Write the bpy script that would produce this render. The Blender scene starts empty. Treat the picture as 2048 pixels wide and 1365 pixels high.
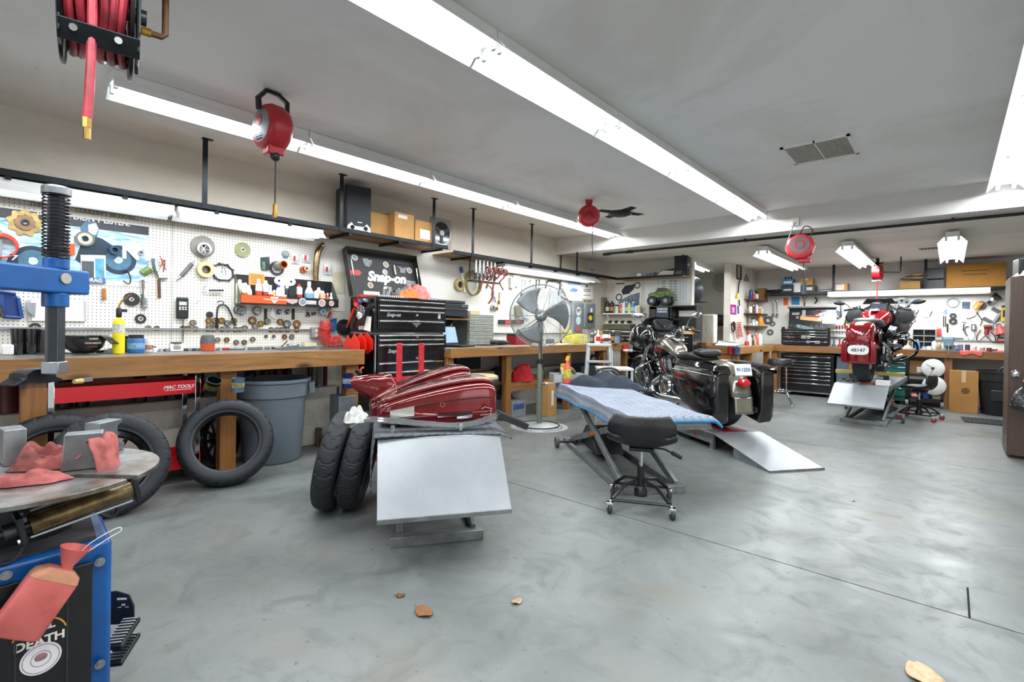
import bpy,bmesh,math,random
from mathutils import Vector,Matrix
R=math.radians
random.seed(7)
S=bpy.context.scene
C=S.collection
# ---------------------------------------------------------------- camera
FPX,CX,CY,CAMH=991.0,1024.0,659.4,1.2
AX_R=Vector((0.7488915,0.66250519,0.01576059))
AX_D=Vector((0.01573836,0.00599547,-0.99985817))
AX_F=Vector((-0.66250572,0.74903333,-0.00593679))
cam_d=bpy.data.cameras.new('camera')
cam=bpy.data.objects.new('camera',cam_d);C.objects.link(cam)
cam_d.sensor_width=36.0
cam_d.lens=FPX/2048*36.0
cam_d.shift_y=(CY-682.5)/2048
cam_d.clip_start=0.05
mw=Matrix(((AX_R.x,-AX_D.x,-AX_F.x,0),(AX_R.y,-AX_D.y,-AX_F.y,0),(AX_R.z,-AX_D.z,-AX_F.z,CAMH),(0,0,0,1)))
cam.matrix_world=mw
S.camera=cam
S.view_settings.view_transform='Standard'
S.view_settings.look='None'
S.view_settings.gamma=1.0
S.view_settings.use_curve_mapping=False
S.view_settings.exposure=0.18
# ---------------------------------------------------------------- daylight
W=bpy.data.worlds.new('daylight');S.world=W;W.use_nodes=True
W.node_tree.nodes['Background'].inputs[0].default_value=(0.94,0.97,1.0,1)
W.node_tree.nodes['Background'].inputs[1].default_value=1.8
TUBE_POWER=16.5 # watts of each four-foot lamp fixture in the main bay
# ---------------------------------------------------------------- measuring: where a sight line meets a plane of the room
def ray(u,v):return AX_R*((u-CX)/FPX)+AX_D*((v-CY)/FPX)+AX_F
def PX(u,v,x):d=ray(u,v);p=d*(x/d.x);return Vector((p.x,p.y,p.z+CAMH))
def PY(u,v,y):d=ray(u,v);p=d*(y/d.y);return Vector((p.x,p.y,p.z+CAMH))
def PZ(u,v,z):d=ray(u,v);p=d*((z-CAMH)/d.z);return Vector((p.x,p.y,z))
# room measures in metres: x across, y along the long wall, z up
XW,YB,YN,YR,H1,H2=-5.0,6.75,8.40,11.15,2.70,2.43
XP=XW+0.026 # face of the peg board
# ---------------------------------------------------------------- materials
def lin(h):
 if not isinstance(h,str):return tuple(h)[:3]
 c=[int(h[i:i+2],16)/255 for i in(0,2,4)]
 return tuple(x/12.92 if x<=.04045 else((x+.055)/1.055)**2.4 for x in c)
_mats={}
def mat(hexc,rough=.5,metal=0.,var=.12,scale=14.,bump=0.,name=None,emit=0.,alpha=1.,trans=0.,stretch=None,c2=None,coat=0.):
 key=(hexc,rough,metal,var,scale,bump,emit,alpha,trans,stretch,c2,coat)
 if key in _mats:return _mats[key]
 m=bpy.data.materials.new(name or 'paint_'+str(hexc));m.use_nodes=True
 nt=m.node_tree;b=nt.nodes['Principled BSDF'];L=nt.links.new
 c=lin(hexc);d=lin(c2)if c2 else tuple(x*(1-var)for x in c)
 b.inputs['Base Color'].default_value=(*c,1)
 b.inputs['Roughness'].default_value=rough;b.inputs['Metallic'].default_value=metal
 if coat:b.inputs['Coat Weight'].default_value=coat;b.inputs['Coat Roughness'].default_value=.05
 if trans:b.inputs['Transmission Weight'].default_value=trans
 if alpha<1:b.inputs['Alpha'].default_value=alpha
 if emit:
  b.inputs['Emission Color'].default_value=(*c,1);b.inputs['Emission Strength'].default_value=emit
 if var or bump or c2:
  tc=nt.nodes.new('ShaderNodeTexCoord');n=nt.nodes.new('ShaderNodeTexNoise')
  n.inputs['Scale'].default_value=scale;n.inputs['Detail'].default_value=5;n.inputs['Roughness'].default_value=.6
  src=tc.outputs['Object']
  if stretch:
   mp=nt.nodes.new('ShaderNodeMapping');mp.inputs['Scale'].default_value=stretch
   L(src,mp.inputs[0]);src=mp.outputs[0]
  L(src,n.inputs['Vector'])
  rp=nt.nodes.new('ShaderNodeValToRGB');rp.color_ramp.elements[0].position=.36;rp.color_ramp.elements[1].position=.64
  rp.color_ramp.elements[0].color=(*d,1);rp.color_ramp.elements[1].color=(*c,1)
  L(n.outputs[0],rp.inputs[0]);L(rp.outputs[0],b.inputs['Base Color'])
  if bump:
   bp=nt.nodes.new('ShaderNodeBump');bp.inputs['Strength'].default_value=bump;bp.inputs['Distance'].default_value=.004
   L(n.outputs[0],bp.inputs['Height']);L(bp.outputs[0],b.inputs['Normal'])
 _mats[key]=m
 return m
# ---------------------------------------------------------------- mesh builder
def basis(d):
 d=Vector(d).normalized()
 a=Vector((0,0,1))if abs(d.z)<.9 else Vector((1,0,0))
 u=d.cross(a).normalized();w=u.cross(d).normalized()
 return u,w,d
def rot(e,p=(0,0,0)):
 from mathutils import Euler
 return Matrix.Translation(Vector(p))@Euler([R(a)for a in e]).to_matrix().to_4x4()
class MB:
 def __init__(s):s.v=[];s.f=[];s.mi=[];s.m=0;s.T=None
 def add(s,vs,fs):
  n=len(s.v)
  s.v+=[tuple(s.T@Vector(p))if s.T else tuple(p)for p in vs]
  for f in fs:s.f.append(tuple(i+n for i in f));s.mi.append(s.m)
  return s
 def box(s,c,d,e=None,taper=(1,1)):
  x,y,z=(q/2 for q in d);M=rot(e,c)if e else Matrix.Translation(Vector(c))
  p=[(-x,-y,-z),(x,-y,-z),(x,y,-z),(-x,y,-z)]+[(a*x*taper[0],b*y*taper[1],z)for a,b in((-1,-1),(1,-1),(1,1),(-1,1))]
  return s.add([M@Vector(q)for q in p],[(3,2,1,0),(4,5,6,7),(0,1,5,4),(1,2,6,5),(2,3,7,6),(3,0,4,7)])
 def bx(s,a,b): # box from corner to corner
  a,b=Vector(a),Vector(b);return s.box((a+b)/2,[abs(q)for q in(b-a)])
 def cyl(s,p0,p1,r0,r1=None,n=16,cap=True,ph=0.):
  r1=r0 if r1 is None else r1;p0,p1=Vector(p0),Vector(p1);u,w,d=basis(p1-p0);vs=[]
  for p,r in((p0,r0),(p1,r1)):
   for i in range(n):
    a=2*math.pi*i/n+ph;vs.append(p+u*(r*math.cos(a))+w*(r*math.sin(a)))
  fs=[(i,(i+1)%n,n+(i+1)%n,n+i)for i in range(n)]
  if cap:fs+=[tuple(range(n-1,-1,-1)),tuple(range(n,2*n))]
  return s.add(vs,fs)
 def lathe(s,prof,o=(0,0,0),ax=(0,0,1),n=24,sx=1.,a0=0.,a1=360.):
  u,w,d=basis(ax);o=Vector(o);vs=[];full=abs(a1-a0)>=360;k=n if full else n+1
  for r,h in prof:
   for i in range(k):
    a=R(a0+(a1-a0)*i/n);vs.append(o+d*h+u*(r*sx*math.cos(a))+w*(r*math.sin(a)))
  fs=[]
  for j in range(len(prof)-1):
   for i in range(n):
    i2=(i+1)%k;fs.append((j*k+i,j*k+i2,(j+1)*k+i2,(j+1)*k+i))
  return s.add(vs,fs)
 def tube(s,pts,r,n=8,closed=False,rad=None,flat=1.):
  pts=[Vector(p)for p in pts];N=len(pts);vs=[];u=None
  for i,p in enumerate(pts):
   a=pts[(i-1)%N]if(closed or i)else p;b=pts[(i+1)%N]if(closed or i<N-1)else p
   t=(b-a).normalized()if(b-a).length>1e-9 else Vector((0,0,1))
   if u is None:u=basis(t)[0]
   u=(u-t*u.dot(t));u=u.normalized()if u.length>1e-6 else basis(t)[0]
   w=t.cross(u);rr=rad[i]if rad else r
   for k in range(n):
    q=2*math.pi*k/n;vs.append(p+u*(rr*math.cos(q))+w*(rr*flat*math.sin(q)))
  fs=[]
  for i in range(N if closed else N-1):
   j=(i+1)%N
   for k in range(n):k2=(k+1)%n;fs.append((i*n+k,i*n+k2,j*n+k2,j*n+k))
  if not closed:fs+=[tuple(range(n-1,-1,-1)),tuple((N-1)*n+k for k in range(n))]
  return s.add(vs,fs)
 def prism(s,poly,o,u,w,depth): # polygon in the plane o + a*u + b*w, pushed out along u x w
  o,u,w=Vector(o),Vector(u).normalized(),Vector(w).normalized();d=u.cross(w).normalized()*depth;n=len(poly)
  vs=[o+u*a+w*b for a,b in poly]+[o+u*a+w*b+d for a,b in poly]
  fs=[tuple(range(n-1,-1,-1)),tuple(range(n,2*n))]+[(i,(i+1)%n,n+(i+1)%n,n+i)for i in range(n)]
  return s.add(vs,fs)
 def loft(s,rings,cap=True,closed=True):
  n=len(rings[0]);vs=[p for r in rings for p in r];fs=[]
  for j in range(len(rings)-1):
   for i in range(n if closed else n-1):
    k=(i+1)%n;fs.append((j*n+i,j*n+k,(j+1)*n+k,(j+1)*n+i))
  if cap:fs+=[tuple(range(n-1,-1,-1)),tuple((len(rings)-1)*n+i for i in range(n))]
  return s.add(vs,fs)
 def sph(s,c,r,n=14,m=9,e=None):
  r=r if hasattr(r,'__len__')else(r,r,r);M=rot(e,c)if e else Matrix.Translation(Vector(c))
  vs=[M@Vector((0,0,r[2])),M@Vector((0,0,-r[2]))]
  for j in range(1,m):
   t=math.pi*j/m
   for i in range(n):
    a=2*math.pi*i/n;vs.append(M@Vector((r[0]*math.sin(t)*math.cos(a),r[1]*math.sin(t)*math.sin(a),r[2]*math.cos(t))))
  fs=[(0,2+i,2+(i+1)%n)for i in range(n)]
  for j in range(m-2):
   for i in range(n):k=(i+1)%n;fs.append((2+j*n+i,2+(j+1)*n+i,2+(j+1)*n+k,2+j*n+k))
  q=2+(m-2)*n;fs+=[(q+i,1,q+(i+1)%n)for i in range(n)]
  return s.add(vs,fs)
 def grid(s,f,nu,nv,thick=0.):
  vs=[f(i/nu,j/nv)for j in range(nv+1)for i in range(nu+1)];k=nu+1
  return s.add(vs,[(j*k+i,j*k+i+1,(j+1)*k+i+1,(j+1)*k+i)for j in range(nv)for i in range(nu)])
 def build(s,name,m,parent=None,loc=None,smooth=35,bevel=0.,seg=2,sub=0,solid=0.):
  me=bpy.data.meshes.new(name);me.from_pydata([tuple(p)for p in s.v],[],s.f)
  ms=m if isinstance(m,(list,tuple))else[m]
  for q in ms:me.materials.append(q)
  if len(ms)>1:me.polygons.foreach_set('material_index',s.mi)
  bm=bmesh.new();bm.from_mesh(me);bmesh.ops.recalc_face_normals(bm,faces=bm.faces);bm.to_mesh(me);bm.free()
  if smooth:
   me.polygons.foreach_set('use_smooth',[True]*len(me.polygons));me.set_sharp_from_angle(angle=R(smooth))
  o=bpy.data.objects.new(name,me);C.objects.link(o)
  if loc:o.location=loc
  if solid:q=o.modifiers.new('thick','SOLIDIFY');q.thickness=solid;q.offset=0
  if bevel:q=o.modifiers.new('bevel','BEVEL');q.width=bevel;q.segments=seg;q.limit_method='ANGLE';q.angle_limit=R(40)
  if sub:q=o.modifiers.new('sub','SUBSURF');q.levels=sub;q.render_levels=sub
  if parent:o.parent=parent
  return o
def tag(o,label,cat,group=None):
 o['label']=label;o['category']=cat
 if group:o['group']=group
 return o
def thing(name,label,cat,loc=(0,0,0),rz=0.,group=None,e=None):
 o=bpy.data.objects.new(name,None);C.objects.link(o);o.empty_display_size=.1
 o.location=loc;o.rotation_euler=[R(a)for a in e]if e else(0,0,R(rz))
 return tag(o,label,cat,group)
def struct(o):o['kind']='structure';return o
def dup(root,loc=None,rz=None,label=None,group=None,e=None,scale=None):
 r=root.copy();C.objects.link(r)
 if loc is not None:r.location=loc
 if rz is not None:r.rotation_euler=(0,0,R(rz))
 if e is not None:r.rotation_euler=[R(a)for a in e]
 if scale is not None:r.scale=scale if hasattr(scale,'__len__')else(scale,)*3
 if label:r['label']=label
 if group:r['group']=group
 for ch in root.children:
  c=ch.copy();C.objects.link(c);c.parent=r
  for g in ch.children:
   d=g.copy();C.objects.link(d);d.parent=c
 return r
def text(body,size,m,parent,loc,right,up,name='lettering',ext=.0004,align='CENTER',shear=0.,bold=0.,sx=1.):
 cu=bpy.data.curves.new(name,'FONT');cu.body=body;cu.size=size;cu.extrude=ext;cu.align_x=align;cu.align_y='CENTER';cu.shear=shear
 cu.offset=bold;cu.materials.append(m);cu.resolution_u=3
 tmp=bpy.data.objects.new('tmp',cu);me=bpy.data.meshes.new_from_object(tmp);bpy.data.objects.remove(tmp)
 if not me.materials:me.materials.append(m)
 o=bpy.data.objects.new(name,me);C.objects.link(o)
 u=Vector(right).normalized();n=u.cross(Vector(up)).normalized();w=n.cross(u)
 M=Matrix((u,w,n)).transposed().to_4x4();M.translation=Vector(loc)
 o.matrix_basis=M@Matrix.Diagonal((sx,1,1,1))
 if parent:o.parent=parent
 return o
def arc(c,r,a0,a1,n,u=(1,0,0),w=(0,0,1)):
 c,u,w=Vector(c),Vector(u),Vector(w)
 return[c+u*(r*math.cos(R(a0+(a1-a0)*i/n)))+w*(r*math.sin(R(a0+(a1-a0)*i/n)))for i in range(n+1)]
def spline(pts,k=6): # smooth curve through points
 P=[Vector(p)for p in pts];P=[P[0]*2-P[1]]+P+[P[-1]*2-P[-2]];out=[]
 for i in range(1,len(P)-2):
  for j in range(k):
   t=j/k;a,b,c,d=P[i-1],P[i],P[i+1],P[i+2]
   out.append(.5*((2*b)+(c-a)*t+(2*a-5*b+4*c-d)*t*t+(3*b-a-3*c+d)*t**3))
 return out+[P[-2]]
# common finishes
M_black=mat('141517',.35,0,.3,20);M_gloss=mat('08090a',.12,0,0,coat=.6);M_rub=mat('1c2127',.62,0,.25,30,.15)
M_chrome=mat('d8dcdf',.08,1,0);M_steel=mat('9fa4a8',.32,.9,.18,18);M_dsteel=mat('4a4e52',.4,.8,.3,18)
M_white=mat('e9e9e6',.5,0,.05,10);M_grey=mat('8d9295',.5,0,.15,14);M_red=mat('c01320',.35,0,.12,8);M_blue=mat('0d55b0',.35,0,.2,9)
M_brass=mat('b58b3c',.3,.9,.2,20);M_paper=mat('efece4',.8,0,.05,6);M_card=mat('b98d55',.85,0,.14,9);M_dark=mat('26282a',.6,0,.3,16)
M_plas=mat('1b1c1e',.42,0,.15,20);M_orange=mat('e8541b',.4,0,.1,9);M_yellow=mat('e6cf1a',.4,0,.1,8)
M_rust=mat('6b4a33',.6,.5,.4,22);M_wood=None
# ---------------------------------------------------------------- surfaces
def nodes(name):
 m=bpy.data.materials.new(name);m.use_nodes=True
 return m,m.node_tree,m.node_tree.nodes['Principled BSDF'],m.node_tree.links.new
def noise(nt,vec,sc,det=5,rough=.6,dist=0.):
 n=nt.nodes.new('ShaderNodeTexNoise');n.inputs['Scale'].default_value=sc;n.inputs['Detail'].default_value=det
 n.inputs['Roughness'].default_value=rough;n.inputs['Distortion'].default_value=dist
 if vec is not None:nt.links.new(vec,n.inputs['Vector'])
 return n.outputs[0]
def ramp(nt,fac,stops):
 r=nt.nodes.new('ShaderNodeValToRGB');e=r.color_ramp.elements
 while len(e)<len(stops):e.new(.5)
 for q,(p,c)in zip(e,stops):q.position=p;q.color=(*lin(c),1)if isinstance(c,str)else(c,c,c,1)
 nt.links.new(fac,r.inputs[0]);return r.outputs[0]
def mix(nt,fac,a,b,mode='MIX'):
 n=nt.nodes.new('ShaderNodeMix');n.data_type='RGBA';n.blend_type=mode
 for i,q in((0,fac),(6,a),(7,b)):
  if hasattr(q,'is_output'):nt.links.new(q,n.inputs[i])
  elif i==0:n.inputs[0].default_value=q
  else:n.inputs[i].default_value=(*lin(q),1)
 return n.outputs[2]
def obco(nt,sc=None,rt=None):
 t=nt.nodes.new('ShaderNodeTexCoord').outputs['Object']
 if sc or rt:
  mp=nt.nodes.new('ShaderNodeMapping')
  if sc:mp.inputs['Scale'].default_value=sc
  if rt:mp.inputs['Rotation'].default_value=[R(a)for a in rt]
  nt.links.new(t,mp.inputs[0]);t=mp.outputs[0]
 return t
def bump(nt,b,h,st,di=.003):
 q=nt.nodes.new('ShaderNodeBump');q.inputs['Strength'].default_value=st;q.inputs['Distance'].default_value=di
 nt.links.new(h,q.inputs['Height']);nt.links.new(q.outputs[0],b.inputs['Normal'])
def concrete(name,base,light,dark,tan):
 m,nt,b,L=nodes(name)
 co=obco(nt);big=noise(nt,co,1.1,6,.55,.6);mid=noise(nt,co,4.2,7,.62,1.2);fine=noise(nt,co,60,3,.6)
 sw=noise(nt,obco(nt,(1.6,5.5,1),(0,0,35)),1.6,6,.6,1.6)
 c=mix(nt,ramp(nt,big,[(.38,0.),(.66,1.)]),base,light)
 c=mix(nt,ramp(nt,mid,[(.5,0.),(.72,.55)]),c,dark)
 c=mix(nt,ramp(nt,sw,[(.58,0.),(.78,.45)]),c,light)
 c=mix(nt,ramp(nt,noise(nt,co,1.7,4,.5,0.),[(.56,0.),(.75,.55)]),c,tan)
 c=mix(nt,ramp(nt,noise(nt,co,23,2,.5),[(.69,0.),(.73,.6)]),c,dark)
 c=mix(nt,ramp(nt,fine,[(.3,.10),(.7,0.)]),c,dark)
 L(c,b.inputs['Base Color'])
 L(ramp(nt,mid,[(.35,.32),(.7,.5)]),b.inputs['Roughness'])
 bump(nt,b,fine,.12)
 return m
M_floor=concrete('trowelled_concrete','626664','7b7e7d','494d4c','726c5a')
M_found=concrete('board_formed_concrete','b9b5a8','c9c6bb','8d8a80','aaa08c')
def plaster(name,base,grime,amount,sc=(.7,.7,1.6)):
 m,nt,b,L=nodes(name)
 co=obco(nt,sc);g=noise(nt,co,1.3,6,.62,.8);f=noise(nt,obco(nt),90,2)
 c=mix(nt,ramp(nt,g,[(.45,0.),(.8,amount)]),base,grime)
 c=mix(nt,ramp(nt,noise(nt,obco(nt),11,3),[(.68,0.),(.78,amount*.6)]),c,grime)
 L(c,b.inputs['Base Color']);b.inputs['Roughness'].default_value=.7;bump(nt,b,f,.08,.002)
 return m
M_wall=plaster('cream_wall_paint','dcd7cc','b5aa97',.55)
M_ceil=plaster('smoke_stained_ceiling_paint','f1f1ef','bdb0a0',.55,(.5,.5,1))
M_ceil2=plaster('rear_ceiling_paint','ebe8df','b8b0a0',.55,(.3,2.2,1))
M_rearwall=plaster('grey_white_wall_paint','d6d2cd','b8b1a6',.4)
def wood(name,c1,c2,knots='3a2414',ax=1,sc=1.):
 m,nt,b,L=nodes(name)
 s=[16*sc]*3;s[ax]=1.1*sc
 g=noise(nt,obco(nt,s),1.5,8,.7,.8);big=noise(nt,obco(nt,[2.5 if i!=ax else .8 for i in range(3)]),1.2,3)
 c=mix(nt,ramp(nt,g,[(.3,0.),(.7,1.)]),c2,c1)
 c=mix(nt,ramp(nt,big,[(.45,0.),(.75,.6)]),c,c2)
 vo=nt.nodes.new('ShaderNodeTexVoronoi');vo.inputs['Scale'].default_value=1.;L(obco(nt,[5.5 if i!=ax else 2.4 for i in range(3)]),vo.inputs['Vector'])
 c=mix(nt,ramp(nt,vo.outputs['Distance'],[(.09,.9),(.22,0.)]),c,knots)
 L(c,b.inputs['Base Color']);b.inputs['Roughness'].default_value=.42;bump(nt,b,g,.15)
 return m
M_woodY=wood('bench_fir_along','a97c47','754d26',ax=1);M_woodZ=wood('bench_fir_upright','a0713c','774a22',ax=2);M_woodX=wood('bench_fir_across','946738','664222',ax=0)
M_ply=wood('shelf_plywood','a57a42','8a6230',ax=1,sc=.6)
def pegboard():
 m,nt,b,L=nodes('perforated_hardboard')
 t=nt.nodes.new('ShaderNodeTexCoord').outputs['Object'];sp=nt.nodes.new('ShaderNodeSeparateXYZ');L(t,sp.inputs[0])
 def M(op,a,v=None):
  n=nt.nodes.new('ShaderNodeMath');n.operation=op
  for i,q in enumerate((a,v)):
   if q is None:continue
   if hasattr(q,'is_output'):L(q,n.inputs[i])
   else:n.inputs[i].default_value=q
  return n.outputs[0]
 def cell(q):return M('POWER',M('SUBTRACT',M('FRACT',M('DIVIDE',q,.0254)),.5),2.)
 xy=M('ADD',sp.outputs[0],sp.outputs[1])
 d=M('SQRT',M('ADD',cell(xy),cell(sp.outputs[2])))
 hole=M('LESS_THAN',d,.135)
 g=noise(nt,obco(nt),1.4,5,.6)
 c=mix(nt,ramp(nt,g,[(.45,0.),(.75,.5)]),'e6e3da','cfc9b9')
 c=mix(nt,hole,c,'1c1712');L(c,b.inputs['Base Color']);b.inputs['Roughness'].default_value=.55
 bump(nt,b,M('SUBTRACT',1.,hole),.5,.004)
 return m
M_peg=pegboard()
# ---------------------------------------------------------------- shell
def slab(name,a,b,m,parent=None,bevel=0.):return struct(MB().bx(a,b).build(name,m,parent,smooth=0,bevel=bevel))
floor=slab('floor',(-5.2,-5,-.12),(4.2,11.4,-.012),mat('33332f',.9,0,.2))
g=.004
for y0,y1,xs in((-5,2.85,(-5.2,4.2)),(2.85,3.19,(-5.2,.08,4.2)),(3.19,6.06,(-5.2,4.2)),(6.06,11.4,(-5.2,4.2))):
 for x0,x1 in zip(xs,xs[1:]):
  first=y0==2.85 or y1==2.85
  gg=g if y1!=3.19 else .0006
  MB().bx((x0+(g if x0>-5 else 0),y0+(g if y0 not in(-5,3.19)else .0),-.012),(x1-(g if x1<4 else 0),y1-(g if y1 not in(11.4,3.19)else 0.),0)).build('floor_slab',M_floor,floor,smooth=0)
slab('wall_left',(XW-.12,-5,0),(XW,YN,H1+.1),M_wall)
slab('baseboard_left',(XW,-5,0),(-4.69,4.05,.56),M_found,bevel=.012)
slab('trim_1',(-5.0,4.05,0),(-4.86,YN,.56),M_found,bevel=.01)
slab('wall_partition',(XW-.12,YN,0),(-3.33,YN+.12,H2+.05),M_wall)
slab('wall_back',(XW-.12,YR,0),(3.4,YR+.12,H2+.05),M_rearwall)
slab('wall_recess',(XW-.12,YN+.12,0),(XW,YR,H2+.05),M_wall)
slab('wall_stub',(-3.15,9.47,0),(-3.03,YR,H2),M_wall)
slab('ceiling',(-5.2,-5,H1),(3.5,YB,H1+.1),M_ceil)
slab('ceiling_rear',(-5.2,YB+.16,H2),(3.5,11.4,H2+.1),M_ceil2)
slab('ceiling_beam',(XW,YB,H2-.008),(3.4,YB+.16,H1+.02),mat('dedcd8',.6,0,.06,2.))
# daylight enters through the raised doors behind and beside the camera
for a,b in(((3.3,-5,0),(3.42,-.6,2.8)),((3.3,3.0,0),(3.42,11.3,2.8)),((3.3,-.6,2.35),(3.42,3.0,2.8)),):
 slab('wall_right',a,b,M_wall)
for a,b in(((-5.1,-5.0,0),(-3.6,-4.88,2.8)),((2.6,-5,0),(3.42,-4.88,2.8)),((-3.6,-5.0,2.4),(2.6,-4.88,2.8))):
 slab('wall_front',a,b,M_wall)
slab('ground_outside',(-14,-16,-.2),(16,-5,-.03),mat('c9c8c2',.9,0,.1,3));slab('ground_drive',(4.2,-5,-.2),(16,12,-.03),mat('c9c8c2',.9,0,.1,3))
# seams in the left wall above the shelf and the corner conduit
pipe=MB().tube([(XW+.02,6.86,.95),(XW+.02,6.86,H2)],.013).build('wall_conduit',M_rust);tag(pipe,'thin brown conduit pipe running up the long wall beside the beam','pipe')
# ---------------------------------------------------------------- peg board sheets
def peg(y0,y1,z0,z1,label):
 o=MB().bx((XP-.012,y0,z0),(XP,y1,z1)).build('pegboard_sheet',M_peg,smooth=0);return tag(o,label,'pegboard','pegboard sheets')
peg(-1.2,1.238,.93,2.15,'white pegboard sheet behind the poster and the blue arm')
peg(1.242,3.68,.93,2.15,'white pegboard sheet behind the aerosol shelf and black tool chest')
peg(3.684,5.6,.93,2.13,'white pegboard sheet behind the laptop and pedestal fan')
peg(5.604,7.72,.93,2.08,'white pegboard sheet behind the hacksaw rack and yellow coiled hose')
def pegr(x0,x1,label):o=MB().bx((x0,YR-.026,.92),(x1,YR-.014,1.9)).build('pegboard_sheet',M_peg,smooth=0);tag(o,label,'pegboard','rear pegboard sheets')
pegr(-3.02,-.582,'pegboard sheet on the rear wall behind the open chest lid')
pegr(-.578,1.6,'pegboard sheet on the rear wall behind the bench vise')
# steel strip along the peg board
def strip(y0,y1,z,label):tag(MB().bx((XP,y0,z-.012),(XP+.03,y1,z+.006)).build('tool_rail',M_steel),label,'rail','magnetic tool rails')
strip(-.4,2.72,1.135,'narrow steel rail along pegboard above the first bench')
strip(3.8,7.6,1.10,'narrow steel rail along pegboard behind the fan')
# ---------------------------------------------------------------- ceiling lamps
M_tube=mat('f4fbff',.5,0,0,emit=9.);M_refl=mat('f2f4f5',.35,0,.03,5)
def lamp(name,label,cat,loc,L,rz=0.,lamps=2,w=.27,power=None,group=None,drop=.055,drop_in=.0):
 """strip fixture hanging below loc (its top): channel, flared reflector, tubes, sockets, light"""
 t=thing(name,label,cat,loc,rz,group)
 MB().bx((-.065,-L/2,-.06),(.065,L/2,0)).build('channel',M_white,t,bevel=.006)
 r=MB();y=L/2-.004
 pr=[(-w/2,-.125),(-w/2+.012,-.118),(-.075,-.062),(.075,-.062),(w/2-.012,-.118),(w/2,-.125),(w/2,-.121),(w/2-.014,-.112),(.077,-.0585),(-.077,-.0585),(-w/2+.014,-.112),(-w/2,-.121)]
 r.prism([(a,b)for a,b in pr],(0,-y,0),(1,0,0),(0,0,1),-L+.008).build('reflector',M_refl,t,smooth=0)
 nseg=max(1,round(L/1.22));s=L/nseg
 for i in range(nseg):
  y0=-L/2+i*s
  for x in((-.055,.055)if lamps==2 else(0,)):
   MB().cyl((x,y0+.035,-.098),(x,y0+s-.035,-.098),.0135,n=10).build('tube',M_tube,t)
   for q in(y0+.02,y0+s-.02):MB().box((x,q,-.085),(.026,.018,.05)).build('socket',M_white,t)
 li=bpy.data.lights.new('lamp_light','AREA');li.shape='RECTANGLE';li.size=w-.07;li.size_y=L-.06
 li.energy=(power or TUBE_POWER)*nseg;li.color=(.93,.97,1.0)
 lo=bpy.data.objects.new('lamp_light',li);C.objects.link(lo);lo.parent=t;lo.location=(0,0,-.114)
 return t
for i in range(5):
 lamp('strip_light','four foot strip light, number %s along the row over the long bench'%('one','two','three','four','five')[i],'ceiling light',(-3.82,.62+1.214*(i+.5),H1),1.21,group='strip lights over the long bench')
for i in range(7):
 lamp('strip_light','four foot strip light in middle ceiling row, %s from the beam'%('first','second','third','fourth','fifth','sixth','seventh')[i],'ceiling light',(-1.80,6.70-1.22*(i+.5),H1),1.215,group='strip lights down the middle')
for i in range(7):
 lamp('strip_light','four foot strip light in row above the vent side, %s from the beam'%('first','second','third','fourth','fifth','sixth','seventh')[i],'ceiling light',(.375,6.70-1.22*(i+.5),H1),1.215,group='strip lights along the vent side')
for x,y,lb in((-2.02,8.85,'eight foot lamp hanging behind the red reel on the beam'),(-1.04,9.05,'eight foot lamp hanging above the red motorcycle'),(.0,8.98,'eight foot lamp hanging in front of the wide cardboard carton')):
 t=lamp('strip_light',lb,'ceiling light',(x,y,H2-.03),2.42,power=22,group='rear bay strip lights')
 for q in(-1.0,1.0):MB().cyl((0,q,-.01),(0,q,.03),.03,n=10).build('mount',M_grey,t)
lamp('strip_light','single strip light glowing in the recess behind the partition','ceiling light',(-3.45,9.1,H2),1.22,rz=6,power=8,lamps=1,w=.2)
for q in(lamp('shelf_light','long lamp under the hanging shelf over the poster','shelf light',(-4.66,-.05,2.115),2.42,lamps=1,w=.26,power=5.5,group='under shelf lamps'),
    lamp('shelf_light','lamp under the hanging shelf ending beside the chrome pipe','shelf light',(-4.66,1.79,2.115),1.22,lamps=1,w=.26,power=5.5,group='under shelf lamps'),
    lamp('shelf_light','lamp under the shelf behind the pedestal fan','shelf light',(-4.70,6.29,2.08),2.42,lamps=1,w=.26,power=10,group='under shelf lamps'),
    lamp('shelf_light','long lamp under the rear shelf above the white pegboard','shelf light',(-.62,10.72,1.93),2.16,rz=90,lamps=1,w=.26,power=10,group='under shelf lamps')):q.scale=(1,1,.74)
# ---------------------------------------------------------------- benches
def bench(name,label,x0,x1,y0,y1,z,fascia,legs,back_legs,top_m,along='Y',shelf=None):
 t=thing(name,label,'workbench',(0,0,0));th=.012
 MB().bx((x0,y0,z-.03),(x1,y1,z)).build('bench_top',top_m,t,bevel=.003)
 if along=='Y':
  MB().bx((x1,y0,z-fascia),(x1+.038,y1,z+.002)).build('fascia_board',M_woodY,t,bevel=.004)
  MB().bx((x0,y1-.04,z-fascia),(x1-.002,y1,z-.032)).build('end_board',M_woodX,t,bevel=.003)
  MB().bx((x0,y0,z-fascia),(x1-.002,y0+.04,z-.032)).build('end_board',M_woodX,t,bevel=.003)
 else:
  MB().bx((x0,y0-.038,z-fascia),(x1,y0,z+.002)).build('fascia_board',M_woodX,t,bevel=.004)
 for x,y,wx,wy in legs:MB().bx((x-wx/2,y-wy/2,0),(x+wx/2,y+wy/2,z-.032)).build('leg',M_woodZ,t,bevel=.005)
 return t
M_top=mat('6d6a66',.38,.35,.35,7,c2='8a8782')
b1=bench('workbench','long fir workbench with steel top in front of the poster',-4.98,-4.23,-1.0,2.62,.955,.14,[(-4.30,.34,.09,.12),(-4.33,1.46,.09,.12),(-4.30,2.53,.09,.13)],[],M_top)
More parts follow.
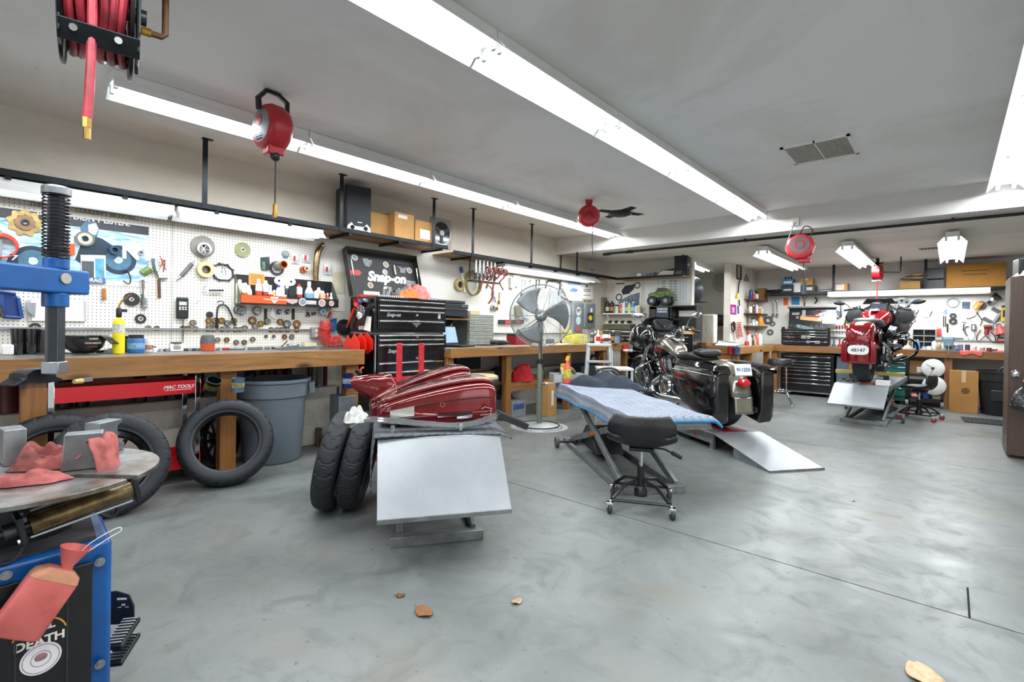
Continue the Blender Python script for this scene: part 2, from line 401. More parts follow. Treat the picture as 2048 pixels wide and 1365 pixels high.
b2=bench('workbench','fir workbench under the fan with a slatted lower shelf',-4.98,-4.17,3.66,7.78,.945,.108,[(-4.25,3.72,.09,.1),(-4.22,4.68,.09,.09),(-4.85,4.2,.09,.09),(-4.85,5.3,.09,.09),(-4.22,6.0,.09,.09),(-4.22,7.0,.09,.09),(-4.22,7.72,.09,.09)],[],mat('8c8275',.45,.1,.3,6))
MB().bx((-4.85,4.74,.44),(-4.27,6.0,.47)).build('lower_shelf',M_woodY,b2);MB().bx((-4.26,4.73,.36),(-4.22,5.95,.475)).build('shelf_board',M_woodY,b2,bevel=.003)
b3=bench('workbench','wide rear fir workbench below the white pegboard',-2.6,1.7,10.45,YR-.02,.925,.115,[(-2.52,10.5,.1,.09),(-1.28,10.5,.1,.09),(-.02,10.5,.11,.09),(1.5,10.5,.1,.09)],[],mat('7c7a76',.5,0,.3,6),along='X')
# ---------------------------------------------------------------- hanging shelves
M_angle=mat('23282d',.38,.6,.35,14)
def shelf_y(label,xb,xf,y0,y1,z,hang,board,m=M_angle):
 t=thing('hanging_shelf',label,'shelf',(0,0,0))
 MB().bx((xf,y0,z-.01),(xf+.006,y1,z+.032)).bx((xf-.035,y0,z-.012),(xf,y1,z-.006)).build('front_rail',m,t)
 MB().bx((xb,y0,z-.01),(xb+.006,y1,z+.03)).build('rear_rail',m,t)
 for y in hang:MB().bx((xf+.006,y-.019,z-.01),(xf+.012,y+.019,H1)).bx((xf-.03,y-.019,H1-.006),(xf+.012,y+.06,H1)).build('hanger',m,t)
 MB().bx((xb+.008,board[0],z-.006),(xf-.002,board[1],z+.012)).build('shelf_board',M_ply,t)
 y=board[0]+.3
 while y<board[1]:MB().bx((xb+.006,y,z-.034),(xf-.001,y+.03,z-.012)).build('cross_bar',m,t);y+=.61
 return t
shelf_y('long steel hanging shelf holding the big speaker and two cartons',-4.99,-4.58,-1.3,3.98,2.135,(-.3,1.36,2.57,3.75),(-1.3,3.90))
s2=shelf_y('steel hanging shelf with the row of air tools clipped below it',-4.99,-4.58,4.07,8.03,2.095,(4.39,5.57),(4.07,8.02))
MB().bx((-4.574,6.72,2.09),(-4.568,6.76,H2)).build('hanger',M_angle,s2)
s3=thing('hanging_shelf','plywood shelf across the partition carrying a black speaker','shelf',(0,0,0))
MB().bx((-4.57,8.0,2.085),(-3.33,8.39,2.103)).build('shelf_board',M_ply,s3);MB().bx((-4.57,7.985,2.075),(-3.33,7.993,2.115)).build('front_rail',M_angle,s3)
MB().bx((-3.335,7.975,2.09),(-3.305,7.984,H2)).build('hanger',M_angle,s3)
s4=thing('hanging_shelf','long dark rear shelf loaded with boxes and cartons','shelf',(0,0,0))
MB().bx((-2.78,10.75,1.915),(1.6,YR-.005,1.94)).build('shelf_board',mat('3a2f27',.6,0,.3),s4);MB().bx((-2.78,10.74,1.90),(1.6,10.748,1.945)).build('front_rail',M_angle,s4)
for u in(1667,1851):p=PY(u,560,10.73);MB().bx((p.x-.02,10.728,1.92),(p.x+.02,10.738,H2)).build('hanger',M_angle,s4)
# black pipe slung below the beam
t=thing('ceiling_pipe','long black iron pipe slung under the beam','pipe',(0,0,0))
a,b=PY(1208,509,7.05),PY(2048,424,7.05)
MB().cyl((a.x,7.05,a.z),(3.2,7.05,a.z+.0),.017,n=12).build('pipe_run',M_black,t)
for x in(-4.2,-3.8):MB().box((x,7.05,a.z-.005),(.13,.06,.035)).build('fitting',M_black,t,bevel=.008)
for u in(1259,1490,1905):q=PY(u,480,7.05);MB().bx((q.x-.012,7.035,a.z-.02),(q.x+.012,7.065,H2)).build('pipe_clip',M_black,t)
from mathutils import noise as NZ
def wb(t):
 m=MB();m.T=t.matrix_basis.inverted();return m
def depth(p):return(Vector(p)-Vector((0,0,CAMH))).dot(AX_F)
def mpp(p):return depth(p)/FPX # metres per pixel at a point
# ---- tyre: axis along local x, standing on local z = 0
def tyre_mesh(Ro,w,ri,n=150,tread=9,wall=.014,gd=.006,kind=0):
 mb=MB();Rc,hh=(Ro+ri)/2,(Ro-ri)/2;K=34;prof=[]
 for k in range(K+1):
  a=R(-158+316*k/K);x=w/2*math.copysign(abs(math.sin(a))**.75,math.sin(a));r=Rc+hh*math.copysign(abs(math.cos(a))**.8,math.cos(a))
  prof.append((x,r,a))
 inner=[(x*(1-2*wall/w),Rc+(r-Rc)*(1-wall/hh),None)for x,r,a in reversed(prof)]
 full=prof+inner;vs=[]
 for i in range(n):
  th=2*math.pi*i/n
  for x,r,a in full:
   if a is not None and abs(a)<R(74):
    ph=(th*tread/(2*math.pi)+(.28*abs(math.degrees(a))/70 if kind==0 else .5*math.degrees(a)/70))%1.
    ph2=(th*tread/(2*math.pi)+.5-.9*abs(math.degrees(a))/70)%1.
    if(ph<.12 and abs(a)>R(20))or(kind==0 and ph2<.09 and abs(a)<R(48)):r-=gd
    elif abs(abs(a)-R(8))<R(3)and kind==1:r-=gd
   vs.append((x,r*math.sin(th),r*math.cos(th)+Ro))
 k=len(full);fs=[]
 for i in range(n):
  j=(i+1)%n
  for q in range(k):q2=(q+1)%k;fs.append((i*k+q,i*k+q2,j*k+q2,j*k+q))
 return mb.add(vs,fs)
def tyre(name,label,loc,e,Ro=.32,w=.16,ri=.215,group=None,tread=22,kind=0,n=240):
 t=thing(name,label,'tire',loc,e=e,group=group)
 tyre_mesh(Ro,w,ri,tread=tread,kind=kind,n=n).build('tread_and_sidewall',M_rub,t,smooth=22)
 for s in(-1,1):
  MB().lathe([(ri+.008,w*.40),(ri+.016,w*.425),(ri+.024,w*.435),(ri+.016,w*.40)],(0,0,Ro),(s,0,0),n=48).build('bead_ring',mat('2b3037',.5,0,.2),t)
 return t
def wheel_cast(parent,c,ri,w,spokes=9,m=None,hub=.05,ax=(1,0,0)):
 m=m or M_gloss
 MB().lathe([(ri*.88,-w*.42),(ri*1.02,-w*.46),(ri*1.02,-w*.40),(ri*.9,-w*.3),(ri*.9,w*.3),(ri*1.02,w*.40),(ri*1.02,w*.46),(ri*.88,w*.42),(ri*.84,w*.25),(ri*.84,-w*.25),(ri*.88,-w*.42)],c,ax,n=40).build('rim',m,parent)
 u,v,d=basis(ax)
 for i in range(spokes):
  a=2*math.pi*i/spokes;q=u*math.cos(a)+v*math.sin(a);c=Vector(c)
  MB().cyl(c+q*hub*.8,c+q*ri*.88,.016,.011,n=8).build('spoke',m,parent)
 MB().cyl(Vector(c)-d*w*.4,Vector(c)+d*w*.4,hub,n=18).build('hub',m,parent)
# ---- cloth heaps and drapes
def heap(a,b,h,seed=0,n=36,m=20,fold=.35,sc=5.,thick=0.):
 """a crumpled mound of cloth, base at z = 0"""
 mb=MB();vs=[(0,0,0)]
 def z(r,t):
  x,y=a*r*math.cos(t),b*r*math.sin(t)
  q=NZ.noise(Vector((x*sc*2+seed*7.3,y*sc*2,seed)));q2=abs(NZ.noise(Vector((x*sc*1.6+y*sc+seed,y*sc*4-x*sc*.8+3,seed*2.))))
  return x*(1+.12*q),y*(1+.12*q),max(.003,h*(max(0,1-r**2.2))**.6*(.75+fold*q-fold*1.1*q2)+.004)
 vs[0]=z(.001,0)
 for j in range(1,m+1):
  for i in range(n):
   t=2*math.pi*i/n;rr=(j/m)*(1+.13*math.sin(3*t+seed)+.08*math.sin(7*t+seed*2));x,y,q=z(min(rr,1.0)if j<m else 1.,t)
   k=rr/max(min(rr,1.),1e-6)if rr>1 else 1;vs.append((x*k,y*k,q if j<m else .001))
 fs=[(0,1+i,1+(i+1)%n)for i in range(n)]
 for j in range(m-1):
  for i in range(n):k=(i+1)%n;fs.append((1+j*n+i,1+(j+1)*n+i,1+(j+1)*n+k,1+j*n+k))
 return mb.add(vs,fs)
def cloth(name,label,loc,a,b,h,m,rz=0.,seed=0,fold=.4,sc=6.,cat='rag',group=None,n=44,e=None):
 o=heap(a,b,h,seed,fold=fold,sc=sc,n=n,m=24).build(name,m,smooth=60,sub=1);o.location=loc;o.rotation_euler=[R(q)for q in e]if e else(0,0,R(rz))
 return tag(o,label,cat,group)
# ---- containers
def bottle(label,loc,r,h,col,cap='f0f0ee',kind='can',band=None,group=None,name=None,cat=None,e=None,rz=0):
 nm=name or{'can':'spray_can','jug':'oil_jug','bottle':'bottle','spray':'spray_bottle','tin':'tin_can','jar':'jar'}[kind]
 t=thing(nm,label,cat or nm.replace('_',' '),loc,rz,group,e=e);m=mat(col,.4,0,.04,8)
 if kind=='can':
  MB().lathe([(0,.001),(r*.94,.001),(r,.006),(r,h*.80),(r*.93,h*.84),(r*.55,h*.88),(r*.5,h*.885)],n=14).build('body',m,t)
  MB().lathe([(r*.5,h*.88),(r*.5,h*.97),(r*.3,h),(0,h)],n=12).build('cap',mat(cap,.4,0,.04),t)
 elif kind=='jug':
  MB().lathe([(0,.001),(r,.001),(r*1.03,.01),(r*1.03,h*.62),(r*.9,h*.75),(r*.45,h*.88),(r*.36,h*.9)],n=14,sx=.72).build('body',m,t)
  MB().lathe([(r*.4,h*.89),(r*.4,h),(0,h)],n=12).build('cap',mat(cap,.4,0,.04),t)
 elif kind in('bottle','spray'):
  MB().lathe([(0,.001),(r,.001),(r*1.02,.01),(r,h*.5),(r*.8,h*.62),(r*.36,h*.78),(r*.34,h*.84)],n=14).build('body',m,t)
  if kind=='bottle':MB().lathe([(r*.4,h*.83),(r*.4,h*.98),(r*.25,h),(0,h)],n=12).build('cap',mat(cap,.4,0,.04),t)
  else:MB().box((0,0,h*.87),(r*.8,r*.8,h*.1)).box((0,-r*.7,h*.94),(r*.5,r*2.0,h*.09)).box((0,-r*.9,h*.84),(r*.3,r*.25,h*.14),(20,0,0)).build('trigger',mat(cap,.4,0,.04),t,bevel=.002)
 elif kind=='tin':
  MB().lathe([(0,.001),(r,.001),(r,h*.97),(r*1.03,h),(r*.95,h),(r*.94,h*.96),(0,h*.96)],n=18).build('body',m,t)
 else:
  MB().lathe([(0,.001),(r,.001),(r,h*.8),(r*.9,h*.83)],n=16).build('body',m,t)
  MB().lathe([(r*.95,h*.8),(r*.95,h),(0,h)],n=16).build('lid',mat(cap,.4,0,.04),t)
 if band:MB().lathe([(r*1.045,h*.18),(r*1.045,h*.52)],n=14,sx=.72 if kind=='jug' else 1.).build('label',mat(band,.5,0,.5,55),t)
 return t
def carton(label,a,b,m=None,tape=None,sticker=None,name='carton',rz=0.,group=None,cat='box',faceaxis='-y',open_top=False):
 a,b=Vector(a),Vector(b);c=(a+b)/2;t=thing(name,label,cat,(c.x,c.y,min(a.z,b.z)),rz,group)
 w,d,h=[abs(q)for q in(b-a)];m=m or M_card
 MB().box((0,0,h/2),(w,d,h)).build('body',m,t,bevel=.004)
 for s in(-1,1):MB().box((s*w*.25,0,h+.001),(w*.485,d*.985,.003)).build('flap',m,t)
 if tape:MB().box((0,0,h+.0032),(.05,d*.99,.001)).box((0,-d/2-.0006,h*.86),(.05,.001,h*.27)).build('tape',mat('c9b083',.35,0,.1),t)
 if sticker:
  sx,sz,sw,sh,hx=sticker;fx=faceaxis
  if fx=='-y':MB().box((sx*w/2,-d/2-.001,h*sz),(sw,.001,sh)).build('sticker',mat(hx,.6,0,.25,60),t)
  else:MB().box((w/2+.001,sx*d/2,h*sz),(.001,sw,sh)).build('sticker',mat(hx,.6,0,.25,60),t)
 return t
def drawers(t,w,z0,hs,face,m,hm,gap=.006,x0=0.,hw=None,knob=True):
 """drawer fronts on the plane local y = face (front towards -y), stacked downwards from z0"""
 z=z0
 for k,h in enumerate(hs):
  d=MB().box((x0,face-.008,z-h/2),(w,.016,h-gap)).build('drawer',m,t,bevel=.003)
  MB().box((x0,face-.021,z-.012),((hw or w*.97),.012,.014)).build('handle',hm,d,bevel=.002)
  z-=h
 return z
# ---- stools
def bar_stool(label,loc,rz,h=.70,seat_m=None,band_m=None,group='bar stools',rs=.185,spread=.225):
 t=thing('bar_stool',label,'stool',loc,rz,group)
 st=MB().lathe([(0,h+.012),(rs*.8,h+.018),(rs*.97,h+.004),(rs,h-.02)],n=32).build('seat_pad',seat_m,t)
 MB().lathe([(rs*1.0,h-.02),(rs*1.03,h-.03),(rs*1.03,h-.085),(rs*.8,h-.092),(0,h-.092)],n=32).build('seat_band',band_m,t)
 zr=h*.34
 for k in range(4):
  a=R(45+90*k);c,s=math.cos(a),math.sin(a)
  pts=[(rs*.1*c,rs*.1*s,h-.096),(rs*.55*c,rs*.55*s,h-.10),(rs*.72*c,rs*.72*s,h-.14),(rs*.78*c,rs*.78*s,zr+.02),(rs*.85*c,rs*.85*s,zr-.03),(spread*c,spread*s,.05),(spread*1.02*c,spread*1.02*s,.0)]
  MB().tube(spline(pts,4),.0115,n=10).build('leg',M_chrome,t)
 MB().tube(arc((0,0,zr),rs*.92,0,350,36,(1,0,0),(0,1,0)),.0095,n=8,closed=True).build('foot_ring',M_chrome,t)
 return t
def rolling_stool(label,loc,rz,seat_z=.52,group='tractor seat stools',wheel_m=None,scale=1.):
 t=thing('rolling_stool',label,'stool',loc,rz,group);wm=wheel_m or mat('2a3038',.5,0,.2)
 # tractor seat: swept shell with raised back (towards -y), lip at front (+y)
 def sec(v): # v along the seat from the back top to the front lip: (y, z, half width, curl)
  P=[(-.165,.20,.175,.02),(-.176,.14,.215,.03),(-.168,.07,.225,.04),(-.13,.01,.225,.05),(-.05,-.01,.22,.05),(.05,-.006,.21,.045),(.13,.006,.18,.03),(.19,-.002,.14,.02)]
  q=v*(len(P)-1);i=min(int(q),len(P)-2);f=q-i;f=f*f*(3-2*f)*.35+f*.65
  return[P[i][k]+(P[i+1][k]-P[i][k])*f for k in range(4)]
 def top(u,v):
  y,z,hw,cu=sec(v);s=2*u-1;return(hw*s,y+.0*s*s+(.05*s*s if v<.35 else .0),z+cu*s*s*(1 if v>.3 else .3)+seat_z)
 sh=MB().grid(top,18,22).build('seat_shell',mat('16181b',.38,0,.1),t,smooth=60,solid=.032,sub=1)
 MB().box((0,0,seat_z-.035),(.16,.16,.025)).build('seat_plate',M_black,t,bevel=.004)
 MB().cyl((0,0,.20),(0,0,seat_z-.03),.0125,n=14).build('gas_rod',M_chrome,t)
 MB().cyl((0,0,.07),(0,0,.27),.026,n=18).lathe([(.044,.07),(.044,.11),(.028,.135)],n=18).build('cylinder',M_black,t)
 MB().tube([(.06,.04,seat_z-.04),(.15,.06,seat_z-.05),(.23,.07,seat_z-.085)],.007).tube([(.20,.067,seat_z-.072),(.265,.08,seat_z-.105)],.014).build('lever',M_black,t)
 q=.185;cs=[(-q,-q),(q,-q),(q,q),(-q,q)]
 fr=MB()
 for i in range(4):a,b=cs[i],cs[(i+1)%4];fr.tube([(a[0],a[1],.082),(b[0],b[1],.082)],.010,n=6)
 fr.build('base_frame',M_black,t)
 for x,y in cs:
  MB().tube([(x*.96,y*.96,.088),(x*.55,y*.55,.16),(x*.12,y*.12,.175)],.0115,n=8).build('strut',M_black,t)
  k=MB().lathe([(0,.014),(.026,.014),(.032,.008),(.032,-.008),(.026,-.014),(0,-.014)],(x*1.05,y*1.05-.012,.032),(1,.25,0),n=20).build('caster',wm,t)
  MB().box((x*1.05,y*1.05-.005,.056),(.042,.045,.034)).cyl((x*1.02,y*1.02,.06),(x*1.02,y*1.02,.085),.010,n=8).build('fork',M_chrome,k,bevel=.008)
 return t
# ================================================================ tyre changer in the near corner
M_tblue=mat('0d5ca4',.32,0,.18,6,c2='0a4a88');M_tblk=mat('17191d',.4,.1,.3,9);M_plate=mat('a5a6a4',.34,.8,.25,9,c2='6b5d4e')
t=thing('tire_changer','blue tire changer with round steel table, spring shaft and black door','tire changer',(-2.0,0,0))
MB().prism([(-2.3,-.45),(-1.755,-.45),(-1.772,.305),(-2.07,.325),(-2.3,.12)],(2.0,0,0),(1,0,0),(0,1,0),.58).build('cabinet',M_tblue,t,bevel=.012)
tc=wb(t);tc.prism([(-2.27,-.42),(-1.79,-.42),(-1.80,.275),(-2.05,.295),(-2.27,.10)],(0,0,.581),(1,0,0),(0,1,0),.003).build('cabinet_top',mat('4b4d52',.7,.2,.5,7,c2='2c2c2f'),t)
def fp(u,v,dx=0):return PX(u,v,-1.763+dx)
door=wb(t).box((-1.757,-.085,.285),(.012,.69,.50)).build('front_door',M_tblk,t,bevel=.003)
for u in(30,133):p=fp(u,1250);wb(t).box((-1.750,p.y,.28),(.004,.004,.48)).build('door_seam',M_dsteel,door)
for u,v in((12,1152),(200,1125),(200,1330)):p=fp(u,v,.012);wb(t).cyl(p,p+Vector((.006,0,0)),.0085,n=6).cyl(p-Vector((.004,0,0)),p+Vector((.001,0,0)),.012,n=12).build('bolt',M_steel,t)
p=fp(118,1200,.008);wb(t).bx((p.x-.002,p.y+.003,p.z-.05),(p.x+.001,p.y+.018,p.z+.06)).build('door_slot',M_gloss,door)
# stickers on the door
p=fp(82,1318,.0135);st=wb(t).lathe([(0,0),(.040,0)],p,(1,0,0),n=40).build('round_sticker',mat('e6e4e6',.5,0,.05),door)
wb(t).lathe([(.036,.0006),(.0345,.0006)],p,(1,0,0),n=40).lathe([(.020,.0006),(.0185,.0006)],p,(1,0,0),n=24).sph(p+Vector((.0004,0,.004)),(.0005,.013,.010)).build('sticker_print',mat('b08088',.6,0,.5,120),door)
M_wtext=mat('efe9dc',.6,0,0);M_otext=mat('e09a3a',.5,0,0)
p=fp(80,1270,.0136)
o=text('HALL',.026,M_wtext,door,Vector(p)+Vector((2.0,-.002,.017)),(0,1,0),(0,0,1),bold=.0008)
o=text('OF',.012,M_wtext,door,Vector(p)+Vector((2.0,-.004,.0)),(0,1,0),(0,0,1),bold=.0005)
o=text('DEATH',.030,M_wtext,door,Vector(p)+Vector((2.0,0,-.018)),(0,1,0),(0,0,1),bold=.0010)
wb(t).tube(arc(p+Vector((0,0,-.012)),.052,15,165,20,(0,1,0),(0,0,1)),.0022,n=6).build('sticker_arch',M_otext,door)
# turntable: steel plate with four radial slots, jaws, clamp cylinders, hub
cx,cy,zt,Rt=-1.995,.145,.75,.315
poly=[]
for k in range(4):
 a0=40+90*k
 for j in range(15):
  a=R(a0+3.4+(90-6.8)*j/14);poly.append((cx+Rt*math.cos(a),cy+Rt*math.sin(a)))
 a=R(a0+90);ca,sa=math.cos(a),math.sin(a)
 poly+=[(cx+.12*ca+.018*sa,cy+.12*sa-.018*ca),(cx+.12*ca-.018*sa,cy+.12*sa+.018*ca)]
wb(t).prism(poly,(0,0,zt-.014),(1,0,0),(0,1,0),.014).build('turntable',M_plate,t,smooth=0,bevel=.002)
wb(t).cyl((cx,cy,.58),(cx,cy,zt-.02),.075,n=24).cyl((cx,cy,.58),(cx,cy,.60),.105,n=24).build('hub',M_tblk,t)
for ang,r0 in((127,.25),(185,.20),(76,.13),(310,.22)):
 a=R(ang);d=Vector((math.cos(a),math.sin(a),0));s=Vector((-d.y,d.x,0));j=wb(t)
 o=Vector((cx,cy,zt+.001))+d*r0
 j.prism([(-.055,0),(.055,0),(.055,.022),(.03,.032),(.026,.085),(.046,.098),(.042,.108),(-.046,.108),(-.05,.03)],o-s*.026,d,(0,0,1),-.052).build('jaw',mat('8a8d90',.38,.8,.3,16),t,bevel=.003)
a,b=PX(60,1050,-1.79),PX(262,978,-1.80)
cyl=wb(t).cyl(a,b,.028,n=24).build('clamp_cylinder',mat('7d6a48',.35,.75,.35,20,c2='453a28'),t)
dd=(b-a).normalized()
wb(t).tube([a+Vector((.02,0,-.028)),b+Vector((.02,0,-.030))],.004).tube([a+Vector((0,0,.036)),b+Vector((0,0,.034))],.004).build('tie_rod',M_steel,cyl)
up=Vector((0,0,1));sd=dd.cross(up).normalized()
for q,m_ in((a,'e'),(b,'f')):wb(t).prism([(-.036,-.036),(.036,-.036),(.036,.036),(-.036,.036)],q-dd*(.012 if m_=='e' else 0),sd,up-dd*up.dot(dd),.014 if m_=='e' else-.014).build('end_plate',M_tblk,cyl,bevel=.003)
for x,z in((-.026,.026),(.026,.026),(.026,-.026)):q=a-dd*.014+sd*x+up*z;wb(t).cyl(q-dd*.012,q+dd*.004,.0075,n=6).build('nut',M_steel,cyl)
wb(t).cyl(a-dd*.09,a,.010,n=12).cyl(a-dd*.05,a-dd*.012,.022,n=16).build('piston_rod',M_dsteel,cyl)
wb(t).tube(spline([a+Vector((0,.0,-.03)),a+Vector((.02,-.03,-.075)),a+Vector((.02,-.08,-.07)),a+Vector((0,-.12,-.03))]),.004).build('air_line',M_plas,t)
p0=PX(185,1012,-1.86);p1=PX(236,1010,-1.86);wb(t).tube(spline([p0,PX(205,1030,-1.85),PX(228,1032,-1.85),p1,PX(232,985,-1.87)]),.0055).build('air_hose',M_plas,t)
# swing arm, sprung shaft and mount head
sx,sy=-1.832,.187;dv=Vector((.6,-.8,0));nv=Vector((.8,.6,0))
a0=Vector((sx,sy,1.3045))-dv*.075;a1=a0+dv*.62;am=(a0+a1)/2
ar=wb(t);ar.T=ar.T@Matrix.Translation(am)@Matrix.Rotation(math.atan2(dv.y,dv.x),4,'Z')
ar.box((0,0,0),(.62,.056,.067)).build('swing_arm',M_tblue,t,bevel=.006,seg=3)
wb(t).bx((a1.x-.07,a1.y-.07,0),(a1.x+.07,a1.y+.07,1.45)).build('tower',M_tblue,t,bevel=.01)
def sh(z0,z1,r,n=20,ph=0):return wb(t).cyl((sx,sy,z0),(sx,sy,z1),r,n=n,ph=ph)
sh(1.338,1.366,.0285).build('upper_collar',M_tblue,t,bevel=.002);sh(1.234,1.271,.0290).build('lower_collar',M_tblue,t,bevel=.002)
sh(1.08,1.30,.0215,6,R(18)).build('hex_shaft',mat('5a5e63',.3,.85,.2,20),t,smooth=0,bevel=.002)
sh(1.30,1.54,.0185,6,R(18)).build('shaft_core',M_dsteel,t,smooth=0)
wb(t).lathe([(0,1.562),(.028,1.562),(.032,1.557),(.032,1.540),(.026,1.537),(0,1.537)],(sx,sy,0),n=28).build('shaft_cap',mat('9a9ea2',.35,.7,.2),t)
pts=[(sx+.0285*math.cos(a),sy+.0285*math.sin(a),1.367+.170*(a/(2*math.pi*18)))for a in[2*math.pi*k/16 for k in range(18*16+1)]]
wb(t).tube(pts,.0022,n=6).build('coil_spring',mat('2c2d30',.3,.8,.2),t)
q=Vector((sx,sy,1.312))+nv*.0285;wb(t).cyl(q,q+nv*.004,.0145,n=20).build('arm_button',mat('b9b6aa',.4,.3,.2),t)
q=a0-dv*.0+Vector((0,0,-.012));wb(t).sph(q-dv*.006,(.014,.014,.013)).build('arm_knob',M_plas,t)
# bird-shaped mount head, drawn in the plane that faces the shaft's flat
hr=-dv;ho=Vector((sx,sy,1.024))
wb(t).box((sx,sy,1.068),(.042,.042,.034),(0,0,53)).build('head_clamp',M_steel,t,bevel=.003)
wb(t).prism([(-.026,.040),(-.048,.030),(-.050,.018),(-.078,.004),(-.076,.0),(-.040,.006),(.010,.0),(.052,.002),(.048,.010),(.032,.016),(.028,.034),(.024,.040)],ho-nv*.028,hr,(0,0,1),-.052).build('mount_head',mat('2e2f33',.4,.7,.3,20),t,bevel=.004)
wb(t).tube([ho+hr*.036+Vector((0,0,.002))+nv*.02,ho+hr*.060+Vector((0,0,.002))+nv*.02],.0068,rad=[.006,.0075]).build('head_insert',mat('c9b060',.5,0,.2),t)
wb(t).box(ho+hr*.076+nv*.02+Vector((0,0,.003)),(.03,.006,.010),(0,0,127)).build('head_tongue',M_steel,t)
# bead breaker paddle and pedals beside the cabinet
q=PY(245,1218,.40)
pd=wb(t);pd.prism([(-.05,-.05),(.045,-.052),(.040,.010),(.022,.048),(-.02,.062),(-.05,.06)],q,(.68,.73,.0),(-.06,.06,1),.006);pd.build('breaker_paddle',mat('3a3d40',.35,.5,.3,14),t,bevel=.002)
pu=Vector((.68,.73,0)).normalized();pn=Vector((.73,-.68,0))*.004
for k,(a_,dz,w_)in enumerate(((.0,.036,.030),(-.006,.006,.012),(.018,.006,.012),(.006,.016,.012),(.006,-.004,.012),(-.002,-.030,.010),(.024,-.030,.010))):wb(t).box(q+pu*a_+pn+Vector((0,0,dz)),(w_,.003,.006),(0,0,47)).build('paddle_mark',M_wtext,t)
for v,dz in((1268,0),(1300,0)):
 q=PY(246,v,.38);bsd=wb(t);bsd.T=bsd.T@rot((0,12,-36),q)
 pdl=bsd.box((0,0,0),(.12,.05,.016)).build('foot_pedal',M_tblk,t,bevel=.003)
 for i in range(9):
  g_=wb(t);g_.T=g_.T@rot((0,12,-36),q);g_.box((-.052+.0125*i,-.002,.010),(.005,.044,.006)).build('pedal_rib',M_steel,pdl)
# ---- rags on the table
M_rag=mat('a1544f',.9,0,.3,16,.4,c2='5c3431');M_rag2=mat('b56560',.9,0,.25,24,.4,c2='99504c')
cloth('shop_rag','greasy red shop rag crumpled in middle of the steel turntable',PZ(92,934,.752),.085,.05,.085,M_rag,60,3,sc=15,fold=.55)
cloth('shop_rag','pink shop rag rolled out along turntable edge nearest camera',PZ(62,966,.752),.09,.032,.036,M_rag2,75,5,sc=14,fold=.5)
o=MB()
pa=[PX(162,900,-1.99),PX(188,872,-1.99),PX(226,866,-1.97),PX(238,900,-1.945),PX(243,948,-1.925)]
pb=[PX(148,920,-1.94),PX(172,900,-1.94),PX(178,882,-1.92),PX(188,915,-1.895),PX(198,958,-1.885)]
A_,B_=spline(pa,8),spline(pb,8);n_=len(A_)
o.grid(lambda u,v:tuple(Vector(A_[int(round(v*(n_-1)))]).lerp(B_[int(round(v*(n_-1)))],u)+nv*(.006*math.sin(u*9+v*4)+.010*NZ.noise(Vector((u*5,v*7,1)))+.005*NZ.noise(Vector((u*12,v*16,4))))),14,n_-1)
tag(o.build('shop_rag',M_rag2,smooth=70,solid=.006,sub=1),'pink shop rag hung over an upright jaw of the turntable','rag')
# ---- pink jug with funnel hung on the door
q=PX(74,1204,-1.70)
j=thing('fluid_jug','pink plastic jug with funnel neck hanging on the black door','jug',q,e=(-33,0,0));j.scale=(.93,)*3
M_pink=mat('e0736c',.45,0,.1,9,c2='c95f58')
ring=lambda z,w,d:[(d*x,w*y,z)for x,y in[(math.copysign(abs(math.cos(a))**.45,math.cos(a)),math.copysign(abs(math.sin(a))**.45,math.sin(a)))for a in[2*math.pi*k/24 for k in range(24)]]]
MB().loft([ring(-.085,.052,.026),ring(-.08,.058,.030),ring(.055,.058,.030),ring(.075,.052,.027),ring(.088,.03,.02),ring(.09,.016,.014)]).build('jug_body',M_pink,j,smooth=50);MB().loft([ring(.06,.0585,.0305),ring(.076,.0525,.0275),ring(.089,.0305,.0205)],cap=False).build('shoulder',mat('cf8f6c',.45,0,.3,14),j,smooth=50)
f=MB();f.T=rot((12,0,0),(0,.012,.085));f.lathe([(.015,0),(.014,.012),(.024,.034),(.036,.062),(.034,.062),(.022,.034),(.0115,.012)],n=26);f.build('funnel',M_pink,j)
f=MB();f.T=rot((12,0,0),(0,.012,.085));f.tube(spline([(-.005,.01,.03),(0,.03,.075),(0,.075,.118),(0,.088,.112),(.004,.06,.085),(.004,.022,.04)]),.0014).build('hook_wire',M_white,j)
# ================================================================ things hung on the long wall's peg board
def wl(u,v,off=.008):return PX(u,v,XP+off)
def wpoly(t,pts,m,off=.002,name='print',th=.0012):
 ps=[wl(u,v,off)for u,v in pts];mb=wb(t);n=len(ps);q=Vector((th,0,0))
 mb.add(ps+[p+q for p in ps],[tuple(range(n)),tuple(range(2*n-1,n-1,-1))]+[(i,(i+1)%n,n+(i+1)%n,n+i)for i in range(n)])
 return mb.build(name,m,t,smooth=0)
def ring_on(t,u,v,ro,ri,m,h=.012,off=.001,name='ring',n=28): # radii in pixels as seen upright
 p=wl(u,v,off);s=mpp(p)
 return wb(t).lathe([(ri*s,0),(ro*s,0),(ro*s,h),(ri*s,h),(ri*s,0)]if ri else[(0,0),(ro*s,0),(ro*s,h),(0,h)],p,(1,0,0),n=n).build(name,m,t)
def hook(t,u,v,off=.0):p=wl(u,v,off);wb(t).tube([p,p+Vector((.05,0,.004)),p+Vector((.055,0,.018))],.0018,n=6).build('peg_hook',M_dsteel,t)
def wthing(name,label,cat,u,v,group=None):return thing(name,label,cat,wl(u,v,.001),0,group)
